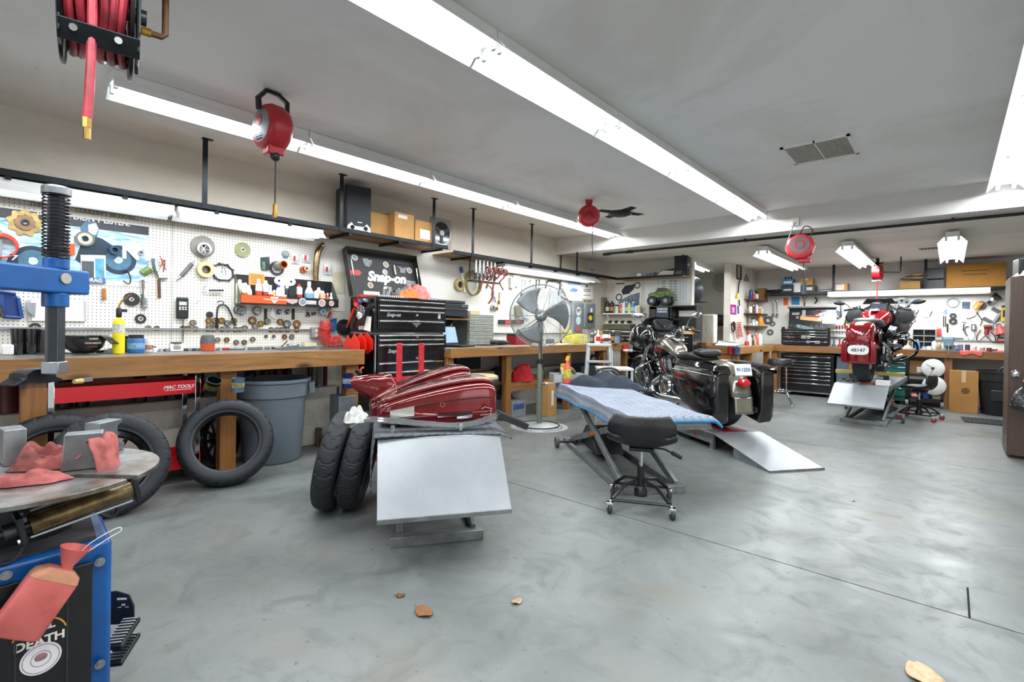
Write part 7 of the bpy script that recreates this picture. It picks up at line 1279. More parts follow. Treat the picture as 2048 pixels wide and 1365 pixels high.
t,y0,y1,z0,z1=panel('grey breaker panel below the cream lettered sign',1163,1185,608,656);q=Vector((X_,(y0+y1)/2,z0+.18));wb(t).bx((X_,q.y-.09,q.z-.09),(X_+.001,q.y+.09,q.z+.09)).build('sticker',mat('23283a',.5,0,.3),t);wb(t).lathe([(0,.0016),(.055,.0016)],q,(1,0,0),n=5,sx=1.3).build('sticker_star',M_yellow,t);wb(t).bx((X_,q.y-.0,z1-.16),(X_+.002,q.y+.06,z1-.09)).build('paper_label',M_paper,t)
t=thing('note_strip','narrow paper strip taped between the two grey panels','paper',wl(1161,640));wpoly(t,[(1160,624),(1164,624),(1164,648),(1160,647)],M_paper,.03,'strip',.002)
# end of second bench: bottles and organiser
E2=[(1184,'3a4540','can',.17,'8fb39a','dark can with mint base at the corner end of bench'),(1190,'2a2a2c','bottle',.20,'a8232a','black bottle with red neck among bench bottles'),(1196,'e4e0e4','bottle',.22,'c43a40','tall white squeeze bottle among bench bottles'),(1203,'e0785f','spray',.20,'e9b0a0','coral spray bottle with yellow head'),(1208,'d8d0d2','can',.15,'c9434a','pink labelled can beside coral bottle'),(1213,'d9dadb','can',.17,'4a4c50','white aerosol with dark cap'),(1219,'e3e0dd','bottle',.15,'c24a42','white bottle with red band'),(1226,'1c1e20','can',.215,'e08a2a','tall black can with orange label'),(1234,'6d8594','jar',.14,None,'blue grey plastic jar near bench corner'),(1242,'8a1a24','jar',.12,None,'dark red jar near bench corner'),(1200,'d96a5a','tin',.06,None,'small red tin in front of bottles'),(1193,'d9d6d0','can',.13,None,'short pale can before the red necked bottle')]
for i,(u,col,kd,h,bd,lb)in enumerate(E2):
 x=-4.45+.1*(i%3)-.05*(i>9);p=PX(u,690,x);bottle(lb,(x,p.y,Z2),.034 if kd!='jar' else .05,h,col,{3:'e6c53a',5:'2a2c30',8:'3c4c58',9:'3c1216'}.get(i,'eceae6'),kd,bd,'bottles at the bench end')
a,b_=PY(1208,690,8.22),PY(1262,690,8.22);t=thing('parts_organiser','olive wire organiser of bins standing against the partition','organiser',((a.x+b_.x)/2,8.28,Z2-.03),0);wd=b_.x-a.x
for k in range(3):MB().box((0,0,.05+.13*k),(wd,.2,.10)).build('bin_row',mat('5d5a44',.6,0,.3,20),t);MB().box((0,-.105,.105+.13*k),(wd,.012,.012)).build('shelf_edge',mat('c9c3a8',.6),t)
for k in range(4):MB().sph((-.18+.13*k,0,.40),(.05,.05,.03)).build('cap_part',M_dark,t);MB().box((-.2+.13*k,-.112,.39),(.05,.004,.03)).build('bin_tag',mat('d8cfae',.6),t)
MB().box((0,0,-.005),(wd,.2,.01)).build('foot',M_dark,t)
t=thing('wall_shelf','white bracket shelf of spray cans on the partition wall','shelf',(0,0,0));a,b_=PY(1199,627,8.2),PY(1284,624,8.2);zs=a.z-.0;wb(t).bx((-4.93,8.15,zs-.02),(b_.x,8.395,zs)).build('board',M_white,t)
for x in(-4.85,b_.x-.06):wb(t).tube([(x,8.17,zs-.02),(x,8.385,zs-.24),(x,8.385,zs-.02)],.008).build('bracket',M_white,t)
SC=[(1205,'77714f','box',0,'olive ammunition style box at the end of white shelf'),(1215,'141517','can',.235,'black aerosol with white letters on white shelf'),(1224,'17181a','can',.23,'black aerosol with orange print on white shelf'),(1230,'8a7c3a','can',.13,'short gold can on white shelf'),(1234,'c9cdd2','jar',.16,'white jar with black lid on white shelf'),(1243,'d8533c','can',.19,'red aerosol on white shelf'),(1248,'e6e6e6','can',.22,'tall white aerosol on white shelf'),(1254,'2f7a74','can',.21,'teal aerosol on white shelf'),(1259,'d9d28a','can',.19,'pale yellow aerosol on white shelf'),(1266,'3a8fc0','can',.21,'sky blue aerosol on white shelf'),(1273,'dcd9d2','jar',.13,'white tub on white shelf'),(1278,'d2b98a','jar',.14,'cream tub at the chest end of white shelf')]
for u,col,kd,h,lb in SC:
 p=PY(u,625,8.27)
 if kd=='box':carton(lb,(p.x-.06,8.2,zs+.001),(p.x+.06,8.33,zs+.30),mat(col,.6,0,.2,18),name='olive_box')
 else:bottle(lb,(p.x,8.27,zs+.001),.036,h,col,'1b1c1e' if u in(1215,1224,1234)else 'e9e9e6',kd,{1215:'d5d5d5',1224:'d98a3a',1254:'c9d9d2',1266:'d2e4ee',1243:'e9b0a0'}.get(u),'cans on the white shelf')
def pyb(t,x0,x1,z0,z1,y,m_,nm,th=.003):return wb(t).bx((x0,y-th,z0),(x1,y,z1)).build(nm,m_,t)
def ppy(t,pts,y,m_,nm):q=[PY(u,v,y)for u,v in pts];mb=wb(t);n=len(q);mb.add(q+[p-Vector((0,.001,0))for p in q],[tuple(range(n)),tuple(range(2*n-1,n-1,-1))]+[(i,(i+1)%n,n+(i+1)%n,n+i)for i in range(n)]);return mb.build(nm,m_,t,smooth=0)
YP=YN-.002
t=thing('bike_poster','black and white dirt bike poster on the partition','poster',PY(1255,590,YP));ppy(t,[(1229,566),(1282,563),(1281,618),(1231,620)],YP,M_paper,'sheet');ppy(t,[(1262,590),(1280,585),(1278,612),(1245,614),(1235,605),(1250,596)],YP-.002,mat('7f8ea0',.5,0,.6,12),'rocks');ppy(t,[(1243,582),(1250,572),(1262,570),(1270,568),(1268,578),(1258,588),(1246,590)],YP-.003,mat('2d3440',.5,0,.4,20),'printed_bike')
for u,v,r_ in((1238,595,.055),(1275,571,.05)):wb(t).lathe([(r_*1.25,.004),(r_*.85,.004)],PY(u,v,YP),(0,-1,0),n=28).build('printed_wheel',mat('23272e',.5),t)
wb(t).bx(PY(1231,569,YP-.002),PY(1249,566,YP-.003)).build('title_line',M_dark,t)
t=thing('schedule_board','white ruled schedule board on the partition above chest','whiteboard',PY(1340,590,YP));ppy(t,[(1290,562),(1381,558),(1381,606),(1290,608)],YP,mat('dfe2e0',.35,0,.04),'board')
for u in(1316,1360,1366,1371):ppy(t,[(u,560),(u+.7,560),(u+.7,604),(u,604)],YP-.002,mat('7fa3b5',.5),'rule')
for u in(1324,1338,1347):
 for k in range(8):ppy(t,[(u,562+5.4*k),(u+7,561.6+5.4*k),(u+7,563.4+5.4*k),(u,563.8+5.4*k)],YP-.002,mat('8a8d90',.5,0,.5,90),'entry')
# shelf over the partition
p=PY(1365,550,8.15);t=thing('loudspeaker','black loudspeaker at the free end of the partition shelf','speaker',(-3.42,8.19,2.104),12);MB().box((0,0,.20),(.21,.24,.40)).build('cabinet',mat('1d2022',.45,0,.15),t,bevel=.006);MB().box((0,-.124,.21),(.195,.01,.37)).build('grille',mat('24282b',.7,0,.2,60),t,bevel=.012);MB().prism([(-.09,0),(.09,0),(.06,.05),(-.06,.05)],(0,-.13,.02),(1,0,0),(0,0,1),.008).build('foot_trim',M_dsteel,t)
a=PY(1273,552,8.1);t=thing('stereo_receiver','silver stereo receiver on the partition shelf','stereo',(a.x+.17,8.18,2.104),0);MB().box((0,0,.045),(.34,.26,.085)).build('case',mat('9aa09f',.35,.5,.15),t,bevel=.004);MB().box((-.1,-.132,.045),(.09,.004,.05)).build('display',M_white,t);[MB().cyl((.06+.04*k,-.13,.045),(.06+.04*k,-.145,.045),.012).build('dial',M_dsteel,t)for k in range(3)]
t=thing('paper_stack','loose white papers stacked beside the stereo receiver','papers',(a.x+.52,8.2,2.104),6);[MB().box((.02*k,0,.015+.022*k),(.30,.22,.02),(0,0,9*k)).build('sheaf',M_paper,t)for k in range(4)];MB().box((.05,0,.105),(.26,.2,.03),(0,-9,14)).build('binder',M_dark,t)
cloth('duffel_bag','crumpled black bag slumped against the partition speaker',(a.x+.76,8.2,2.104),.13,.11,.22,M_dark,0,51,cat='bag',fold=.5,sc=7)
# tall chest by the cruiser
t=thing('tool_chest','tall black drawer chest behind the cruiser handlebars','tool chest',(-4.19,8.13,0),0);MB().box((0,0,.62),(.42,.44,1.10)).build('case',M_ch,t,bevel=.005);drawers(t,.39,1.155,[.075,.06,.06,.06,.085,.11],-.221,M_ch,M_chrome,hw=.37);drawers(t,.39,.685,[.10,.085,.085,.085,.085,.085,.09],-.221,M_ch,M_chrome,hw=.37);[MB().cyl((x,y,.0),(x,y,.07),.035,n=14).build('caster',M_rub,t)for x in(-.17,.17)for y in(-.15,.15)]
for z in(1.135,.70):text('MATCO',.045,mat('c9a0a0',.5),t,(-.1,-.246,z),(1,0,0),(0,0,1),shear=.2)
t=thing('tool_hutch','black open tool hutch with sign and rags behind the windscreen','tool hutch',(-3.55,8.16,.0),0);hz=1.12
MB().bx((-.42,-.18,0),(.42,.22,hz)).build('lower_case',M_ch,t,bevel=.005);drawers(t,.78,hz-.04,[.10,.10,.14,.14,.18],-.181,M_ch,M_chrome,hw=.7);MB().bx((-.42,.20,hz),(.42,.22,hz+.48)).build('back_panel',M_plas,t);MB().bx((-.42,-.05,hz+.46),(.42,.22,hz+.48)).build('top_panel',M_plas,t)
for x in(-.42,-.03,.405):MB().bx((x,-.05,hz),(x+.015,.2,hz+.46)).build('divider',M_plas,t)
MB().bx((.02,.195,hz+.30),(.36,.199,hz+.40)).build('paper_strip',M_paper,t);sg=MB().bx((-.28,-.06,hz+.22),(-.06,-.053,hz+.46)).build('parking_sign',mat('23304a',.5,0,.15),t);text('RESERVED',.042,M_white,sg,(-.17,-.062,hz+.42),(1,0,0),(0,0,1),bold=.001);text('PARKING',.042,M_white,sg,(-.17,-.062,hz+.375),(1,0,0),(0,0,1),bold=.001)
MB().bx((-.27,-.03,hz+.0),(-.08,.15,hz+.25)).build('paper_bag',mat('c9a77c',.7,0,.15),t,bevel=.01);MB().bx((-.40,-.055,hz+.24),(-.29,-.045,hz+.42)).build('dark_poster',mat('2a2226',.5,0,.5,30),t);MB().bx((-.40,-.055,hz+.05),(-.29,-.04,hz+.21)).build('parts_pack',mat('b9bdc0',.4,0,.4,30),t)
for i,(x,y,a_,b__,h_,col,lb)in enumerate(((.12,.02,.12,.09,.14,'9c9a3a','olive yellow cloth heap in the black hutch'),(.22,.09,.08,.07,.20,'5f8a74','green cloth tucked at back of black hutch'),(.33,.04,.07,.07,.16,'d98a2a','orange cloth at the end of black hutch'),(.25,-.08,.12,.07,.07,'c99f7c','tan rag at the front of black hutch'))):cloth('shop_cloth',lb,(-3.55+x,8.16+y,hz+.002),a_,b__,h_,mat(col,.85,0,.25,20,.3),0,60+i,cat='cloth')
t=thing('toy_truck','toy monster truck in green and black on top of hutch','toy truck',(-3.80,8.20,hz+.482),8);M_toy=mat('5f8a2a',.35,0,.5,14,c2='2a3a1a')
for x in(-.12,.12):
 for y in(-.09,.09):k=MB().lathe([(.035,-.04),(.075,-.04),(.085,-.025),(.085,.025),(.075,.04),(.035,.04)],(x,y,.085),(0,1,0),n=24).build('tire',M_rub,t);MB().lathe([(0,.045),(.035,.04),(.04,.03)],(x,y,.085),(0,math.copysign(1,y),0),n=14).build('hub',M_grey,k)
MB().loft([[(x,-w,z0),(x,w,z0),(x,w,z1),(x,-w,z1)]for x,w,z0,z1 in((-.20,.07,.16,.20),(-.16,.09,.14,.22),(-.07,.09,.14,.24),(-.03,.085,.14,.31),(.10,.085,.14,.31),(.16,.09,.14,.25),(.21,.08,.15,.22))]).build('truck_body',M_toy,t,bevel=.012);MB().bx((-.04,-.088,.24),(.11,.088,.295)).build('cab_window',mat('3a2b30',.3,0,.2),t);MB().bx((-.15,-.05,.09),(.15,.05,.14)).build('chassis',M_dark,t)
# recess behind the partition
t=thing('box_fan','white plastic box fan standing in the recess doorway','fan',(-3.24,8.95,.95),-14);MB().box((0,0,.26),(.30,.12,.52)).build('case',mat('cdc9ba',.5,0,.1),t,bevel=.02)
for k in range(7):MB().tube([Vector((.0+(.02+.018*k)*math.cos(a)*.9,-.066,.26+(.03+.028*k)*math.sin(a)))for a in[2*math.pi*i/26 for i in range(26)]],.0022,n=4,closed=True).build('grille_ring',M_white,t)
MB().lathe([(0,.062),(.03,.06)],(0,0,.26),(0,-1,0),n=16,sx=.7).build('fan_hub',mat('b5b09f',.5),t)
t=thing('fan_stand','plain wooden plinth under the white box fan','stand',(-3.24,8.95,0),-14);MB().box((0,0,.46),(.34,.26,.92)).build('plinth',mat('d5d0c4',.6,0,.1),t);MB().box((.02,-.02,.935),(.44,.34,.025)).build('plinth_top',M_woodX,t)
t=thing('back_room_shelf','dark seat and tank lying on a shelf deep in recess','shelf',(-3.75,10.6,0),0);MB().bx((-.6,-.2,1.25),(.62,.3,1.28)).build('board',M_woodX,t);MB().loft(loftx([(-.2,1.38,.12,.05),(-.1,1.40,.30,.12),(.1,1.40,.34,.12),(.22,1.36,.2,.06)])).build('seat_cover',M_dark,t,smooth=60);[MB().bx((x,.2,0),(x+.06,.27,1.25)).build('post',M_woodZ,t)for x in(-.58,.54)]
t=thing('spare_helmet','grey and black helmet bag high in the recess','bag',(-3.44,8.71,1.70),0);MB().sph((0,0,.2),(.20,.17,.24),20,12).build('shell',mat('3a4048',.35,0,.3),t);MB().bx((-.22,-.18,-.02),(.22,.18,.0)).build('wall_ledge',M_dark,t)
p=PY(1443,565,YR-.01);t=thing('fan_guard','round metal fan guard hung on the recess wall','fan guard',p,0)
for k in range(6):MB().tube([Vector((.03*(k+1)*math.cos(a),-.02,.036*(k+1)*math.sin(a)))for a in[2*math.pi*i/26 for i in range(26)]],.005,n=4,closed=True).build('ring',M_grey,t)
# column face: purple flyer, cable, tags
XS=-3.028
def ws(u,v,off=.002):return PX(u,v,XS+off)
def spoly(t,pts,m_,nm,off=.002,th=.002):q=[ws(u,v,off)for u,v in pts];mb=wb(t);n=len(q);mb.add(q+[p+Vector((th,0,0))for p in q],[tuple(range(n)),tuple(range(2*n-1,n-1,-1))]+[(i,(i+1)%n,n+(i+1)%n,n+i)for i in range(n)]);return mb.build(nm,m_,t,smooth=0)
t=thing('purple_flyer','bright purple flyer on the wall end','flyer',ws(1467,619));spoly(t,[(1461,609),(1472,610),(1472,630),(1461,629)],mat('a02a86',.5,0,.3,30),'sheet');spoly(t,[(1464,615),(1469,615),(1469,626),(1464,626)],mat('d9b0d0',.5,0,.5,60),'figure',.0045)
t=thing('white_notice','white notice sheet below the purple flyer','paper',ws(1467,637));spoly(t,[(1461,631),(1472,631),(1472,646),(1462,645)],M_paper,'sheet')
t=thing('framed_licence','tall black framed licence high on the stub wall','picture',ws(1477,542));spoly(t,[(1473.5,527),(1481.5,530),(1481.5,561),(1473.5,559)],M_plas,'frame',.002,.02);spoly(t,[(1475,531),(1480,533),(1480,557),(1475,555)],mat('9fa19d',.5,0,.2),'print',.0225,.001)
t=thing('bike_print','pale pencil motorcycle print on the stub wall','poster',ws(1492,555));spoly(t,[(1485,535),(1500,537),(1500,566),(1485,567)],mat('c9c5bb',.6,0,.1),'sheet');spoly(t,[(1487,562),(1491,548),(1493,548),(1498,560),(1496,564)],mat('8d8d8a',.6,0,.6,40),'drawing',.0045)
for nm,lb,cat,strokes in(('black_cable_coil','black cable coil hung on wall above the brochures','cable',[(spline([(1463,650),(1468,644),(1470,655),(1467,664),(1463,658),(1466,646),(1469,660)],4),.012,M_plas)]),('yellow_handle_tool','yellow and black handled tool hung on the stub wall','tool',[([(1474,596),(1476,588)],.02,M_yellow),([(1476,588),(1478,568),(1480,562)],.012,M_plas),([(1478,600),(1479,612)],.012,M_plas)]),('blue_spray_wand','blue wand hung beside the purple flyer','wand',[([(1476,612),(1477,628)],.014,mat('3a4a9a',.4))])):
 t=thing(nm,lb,cat,ws(*strokes[0][0][0][:2]));[wb(t).tube([ws(q[0],q[1],.03)for q in pts],r_,n=8).build('piece',m_,t)for pts,r_,m_ in strokes]
coil('coiled_air_hose','red and white coiled hose hanging at the stub wall',[ws(1476,645,.09),ws(1477,660,.09),ws(1480,676,.10)],9,.055,.007,mat('b8584c',.45,0,.2))
# corner shelves with bottles
for k,(v,lb,its)in enumerate(((599,'top corner shelf with boxes and small bottles',(('1a3a7a',.18),('c23a36',.12),('e0ddd6',.12),('d9d9d6',.11),('3a2a22',.10))),(627,'middle corner shelf with a row of bottles',(('d9d4cc',.15),('4a2a22',.16),('2a2b2e',.17),('dde0e2',.18),('cfd6dc',.18),('e08a4a',.14),('c8312c',.15),('e2dfe0',.14))),(652,'lowest corner shelf with a yellow bottle and tins',(('b9b19c',.06),('c9cdd0',.10),('9aa0a4',.16),('d8d4c4',.10))))):
 t=thing('corner_shelf',lb,'shelf',(-3.03,10.65,0));zz=PY(1500,v,10.5).z;MB().bx((.002,-.40,zz-.02),(.22,.45,zz)).build('board',mat('6a4a32',.6,0,.25),t);MB().bx((.002,-.2,zz-.18),(.02,-.15,zz-.02)).build('cleat',M_woodZ,t)
 for i,(c_,h_)in enumerate(its):bottle('%s bottle on the %s corner shelf, %s'%(['blue','red','white','pale','brown','orange','crimson','ivory'][i]if k!=2 else['tan','silver','grey','cream'][i],('top','middle','lowest')[k],('nearest end','second in','third in','fourth in','fifth in','sixth in','seventh in','last in')[i]+' row'),(-2.92+.03*(i%2),10.30+.095*i,zz+.001),.034,h_,c_,'e9e7e2' if i%2 else '2a2b2d',('can','bottle','jar')[i%3],None,'bottles on corner shelves')
carton('brown carton on the top corner shelf',(-2.95,10.85,PY(1500,599,10.5).z+.001),(-2.82,11.08,PY(1500,599,10.5).z+.24),mat('8f6a36',.8,0,.2),name='small_carton')
t=thing('yellow_squirt_bottle','orange yellow bottle on the lowest corner shelf end','bottle',(-2.86,10.75,PY(1500,652,10.5).z+.001));MB().lathe([(0,0),(.06,0),(.065,.08),(.05,.15),(.02,.2),(0,.2)],n=18).build('body',mat('d9922a',.4,0,.15),t)
for u,v,r_,lb in((1537,641,8.5,'large grey ring gauge hung beside corner shelves'),(1546,648,5,'dark ring part hung near rear chest'),(1541,665,6,'grey pulley hung low beside corner shelves')):
 p=PY(u,v,YR-.014);t=thing('hung_ring',lb,'ring',p);s=mpp(p);MB().lathe([(r_*s*.45,0),(r_*s,0),(r_*s,.03),(r_*s*.45,.03),(r_*s*.45,0)],(0,0,0),(0,-1,0),n=24).build('ring',mat('777a7b',.4,.6,.2),t)
# ================================================================ peninsula desk
t=thing('desk_bench','wooden peninsula bench with open cubby at the rear corner','workbench',(0,0,0));X0,X1,Y0,Y1,ZD=-3.02,-2.56,8.40,10.40,.925
MB().bx((X0,Y0,ZD-.03),(X1,Y1,ZD)).build('bench_top',mat('8a8076',.5,0,.25,6),t);MB().bx((X0,Y0-.038,ZD-.115),(X1+.038,Y0,ZD+.002)).build('fascia_board',M_woodX,t,bevel=.003);MB().bx((X1,Y0+.001,ZD-.115),(X1+.038,Y1,ZD+.002)).build('fascia_board',M_woodY,t,bevel=.003)
for y in(Y0+.05,9.15,10.25):MB().bx((X1-.09,y-.045,0),(X1,y+.045,ZD-.032)).build('leg',M_woodZ,t,bevel=.004)
MB().bx((X0+.02,Y0+.01,0),(X1-.1,Y0+.025,ZD-.12)).build('front_panel',wood('panel_ply','a06a30','85521f',ax=0,sc=.5),t);MB().bx((X0,Y0,0),(X0+.07,Y0+.09,ZD-.032)).build('leg',M_woodZ,t);MB().bx((X0+.05,Y0+.03,.44),(X1-.01,9.2,.46)).build('cubby_shelf',M_woodY,t);MB().bx((X0+.05,9.10,0),(X1-.01,9.12,ZD-.12)).build('cubby_side',M_ply,t)
for i,(y,w_,h_,col,lb)in enumerate(((8.60,.10,.26,'c9ccd2','white binder in the wooden cubby'),(8.72,.06,.24,'b5c0d0','pale blue binder in the wooden cubby'),(8.85,.12,.10,'2f4a86','blue tin in the wooden cubby'),(8.98,.10,.07,'26282b','black tool in the wooden cubby'))):carton(lb,(X1-.26,y-w_/2,.461),(X1-.06,y+w_/2,.461+h_),mat(col,.5,0,.2),name=('binder','binder','tin_box','tool_box')[i],cat=('binder','binder','tin','tool')[i])
t=thing('floor_jack','red floor jack stored under the rear bench corner','jack',(-2.66,9.75,0),100);MB().box((0,0,.10),(.5,.16,.12)).build('frame',M_cr,t,bevel=.01);MB().cyl((-.1,0,.16),(-.1,0,.55),.03).box((.1,0,.3),(.3,.08,.3),(0,30,0)).build('lift_arm',M_cr,t);MB().lathe([(0,.03),(.06,.03),(.065,0)],(.22,0,.45),(0,0,1)).build('saddle',M_gloss,t)
DZ=ZD+.001
t=thing('brochure_pile','fanned white printed brochures on the peninsula bench','brochures',(-2.82,8.62,DZ),20)
for k in range(5):MB().box((.02*k,.1*k,.02+.012*k),(.30,.22,.006),(14-3*k,6,-18+14*k)).build('brochure',mat('e2e2e0',.5,0,.5,18),t)
MB().box((0,.2,.006),(.36,.62,.012)).build('folder',M_dark,t)
for i,(y,c_,kd,h_,cp,lb)in enumerate(((9.42,'c9342c','jar',.07,'b02a24','low red jar behind brochures'),(9.55,'d9d6d2','spray',.26,'d8392c','white spray bottle with red trigger on peninsula bench'),(9.72,'3a3430','bottle',.18,'1d1d1e','dark bottle beside the spray bottle'),(9.85,'a89a5c','bottle',.16,'c9c2a0','amber bottle beside the dark one'),(10.0,'d4483c','bottle',.23,'e0968c','red cone shaped bottle on peninsula bench'),(10.22,'e2e4e4','can',.22,'eceeee','white aerosol near the black rear chest'))):bottle(lb,(-2.72,y,DZ),.04,h_,c_,cp,kd,None,'bottles on the peninsula bench')
for y,c_,lb in((8.364-.055,'b02228','red tin clipped on the peninsula fascia'),(8.364-.055,'4a5f86','blue tin clipped on the peninsula fascia')):p=PY(1461 if 'red' in lb else 1474,705,8.314);t=thing('hung_tin',lb,'tin can',(p.x,8.3165,.81));MB().lathe([(0,0),(.045,0),(.045,.115),(.047,.118),(.04,.118),(.04,.01),(0,.01)],n=22).build('tin',mat(c_,.4,.2,.5,25),t)
t=thing('wood_ledge','short wooden ledge board left of the peninsula bench','shelf',(-3.2,8.50,.905),0);MB().box((0,-.03,.02),(.34,.30,.035)).box((.02,-.02,.055),(.26,.24,.03)).build('board',M_woodX,t);MB().box((.02,.03,-.45),(.10,.10,.905)).build('post',M_white,t)
bar_stool('chrome bar stool with black seat near the rear chest',(-2.02,8.72,0),12,.74,mat('17181a',.3,0,.2),mat('17181a',.35),rs=.175,spread=.25)
# ================================================================ rear wall
t=thing('tool_chest','black top chest with open lid on the rear bench','tool chest',(-2.02,10.72,.926),0);w,d,h=.80,.42,.27
MB().box((0,0,h/2+.02),(w,d,h)).build('case',M_ch,t,bevel=.005);drawers(t,w*.93,.275,[.05,.045,.09,.085],-d/2,M_ch,M_chrome);MB().box((0,-d/2-.02,.285),(w,.006,.05)).build('front_flap',M_ch,t)
for x in(-w/2+.03,w/2-.03):MB().box((x,-d/2+.03,.32),(.05,.06,.06)).build('horn',M_ch,t,bevel=.01)
yf=-d/2-.0165;text('Snap-on',.042,mat('b9bcbf',.3,.6,0),t,(-.24,yf,.165),(1,0,0),(0,0,1),'nameplate',shear=.35,bold=.002)
for x,z,w_,h_ in((-.02,.165,.08,.05),(.06,.165,.055,.05),(.2,.075,.08,.045)):MB().box((x,yf,z),(w_,.002,h_)).build('sticker',mat('c9c9c6',.5,0,.4,50),t)
MB().prism([(-.055,0),(0,.028),(.055,0),(0,-.028)],(.05,yf,.075),(1,0,0),(0,0,1),.002).build('diamond_badge',mat('b5b8bb',.3,.5,.2,50),t)
lz=.32;lid=MB().box((.03,.19,lz+.20),(w*.98,.012,.40),(-8,0,0)).build('lid',M_ch,t);MB().box((.03,.15,lz+.41),(w,.12,.03),(-8,0,0)).build('lid_edge',mat('6f6f6e',.4,.3,.2),lid)
for x,z,w_,h_,c_,r_ in((-.26,.31,.13,.05,'8d8f92',0),(-.12,.33,.06,.11,'9aa0a4',0),(.0,.22,.36,.09,'cda270',6),(.03,.26,.24,.03,'a82a24',4),(.13,.24,.11,.10,'e4e2e0',0),(.2,.31,.15,.04,'d9c9c0',-14),(.30,.22,.22,.2,'dfe2de',2),(-.05,.13,.2,.05,'9a9b98',0),(-.23,.24,.05,.05,'8a7a7c',0),(.12,.37,.05,.03,'b5363c',0)):MB().box((x+.02,.165-z*.05+.02-abs(r_)*.0005-w_*.01,lz+z-.02),(w_,.003,h_),(-8,r_,0)).build('lid_note',mat(c_,.6,0,.2,20),lid)
for k in range(22):MB().cyl((-.30+.028*k,-.12,.29),(-.30+.028*k,-.12,.36+.02*(k%3)),.006,n=6).build('driver_bit',M_chrome,t)
MB().box((-.05,.03,.34),(.26,.10,.06),(0,12,0)).build('blue_cloth_fold',mat('7fa6ae',.7,0,.2),t)
t=thing('tool_chest','wide black roller chest under the rear bench','tool chest',(-1.98,10.72,0),0);MB().box((0,0,.41),(.86,.50,.70)).build('case',M_ch,t,bevel=.005);drawers(t,.78,.735,[.09,.055,.055,.06,.075,.075,.08,.16],-.25,M_ch,M_chrome);MB().box((0,-.25,.075),(.86,.006,.03)).build('kick_strip',M_steel,t);MB().box((0,0,.765),(.88,.5,.012)).build('top_mat',M_rub,t);text('Snap-on',.04,M_grey,t,(-.25,-.268,.66),(1,0,0),(0,0,1),shear=.3);MB().cyl((0,-.26,.74),(0,-.275,.74),.012).build('lock',M_chrome,t);[MB().cyl((x,y,0),(x,y,.07),.04,n=14).build('caster',M_rub,t)for x in(-.35,.35)for y in(-.18,.18)]
t=thing('side_locker','grey blue side locker joined beside the rear roller chest','locker',(-1.41,10.74,0),0);MB().box((0,0,.39),(.22,.46,.74)).build('case',mat('4c5863',.45,0,.15),t,bevel=.005);MB().box((0,-.235,.39),(.18,.008,.68)).build('door',mat('54616c',.45,0,.15),t,bevel=.003)
t=thing('green_cabinet','teal green drawer cabinet under the rear bench','tool chest',(-.78,10.72,0),0);MB().box((0,0,.42),(.52,.46,.72)).build('case',mat('0f5a52',.4,0,.12),t,bevel=.005);drawers(t,.48,.76,[.07,.06,.09,.12,.14,.14],-.23,mat('0f5f56',.4,0,.12),M_chrome);[MB().cyl((x,y,0),(x,y,.07),.04,n=14).build('caster',M_rub,t)for x in(-.2,.2)for y in(-.18,.18)]
# rack with hubcaps
t=thing('parts_rack','dark wheeled parts rack with shelves under the rear bench','rack',(-.30,10.62,0),0);
for x in(-.22,.22):
 for y in(-.16,.16):MB().bx((x-.015,y-.015,.1),(x+.015,y+.015,.80)).build('post',M_black,t);k=MB().lathe([(0,.02),(.045,.02),(.05,0),(.045,-.02),(0,-.02)],(x,y,.05),(1,0,0),n=18).build('caster',mat('8a8c8c',.6),t)
for z in(.12,.42,.50):MB().bx((-.235,-.175,z),(.235,.175,z+.02)).build('tray',M_black,t)
carton('brown carton on the upper tray of parts rack',(-.50,10.50,.521),(-.24,10.70,.745),mat('8f6a42',.8,0,.2),sticker=(.1,.35,.09,.09,'e4dfd8'));carton('white boxes on the middle tray of parts rack',(-.50,10.50,.441),(-.25,10.72,.495),M_white,name='white_box')
for i,(u,v,r_)in enumerate(((1866,737,18.5),(1868,772,19))):p=PY(u,v,10.40);t=thing('hubcap','round white wheel cover hung %s on the parts rack post'%('upper','lower')[i],'wheel cover',p,0,'wheel covers');s=mpp(p);MB().lathe([(0,.02),(r_*s*.3,.022),(r_*s*.9,.012),(r_*s,0),(0,-.004)],(0,0,0),(-.12,-1,0),n=36).build('disc',M_white,t);MB().lathe([(0,.03),(.022,.03),(.022,.018)],(0,0,0),(-.12,-1,0),n=6).build('hub_hole',M_dark,t);[MB().tube([Vector((.03*math.cos(a),-.025,.03*math.sin(a))),Vector((r_*s*.8*math.cos(a),-.02,r_*s*.8*math.sin(a)))],.003).build('rib',M_grey,t)for a in(.6,2.4,4.4)]
bottle('red labelled tin on the bottom tray of parts rack',(-.42,10.50,.141),.055,.12,'b81c24','c9c9c6','jar','e3d9d4');bottle('blue tin on the bottom tray of parts rack',(-.27,10.50,.141),.05,.12,'2a4a9a','c9c9c6','jar');carton('cream box on bottom tray of parts rack',(-.20,10.46,.141),(-.10,10.56,.20),mat('c9bd93',.7,0,.2),name='cream_box')
t=carton('tall flat cardboard box standing against the rear bench',(-.0,10.20,0),(.33,10.36,.63),mat('ab7c42',.85,0,.15,6),tape=True,name='flat_carton');MB().sph((.02,-.08,.33),(.05,.002,.05)).build('stain',mat('6f4e2a',.9),t)
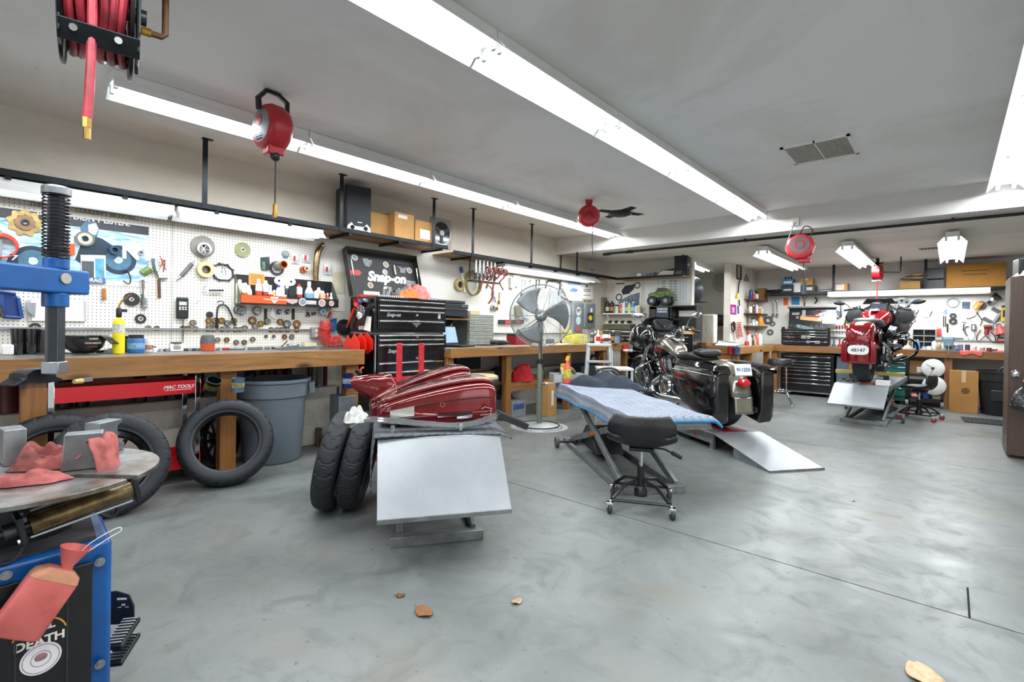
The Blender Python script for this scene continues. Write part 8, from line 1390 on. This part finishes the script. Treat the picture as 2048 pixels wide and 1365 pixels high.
t=thing('rubbish_bin','large black plastic rubbish bin beside the tall cardboard box','trash can',(.56,10.32,0));MB().lathe([(0,.004),(.19,.004),(.20,.02),(.232,.50),(.245,.505),(.25,.62),(.262,.63),(.262,.655),(.25,.655),(.238,.60),(.19,.02),(0,.02)],n=40).build('bin_shell',mat('1c1e20',.45,0,.15),t);MB().box((0,-.235,.30),(.20,.02,.16),(5,0,0)).build('grip_recess',mat('26282a',.5),t,bevel=.015);MB().tube(arc((.06,-.20,.655),.07,0,180,10),.018).build('handle',mat('1c1e20',.45),t)
t=thing('floor_mat','dark ribbed rubber mat on floor by the brown cabinet','mat',(.42,9.35,.001),4);MB().box((0,0,.006),(.55,.50,.012)).build('mat_base',M_rub,t,bevel=.003);[MB().box((-.24+.04*k,0,.015),(.012,.46,.008)).build('rib',M_rub,t)for k in range(13)]
rolling_stool('low black tractor seat stool with red casters beside the raised lift',(-.31,8.95,0),78,seat_z=.42,wheel_m=mat('a02028',.5))
# vise
p=PY(1897,700,10.5);t=thing('bench_vise','blue grey bench vise bolted on the rear bench','vise',(p.x,10.56,.926),0);M_v=mat('6f8794',.45,.2,.2);MB().lathe([(0,0),(.11,0),(.11,.02),(.06,.04),(.055,.07)],n=22).build('base',M_v,t);MB().box((0,.02,.11),(.10,.20,.10)).build('body',M_v,t,bevel=.015);MB().box((0,-.10,.13),(.12,.06,.14)).box((0,-.02,.19),(.15,.05,.06)).build('jaw',M_v,t,bevel=.012);MB().cyl((0,-.18,.10),(0,-.10,.10),.022).build('screw',M_steel,t);MB().cyl((0,-.17,.18),(0,-.17,-.07),.008).build('handle',M_chrome,t)
a,b_=PY(1826,690,11.0),PY(1871,690,11.0);t=thing('bolt_bins','grey open bolt bin rack on the rear bench','bin rack',((a.x+b_.x)/2,10.98,.926),0);w=b_.x-a.x
for z in(0,.12,.22,.33):MB().box((0,0,z+.006),(w,.22,.012)).build('shelf',mat('a5a59c',.5,.2,.15),t)
for x in(-w/2,0,w/2):MB().box((x,0,.17),(.008,.22,.34)).build('divider',mat('a5a59c',.5,.2,.15),t)
MB().box((0,.10,.17),(w,.006,.34)).build('back',M_dsteel,t)
RB=[(1835,'blue','3f86c0',.17),(1848,'pale box','c5d2dc',.05),(1858,'white card','e4e6e6',.06),(1868,'white tube','dededa',.15),(1878,'small brown','8a7350',.12),(1912,'chrome cup','b5b8bb',.09),(1921,'grey cup','8b8f92',.10),(1935,'dark cup','4b4d50',.10),(1948,'pinkish spool','c9b5ae',.08),(1965,'grey filter','9a9c9c',.07),(1978,'rusty clamp','7a3a34',.06),(1990,'dark clip','4a4c4c',.05)]
for i,(u,nm,c_,h_)in enumerate(RB):p=PY(u,704,10.62);bottle('%s item on the rear bench between vise and bins, %s'%(nm,'bin side' if u<1890 else 'cabinet side'),(p.x,10.62+.05*(i%2),.926),.032,h_,c_,'d9d9d6',('spray','tin','tin','can','bottle','tin','tin','tin','jar','jar','tin','jar')[i],None,'small things on the rear bench')
p=PY(1918,706,10.5);carton('bright blue pad on the rear bench before cups',(p.x-.05,10.50,.926),(p.x+.05,10.56,.955),mat('2a55b5',.5),name='blue_pad')
a,b_=PY(1920,710,10.41),PY(1965,710,10.41);mb=MB();mb.grid(lambda u,v:(a.x+(b_.x-a.x)*u+.05*v*0,10.62-.215*min(v/.6,1),.933+.01*NZ.noise(Vector((u*6,v*5,2)))-(max(0,v-.6)/.4)*(.055+.02*math.sin(u*9))),20,14);tag(mb.build('shop_rag',mat('d9645a',.9,0,.2,20,.3),smooth=60,solid=.006),'coral red rag draped over the rear bench edge','rag')
p=PY(1990,709,10.7);cloth('shop_rag','long pink rag lying along rear bench by brown cabinet',(p.x,10.66,.926),.22,.06,.03,M_rag2,0,71,sc=8)
# hung on the rear peg board
YW=YR-.027
def rw(u,v,off=.01):return PY(u,v,YW-off)
def rtool(name,label,cat,strokes,group=None):
 t=thing(name,label,cat,rw(*strokes[0][1][0][:2]),group=group)
 for nm,pts,r_,m_ in strokes:wb(t).tube([rw(q[0],q[1],q[2]if len(q)>2 else .02)for q in pts],r_,n=8).build(nm,m_,t)
 return t
def rring(t,u,v,ro,ri,m_,h=.02,off=.004,nm='ring'):p=rw(u,v,off);s=mpp(p);return wb(t).lathe([(ri*s,0),(ro*s,0),(ro*s,h),(ri*s,h),(ri*s,0)],p,(0,-1,0),n=26).build(nm,m_,t)
def rpoly(t,pts,m_,nm,off=.003,th=.003):q=[rw(u,v,off)for u,v in pts];mb=wb(t);n=len(q);mb.add(q+[p-Vector((0,th,0))for p in q],[tuple(range(n)),tuple(range(2*n-1,n-1,-1))]+[(i,(i+1)%n,n+(i+1)%n,n+i)for i in range(n)]);return mb.build(nm,m_,t,smooth=0)
for u,lb in((1546,'long combination spanner hung beside the rear chest lid, outer'),(1554,'long combination spanner hung beside the rear chest lid, inner')):rtool('combination_spanner',lb,'spanner',[('shank',[(u,604),(u+1,628)],.016,M_chrome),('ring_end',[(u,601),(u,604)],.026,M_steel),('open_end',[(u+1,628),(u-1,635)],.024,M_steel)])
t=thing('orange_pack','orange blister pack above the rear chest lid','pack',rw(1571,604));rpoly(t,[(1567,596),(1576,597),(1576,611),(1567,611)],M_orange,'pack');t=thing('blue_card','bright blue card above the rear chest lid','card',rw(1591,601));rpoly(t,[(1583,594),(1599,594),(1599,610),(1583,610)],mat('2a86c0',.5,0,.25,16),'card')
rtool('tree_pruner','yellow handled tool hung above the rear chest lid','tool',[('handle',[(1609,596),(1609,606)],.022,mat('b5964a',.5,0,.2)),('tip',[(1609,606),(1609,612)],.012,M_dark),('loop',[(1604,590),(1614,590),(1613,597),(1606,597),(1604,590)],.006,M_rust)])
rtool('black_hook','black curved hook hung right of the yellow tool','hook',[('hook',spline([(1630,595),(1634,600),(1632,605),(1629,607)],4),.014,M_plas)])
t=thing('carded_parts','white carded parts hung under the rear shelf lamp end','card',rw(1650,600));rpoly(t,[(1641,591),(1655,592),(1655,607),(1641,607)],M_paper,'card');rpoly(t,[(1660,601),(1671,601),(1671,608),(1660,608)],mat('cfd4d2',.5,0,.2),'card')
rtool('steel_ruler','long steel spanner hung left of the red motorcycle','spanner',[('shank',[(1682,604),(1683,632)],.02,M_steel),('end',[(1682,602),(1682,604)],.03,M_steel)])
rtool('wire_coil','blue and white wire coil hung left of the red motorcycle','wire',[('coil',spline([(1671,626),(1676,622),(1681,630),(1674,636),(1668,630),(1672,624),(1680,632)],4),.008,mat('5a7fae',.4)),('coil',spline([(1670,630),(1678,636),(1684,632),(1676,638)],4),.008,M_brass)])
rtool('chain_tool','brass fittings cluster hung above red screwdrivers','fittings',[('fitting',[(1692,632),(1694,640)],.02,M_steel),('fitting',[(1692,640),(1690,650)],.018,M_brass),('lever',[(1688,648),(1700,662)],.012,M_dark)])
for k in range(8):u=1668+5.6*k;rtool('screwdriver','%s red handled screwdriver in rack, counted from the rear chest'%ORD[k],'screwdriver',[('handle',[(u,651,.03),(u,658,.03)],.014,mat('8f1c22',.4)),('blade',[(u,658,.03),(u,669,.03)],.005,M_chrome)],'red handled screwdrivers')
t=thing('screwdriver_rack','white slotted rail holding red screwdrivers','rack',rw(1690,662));a,b_=rw(1665,661),rw(1714,661);wb(t).bx((a.x,YW-.05,a.z-.012),(b_.x,YW,a.z+.006)).build('rail',M_white,t);wb(t).bx((a.x,YW-.03,a.z-.14),(b_.x,YW,a.z-.12)).build('lower_rail',M_steel,t)
for i,(u,c_,lb)in enumerate(((1679,'a8242a','red clamp on rear bench near chest'),(1690,'7a1a1e','dark red press screw on rear bench'),(1668,'4a5a6a','grey blue can beside the rear chest'))):p=PY(u,700,10.6);t=thing('bench_clamp',lb,'clamp',(p.x,10.6,.926));MB().lathe([(0,0),(.035,0),(.03,.04),(.012,.05),(.012,.13),(.02,.14),(0,.15)],n=14).build('body',mat(c_,.4,.2,.2),t);MB().tube([(-.04,0,.10),(.04,0,.10)],.006).build('bar',M_steel,t)
t=thing('tape_measure','yellow tape measure hooked on the rear chest corner','tape measure',rw(1664,662,.16));wb(t).box(rw(1664,662,.18),(.05,.04,.055)).build('case',M_yellow,t,bevel=.012);wb(t).box(rw(1664,663,.205),(.02,.006,.02)).build('badge',M_dark,t)
for u,v,lb,st in((1832,632,'dark ratchet hung right of the motorcycle mirror',[('handle',[(1829,645),(1833,626)],.012,M_dark),('head',[(1833,626),(1836,620)],.022,M_steel)]),(1857,628,'chrome air gun hung on the rear pegboard',[('barrel',[(1846,633),(1860,635)],.012,M_chrome),('grip',[(1858,634),(1863,622)],.018,M_steel)]),(1889,640,'steel hammer shafts hung over the bench vise',[('shaft',[(1887,632),(1887,654)],.008,M_rust),('shaft',[(1891,632),(1891,654)],.008,M_rust)]),(1895,655,'grey file hung right of the bolt bins',[('file',[(1895,648),(1895,665)],.012,M_dsteel)]),(1905,676,'long black handled torque bar lying on the rail',[('handle',[(1884,676),(1895,676)],.016,M_plas),('bar',[(1895,676),(1927,676)],.014,M_steel)]),(1814,668,'black flashlight hung beside motorcycle fairing',[('body',[(1813,652),(1814,662)],.02,M_dark)])):rtool('hung_tool',lb,'hand tool',st)
t=thing('chrome_disc','large chrome drilled disc hung behind the motorcycle mirror','brake disc',rw(1803,612));rring(t,1803,613,17,6,M_chrome,.02)
for a in range(0,360,45):p=rw(1803,613,.03);s=mpp(p);wb(t).lathe([(0,.002),(2.6*s,.002)],p+Vector((math.cos(R(a)),0,math.sin(R(a))))*11*s,(0,-1,0),n=12).build('drill_hole',M_dark,t)
for u,v,ro,ri,m_,lb in((1906,606,9.5,8,M_grey,'thin white plate ring hung over the rear bench'),(1906,632,5.5,2,M_dsteel,'small grey sprocket hung over the vise'),(1906,643,6.5,2.5,M_dark,'larger dark sprocket hung over the vise'),(1814,669.5,4.5,2.5,M_dsteel,'ring gear hung low beside the motorcycle'),(1822,687,4,2,M_brass,'brass ring hung near bench bins'),(1797,688,4,2,M_rust,'rusty ring hung low behind motorcycle')):t=thing('hung_ring',lb,'ring',rw(u,v));rring(t,u,v,ro,ri,m_)
t=thing('bike_photo','dark blue photo print pinned on the rear pegboard','photo',rw(1932,612));rpoly(t,[(1923,602),(1943,602),(1942,624),(1923,622)],M_paper,'card');rpoly(t,[(1924,604),(1941,604),(1940,619),(1924,618)],mat('46637c',.4,0,.6,10),'print',.0065,.001)
t=thing('kite_card','blue and white folded card hung over hammer shafts','card',rw(1891,624));rpoly(t,[(1885,625),(1894,617),(1895,629),(1886,629)],mat('7f95c0',.5,0,.4,20),'card')
t=thing('clear_packs','clear packs with pink trim hung below the photo print','pack',rw(1938,632));rpoly(t,[(1925,626),(1955,622),(1950,632),(1938,637),(1926,632)],mat('d9b9be',.3,0,.3,20),'pack',.01,.02);rpoly(t,[(1924,632),(1933,634),(1933,645),(1923,644)],mat('c5c9cc',.3,0,.2),'pack',.01,.02)
rtool('orange_sander','orange disc sander hung near the grey triangle frame','sander',[('body',[(1951,618,.05),(1958,608,.05),(1964,610,.05)],.045,mat('d98a2f',.4,0,.15)),('cord',spline([(1952,622),(1958,632),(1964,642),(1960,652)],5),.006,M_plas)]);
t=thing('sander_disc','grey backing disc behind the orange sander','disc',rw(1961,611));rring(t,1962,611,8,2,M_dsteel,.03)
rtool('triangle_frame','grey flat bar triangle frame hung on the rear pegboard','frame',[('bar',[(1984,617),(2002,626)],.028,mat('6b7074',.45,.3,.15)),('bar',[(2002,626),(1988,648)],.028,mat('6b7074',.45,.3,.15)),('bar',[(1988,648),(1966,636)],.026,mat('6b7074',.45,.3,.15))])
rtool('headers','chrome exhaust headers hung beside the rear lamp end','exhaust',[('pipe',spline([(1975,608,.06),(1984,603,.06),(1988,594,.06),(1996,590,.06)],5),.035,M_chrome),('pipe',spline([(1986,590,.1),(1994,594,.1),(2000,600,.1)],5),.035,M_dark)])
t=thing('yellow_case','yellow tool case hung at the end of rear pegboard','case',rw(2010,632));rpoly(t,[(2002,616),(2019,614),(2018,644),(2001,643)],mat('d9b62a',.45,0,.2),'case',.004,.06);rpoly(t,[(2006,621),(2013,620),(2012,634),(2005,635)],M_dsteel,'window',.066,.002);rpoly(t,[(2003,612),(2019,611),(2019,615),(2003,615)],M_plas,'lid',.004,.07)
rtool('air_impact','dark red air ratchet with hose hung above bench clutter','air tool',[('body',[(1968,654,.05),(1984,654,.05)],.04,mat('6f2a22',.4,.1,.2)),('grip',[(1974,657,.05),(1972,670,.05)],.028,mat('8a2a22',.4)),('cap',[(1966,651,.05),(1986,650,.05)],.02,mat('c9c2b5',.4)),('hose',spline([(1972,670),(1956,684),(1954,672),(1962,660)],5),.006,M_plas),('hose',spline([(1972,672),(1988,686),(1990,674),(1982,664)],5),.006,M_plas)])
t=thing('red_funnel','pink red plastic funnel hung beside the blue towel','funnel',rw(2000,660));p=rw(1998,656,.03);wb(t).lathe([(.03,0),(.04,.03),(.09,.14),(.085,.14),(.03,.03)],p+Vector((0,0,.03)),(.3,-.2,-1),n=22).build('cone',mat('d24a48',.45,0,.15),t);rring(t,1998,652,7,5.5,M_white,.03,.01,'collar')
t=thing('blue_towel','white and navy cloth hung at the end of rear pegboard','cloth',rw(2014,662));rpoly(t,[(2008,646),(2018,644),(2019,681),(2009,681),(2012,660)],mat('c9ced6',.8,0,.1),'cloth',.02,.03);rpoly(t,[(2010,662),(2018,656),(2019,672),(2013,680)],mat('24406e',.8,0,.2),'cloth_fold',.055,.01)
rtool('red_bar_clamp','dark red bar clamp hung low by the cloth','clamp',[('bar',[(1991,684),(2010,684)],.02,mat('8a1f28',.4)),('arm',[(1993,683),(2000,668)],.008,M_dsteel),('arm',[(1996,676),(2010,677)],.008,M_dsteel)])
t=thing('outlet_box','grey outlet box with cord on the rear pegboard','outlet',rw(1947,655));rpoly(t,[(1942,649),(1952,649),(1952,661),(1942,661)],mat('5c5a5c',.5),'box',.004,.05);rpoly(t,[(1945,651),(1949,651),(1949,659),(1945,659)],M_white,'socket',.055,.003);wb(t).tube([rw(q[0],q[1],.03)for q in spline([(1948,661),(1950,675),(1940,682),(1936,676)],5)],.006).build('cord',M_grey,t)
rtool('c_clamp','silver C clamp hung left of the outlet box','clamp',[('frame',spline([(1938,652),(1930,654),(1930,665),(1934,672)],4),.012,M_steel),('screw',[(1928,648),(1926,662)],.008,M_dark)]);
t=thing('red_hung_tag','red plastic tag clipped beside the bolt bins','tag',rw(1877,664));rpoly(t,[(1873,658),(1882,657),(1884,672),(1874,673)],mat('c9453c',.5,0,.2),'tag',.004,.02)
strip_=tag(MB().bx((-1.75,YW-.025,1.075),(1.2,YW,1.095)).build('tool_rail',M_steel),'narrow steel rail along the rear pegboard','rail')
# ================================================================ rear shelf load
RZ=1.941
def rbox(u0,u1,v0,label,m_,y0=10.78,y1=11.02,**k):a,b_=PY(u0,582,y0),PY(u1,582,y0);h_=PY((u0+u1)/2,v0,y0).z-RZ;return carton(label,(a.x,y0,RZ),(b_.x,y1,RZ+h_),m_,**k)
rbox(1562,1588,571,'black battery carton with white print on rear shelf',mat('1f2428',.5,0,.2),name='battery_box',sticker=(0,.4,.14,.03,'c9ccd0'));a,b_=PY(1562,571,10.79),PY(1588,571,10.79);t=carton('blue battery carton stacked on the black one',(a.x+.02,10.80,a.z+.003),(b_.x-.02,11.0,a.z+.115),mat('3a7fb0',.5,0,.25),name='battery_box',sticker=(0,.45,.14,.04,'dfe8ee'));[MB().cyl((-.06+.05*k,0,.115),(-.06+.05*k,0,.165),.015).build('terminal',M_dark,t)for k in range(3)]
rbox(1586,1601,566,'white narrow carton next to the battery boxes',mat('cfcfcc',.6,0,.1),name='white_carton');rbox(1603,1630,572,'black carton with label strip on rear shelf',mat('25282a',.5,0,.2),name='black_carton',sticker=(-.1,.55,.16,.06,'d2d0c8'));a,b_=PY(1601,572,10.80),PY(1625,572,10.80);carton('brown carton stacked above the labelled black one',(a.x,10.80,a.z+.004),(b_.x,11.0,a.z+.14),tape=True,name='small_carton')
t=thing('cable_heap','heap of black cables at the end of rear shelf','cables',PY(1548,582,10.85));t.location.z=RZ
for k in range(4):MB().tube(spline([(.09*math.cos(a*1.3+k)*(1+.2*k),.05*math.sin(a*1.3+k),.01+.01*k+.004*a)for a in range(8)],4),.010,n=6).build('cable',M_plas,t)
t=thing('cable_heap','white and black leads lying on the middle of rear shelf','cables',PY(1652,582,10.85));t.location.z=RZ
for k in range(3):MB().tube(spline([(.12*math.cos(a*1.1+k),.05*math.sin(a*1.1+k),.01+.012*k)for a in range(8)],4),.010,n=6).build('lead',(M_plas,M_white,M_plas)[k],t)
rbox(1669,1695,567,'open brown carton with white label on rear shelf',None,sticker=(-.2,.5,.14,.1,'e4dfd5'),name='open_carton');rbox(1799,1840,563,'flat brown carton on rear shelf near black bins',None,name='flat_box');
t=thing('cardboard_scraps','torn flattened cardboard piled on the flat carton','cardboard',PY(1826,562,10.85));[MB().box((.03*k,0,.02+.03*k),(.34-.02*k,.2,.018),(4,6-5*k,9*k)).build('scrap',M_card if k%2 else M_dark,t)for k in range(4)]
rbox(1853,1888,560,'lower black storage bin with clear bag on rear shelf',mat('2a2c30',.4,0,.2),name='storage_bin',cat='bin');a,b_=PY(1854,559,10.79),PY(1888,559,10.79);carton('upper grey storage bin stacked on rear shelf',(a.x,10.79,a.z+.006),(b_.x,11.0,a.z+.18),mat('43484d',.45,0,.15),name='storage_bin',cat='bin');rbox(1892,2012,528,'very wide cardboard carton on the rear shelf',mat('b5803c',.85,0,.14,7),y0=10.77,y1=11.1,tape=False,name='wide_carton');
p=PY(1950,545,10.766);tt=thing('carton_print','two printed lines on the wide cardboard carton','print',p);MB().box((0,0,.03),(.32,.001,.018)).box((0,0,-.03),(.28,.001,.016)).build('print_line',mat('8a6230',.9,0,.4,60),tt)
p=PY(1755,545,10.2);t=thing('hose_reel','small red hose reel hanging above the red motorcycle','hose reel',p,-8);MB().lathe([(.03,-.055),(.13,-.055),(.13,-.05),(.115,-.05),(.115,.05),(.13,.05),(.13,.055),(.03,.055)],(0,0,0),(1,0,0),n=32).build('drum',mat('b8202a',.4,0,.12),t);MB().box((0,0,.15),(.15,.03,.02)).box((0,0,.19),(.04,.03,H2-p.z-.19+.19)).build('bracket',M_dark,t);MB().box((0,.0,-.14),(.14,.05,.02)).build('guide',M_chrome,t);MB().tube([(0,.0,-.12),(0,.0,-.5),(.01,0,-.75)],.009).build('hose',mat('c8282f',.4),t);MB().tube([(.06,0,0),(.30,0,-.02),(.31,0,0),(.31,0,H2-p.z)],.010).build('supply_pipe',M_dark,t)
# ================================================================ brown cabinet at the right edge
t=thing('brown_cabinet','tall brown wooden cabinet with steel knob at frame edge','cabinet',(.43,6.83,0));M_brn=wood('brown_laminate','4e3a2f','3f2e25','3f2e25',ax=2);MB().bx((0,0,.02),(.9,.55,1.76)).build('case',M_brn,t,bevel=.004);d_=MB().bx((.005,-.02,.03),(.895,-.002,1.755)).build('door',M_brn,t,bevel=.003);q=PY(2032,748,6.80)-t.location;MB().lathe([(0,.05),(.022,.048),(.032,.035),(.030,.02),(.014,.008),(.034,.002),(.034,0)],(q.x,-.02,q.z),(0,-1,0),n=26).build('knob',M_chrome,d_);MB().bx((.02,.03,0),(.88,.52,.02)).build('plinth',M_dark,t)
p=PY(2044,795,6.6);t=thing('hung_lantern','black and silver lantern shaped lamp at frame edge','lantern',(p.x+.03,6.66,p.z-.12),0);MB().lathe([(0,0),(.11,.0),(.115,.02),(.10,.10),(.07,.17),(.03,.21),(0,.21)],n=28).build('shade',mat('1d2023',.3,0,.2),t);[MB().lathe([(r_,z),(r_,z+.01)],n=28).build('band',M_chrome,t)for r_,z in((.113,.04),(.102,.09),(.085,.135))];MB().tube([(0,0,.21),(0,.06,.26),(0,.148,.26)],.010).build('arm',M_white,t)
t=thing('black_case','black plastic case on top of the brown cabinet','case',(.62,6.95,1.761),8);MB().box((0,0,.09),(.30,.22,.18)).build('case',M_plas,t,bevel=.012);MB().tube(arc((0,-.1,.16),.06,0,180,8),.010).build('handle',M_plas,t)
cloth('plastic_bag','crumpled white plastic bag on the brown cabinet top edge',(.57,6.86,1.762),.12,.07,.10,mat('d9d9d6',.4,0,.12,20),0,81,cat='bag',fold=.6,sc=9)
# ================================================================ below the second bench and by the ladder
t=thing('step_ladder','grey aluminium step ladder folded behind the blanket lift','ladder',(-3.42,5.62,0),38);M_al=mat('b7babb',.4,.5,.12)
for s in(-1,1):MB().tube([(s*.21,.05,0),(s*.14,.16,.97)],.022,n=8,flat=1.4).build('rail',M_al,t);MB().tube([(s*.20,.42,0),(s*.12,.22,.93)],.014,n=8).build('rear_rail',M_al,t)
for k in range(3):z=.25+.25*k;MB().box((0,.07+.03*k,z),(.38-.035*k,.09,.03)).build('step',M_al,t,bevel=.004)
MB().box((0,.20,.97),(.32,.16,.035)).build('top_cap',mat('c9ccca',.45,.1,.1),t,bevel=.008);MB().box((.165,.10,.80),(.006,.03,.22)).build('label',M_paper,t)
t=thing('utility_table','white folding side table behind the blanket lift','table',(-3.12,5.45,0),40);MB().box((0,0,.70),(.42,.34,.03)).build('table_top',mat('d2d4d2',.5,0,.08),t,bevel=.006);[MB().box((x,y,.345),(.03,.03,.69)).build('leg',M_al,t)for x in(-.19,.19)for y in(-.15,.15)]
cr_=inl(l2,-.05,2.05,.58)
t=thing('tray_of_parts','open steel parts tray at far end of the blanket lift','tray',inl(l2,-.2,2.12,.585),50);MB().box((0,0,.006),(.36,.22,.01)).box((0,-.11,.05),(.36,.006,.09)).box((0,.11,.05),(.36,.006,.09)).box((-.18,0,.05),(.006,.22,.09)).box((.18,0,.05),(.006,.22,.09)).build('tray',M_al,t);MB().tube(spline([(-.08,0,.05),(-.05,0,.15),(.05,0,.14),(.1,0,.05)]),.025).build('bracket_part',mat('7a6a48',.4,.5,.3),t);MB().box((.08,.04,.05),(.10,.1,.08)).build('green_pad',mat('a9b58a',.7,0,.2),t)
for i,(x,y,c_,kd,h_,cp,bd,lb)in enumerate(((-.30,1.98,'d85a4e','spray',.30,'e0b62a','d9c94a','red spray bottle with yellow trigger at lift far end'),(-.30,2.12,'d9c9a2','jar',.20,'d9a81e',None,'cream tube with yellow cap at lift far end'))):p=inl(l2,x+.06,y,.586);bottle(lb,p,.042,h_,c_,cp,kd,bd,rz=200)
cloth('red_jacket','red cloth jacket slung over the lower bench shelf',(-4.33,5.12,.475),.14,.20,.28,mat('b8121e',.8,0,.2,15,.2),0,91,cat='jacket',fold=.4,sc=5,n=50)
t=carton('tall brown carton with white label under second bench',(-4.21,5.28,.0),(-4.01,5.48,.44),mat('b5864f',.85,0,.12),sticker=(0,.55,.05,.20,'e9e5dd'),faceaxis='x',name='tall_carton',cat='box');carton('low open carton with blue label under second bench',(-4.60,4.85,0),(-4.28,5.15,.22),mat('8b9095',.7,0,.25),sticker=(.0,.62,.22,.07,'3a5a9a'),faceaxis='x',name='open_carton');carton('dark tub on the lower shelf of second bench',(-4.55,4.80,.476),(-4.40,4.94,.66),mat('1f2a40',.4,0,.4,18),name='dark_tub');cloth('dark_gear','dark gear bag heaped on floor under second bench',(-4.55,5.0,.225),.1,.15,.14,M_dark,0,93,cat='bag',fold=.6)
t=thing('wall_heater','dark green metal box on wall under second bench','wall box',(-4.86,PX(938,730,-4.8).y,.62));MB().bx((.0,-.22,0),(.06,.22,.20)).build('box',mat('27302f',.5,.2,.2),t,bevel=.004);[MB().cyl((.06,-.2,z),(.068,-.2,z),.012,n=8).build('bolt',M_steel,t)for z in(.04,.16)]
cloth('navy_cloth','navy cloth bundle on the concrete ledge under second bench',(-4.92,PX(1000,740,-4.9).y,.562),.05,.14,.06,mat('222c3a',.8,0,.2),0,94,cat='cloth')
t=thing('floor_crate','black storage crate under the far end of second bench','crate',(-4.45,6.75,0),90);MB().box((0,0,.30),(.62,.40,.60)).build('crate_body',mat('22282b',.5,0,.2),t,bevel=.01);MB().lathe([(.05,-.02),(.09,-.02),(.09,.02),(.05,.02),(.05,-.02)],(.2,-.1,.68),(1,.3,0),n=22).build('spool',M_dark,t)
t=thing('folding_chair','dark red folding chair stored under bench end','chair',(-4.40,7.42,0),80);MB().box((0,0,.46),(.38,.03,.34),(-10,0,0)).build('seat',mat('7d1c22',.4,.1,.2),t,bevel=.01);MB().box((0,.06,.74),(.38,.02,.16),(-10,0,0)).build('backrest',mat('7d1c22',.4,.1,.2),t,bevel=.01);[MB().tube([(x,-.08,0),(x,.08,.84)],.011).build('leg',mat('7d1c22',.4,.1,.2),t)for x in(-.2,.2)];[MB().tube([(x,.1,0),(x,-.02,.5)],.011).build('leg',mat('7d1c22',.4,.1,.2),t)for x in(-.17,.17)]
for c_,u,lb in(('c9503c',1250,'red and white tin clipped at second bench end'),('8a9096',1258,'grey tin clipped at second bench end')):p=PX(u,695,-4.10);t=thing('hung_tin',lb,'tin can',(-4.085,p.y,p.z-.08));MB().lathe([(0,0),(.05,0),(.05,.12),(.052,.124),(.046,.124),(.045,.01),(0,.01)],n=22).build('tin',mat(c_,.4,.2,.3,16),t);MB().lathe([(.0505,.02),(.0505,.05)],n=22).build('label',M_white,t)
# dead leaves and scraps on the floor
for i,(u,v,lb)in enumerate(((848,1226,'curled brown dead leaf beside the lift base'),(801,1193,'tiny brown leaf fragment near the lift base'),(1034,1205,'pale dry leaf on floor right of lift'),(1850,1356,'large pale dead leaf at the bottom edge'),(1706,1002,'small pale scrap on the grey floor'))):
 p=PZ(u,v,.002);s_=(.045,.02,.025,.07,.015)[i];t=thing('dead_leaf',lb,'leaf',p,40*i);MB().grid(lambda a,q,s_=s_:((a-.5)*2*s_,(q-.5)*s_*1.1*math.sin(math.pi*(.08+.84*a))*1.4,.003+s_*.25*((a-.5)**2+abs(q-.5)*.5)+.003*math.sin(a*9)),10,6).build('blade',mat(('8a5a34','7a4a2c','b59a78','c9b08c','c9b9a0')[i],.8,0,.3,40),t,smooth=60,solid=.001);MB().tube([(-s_,0,.004),(-s_*1.5,.004,.006)],.0012,n=5).build('stem',mat('6a4a30',.8),t)
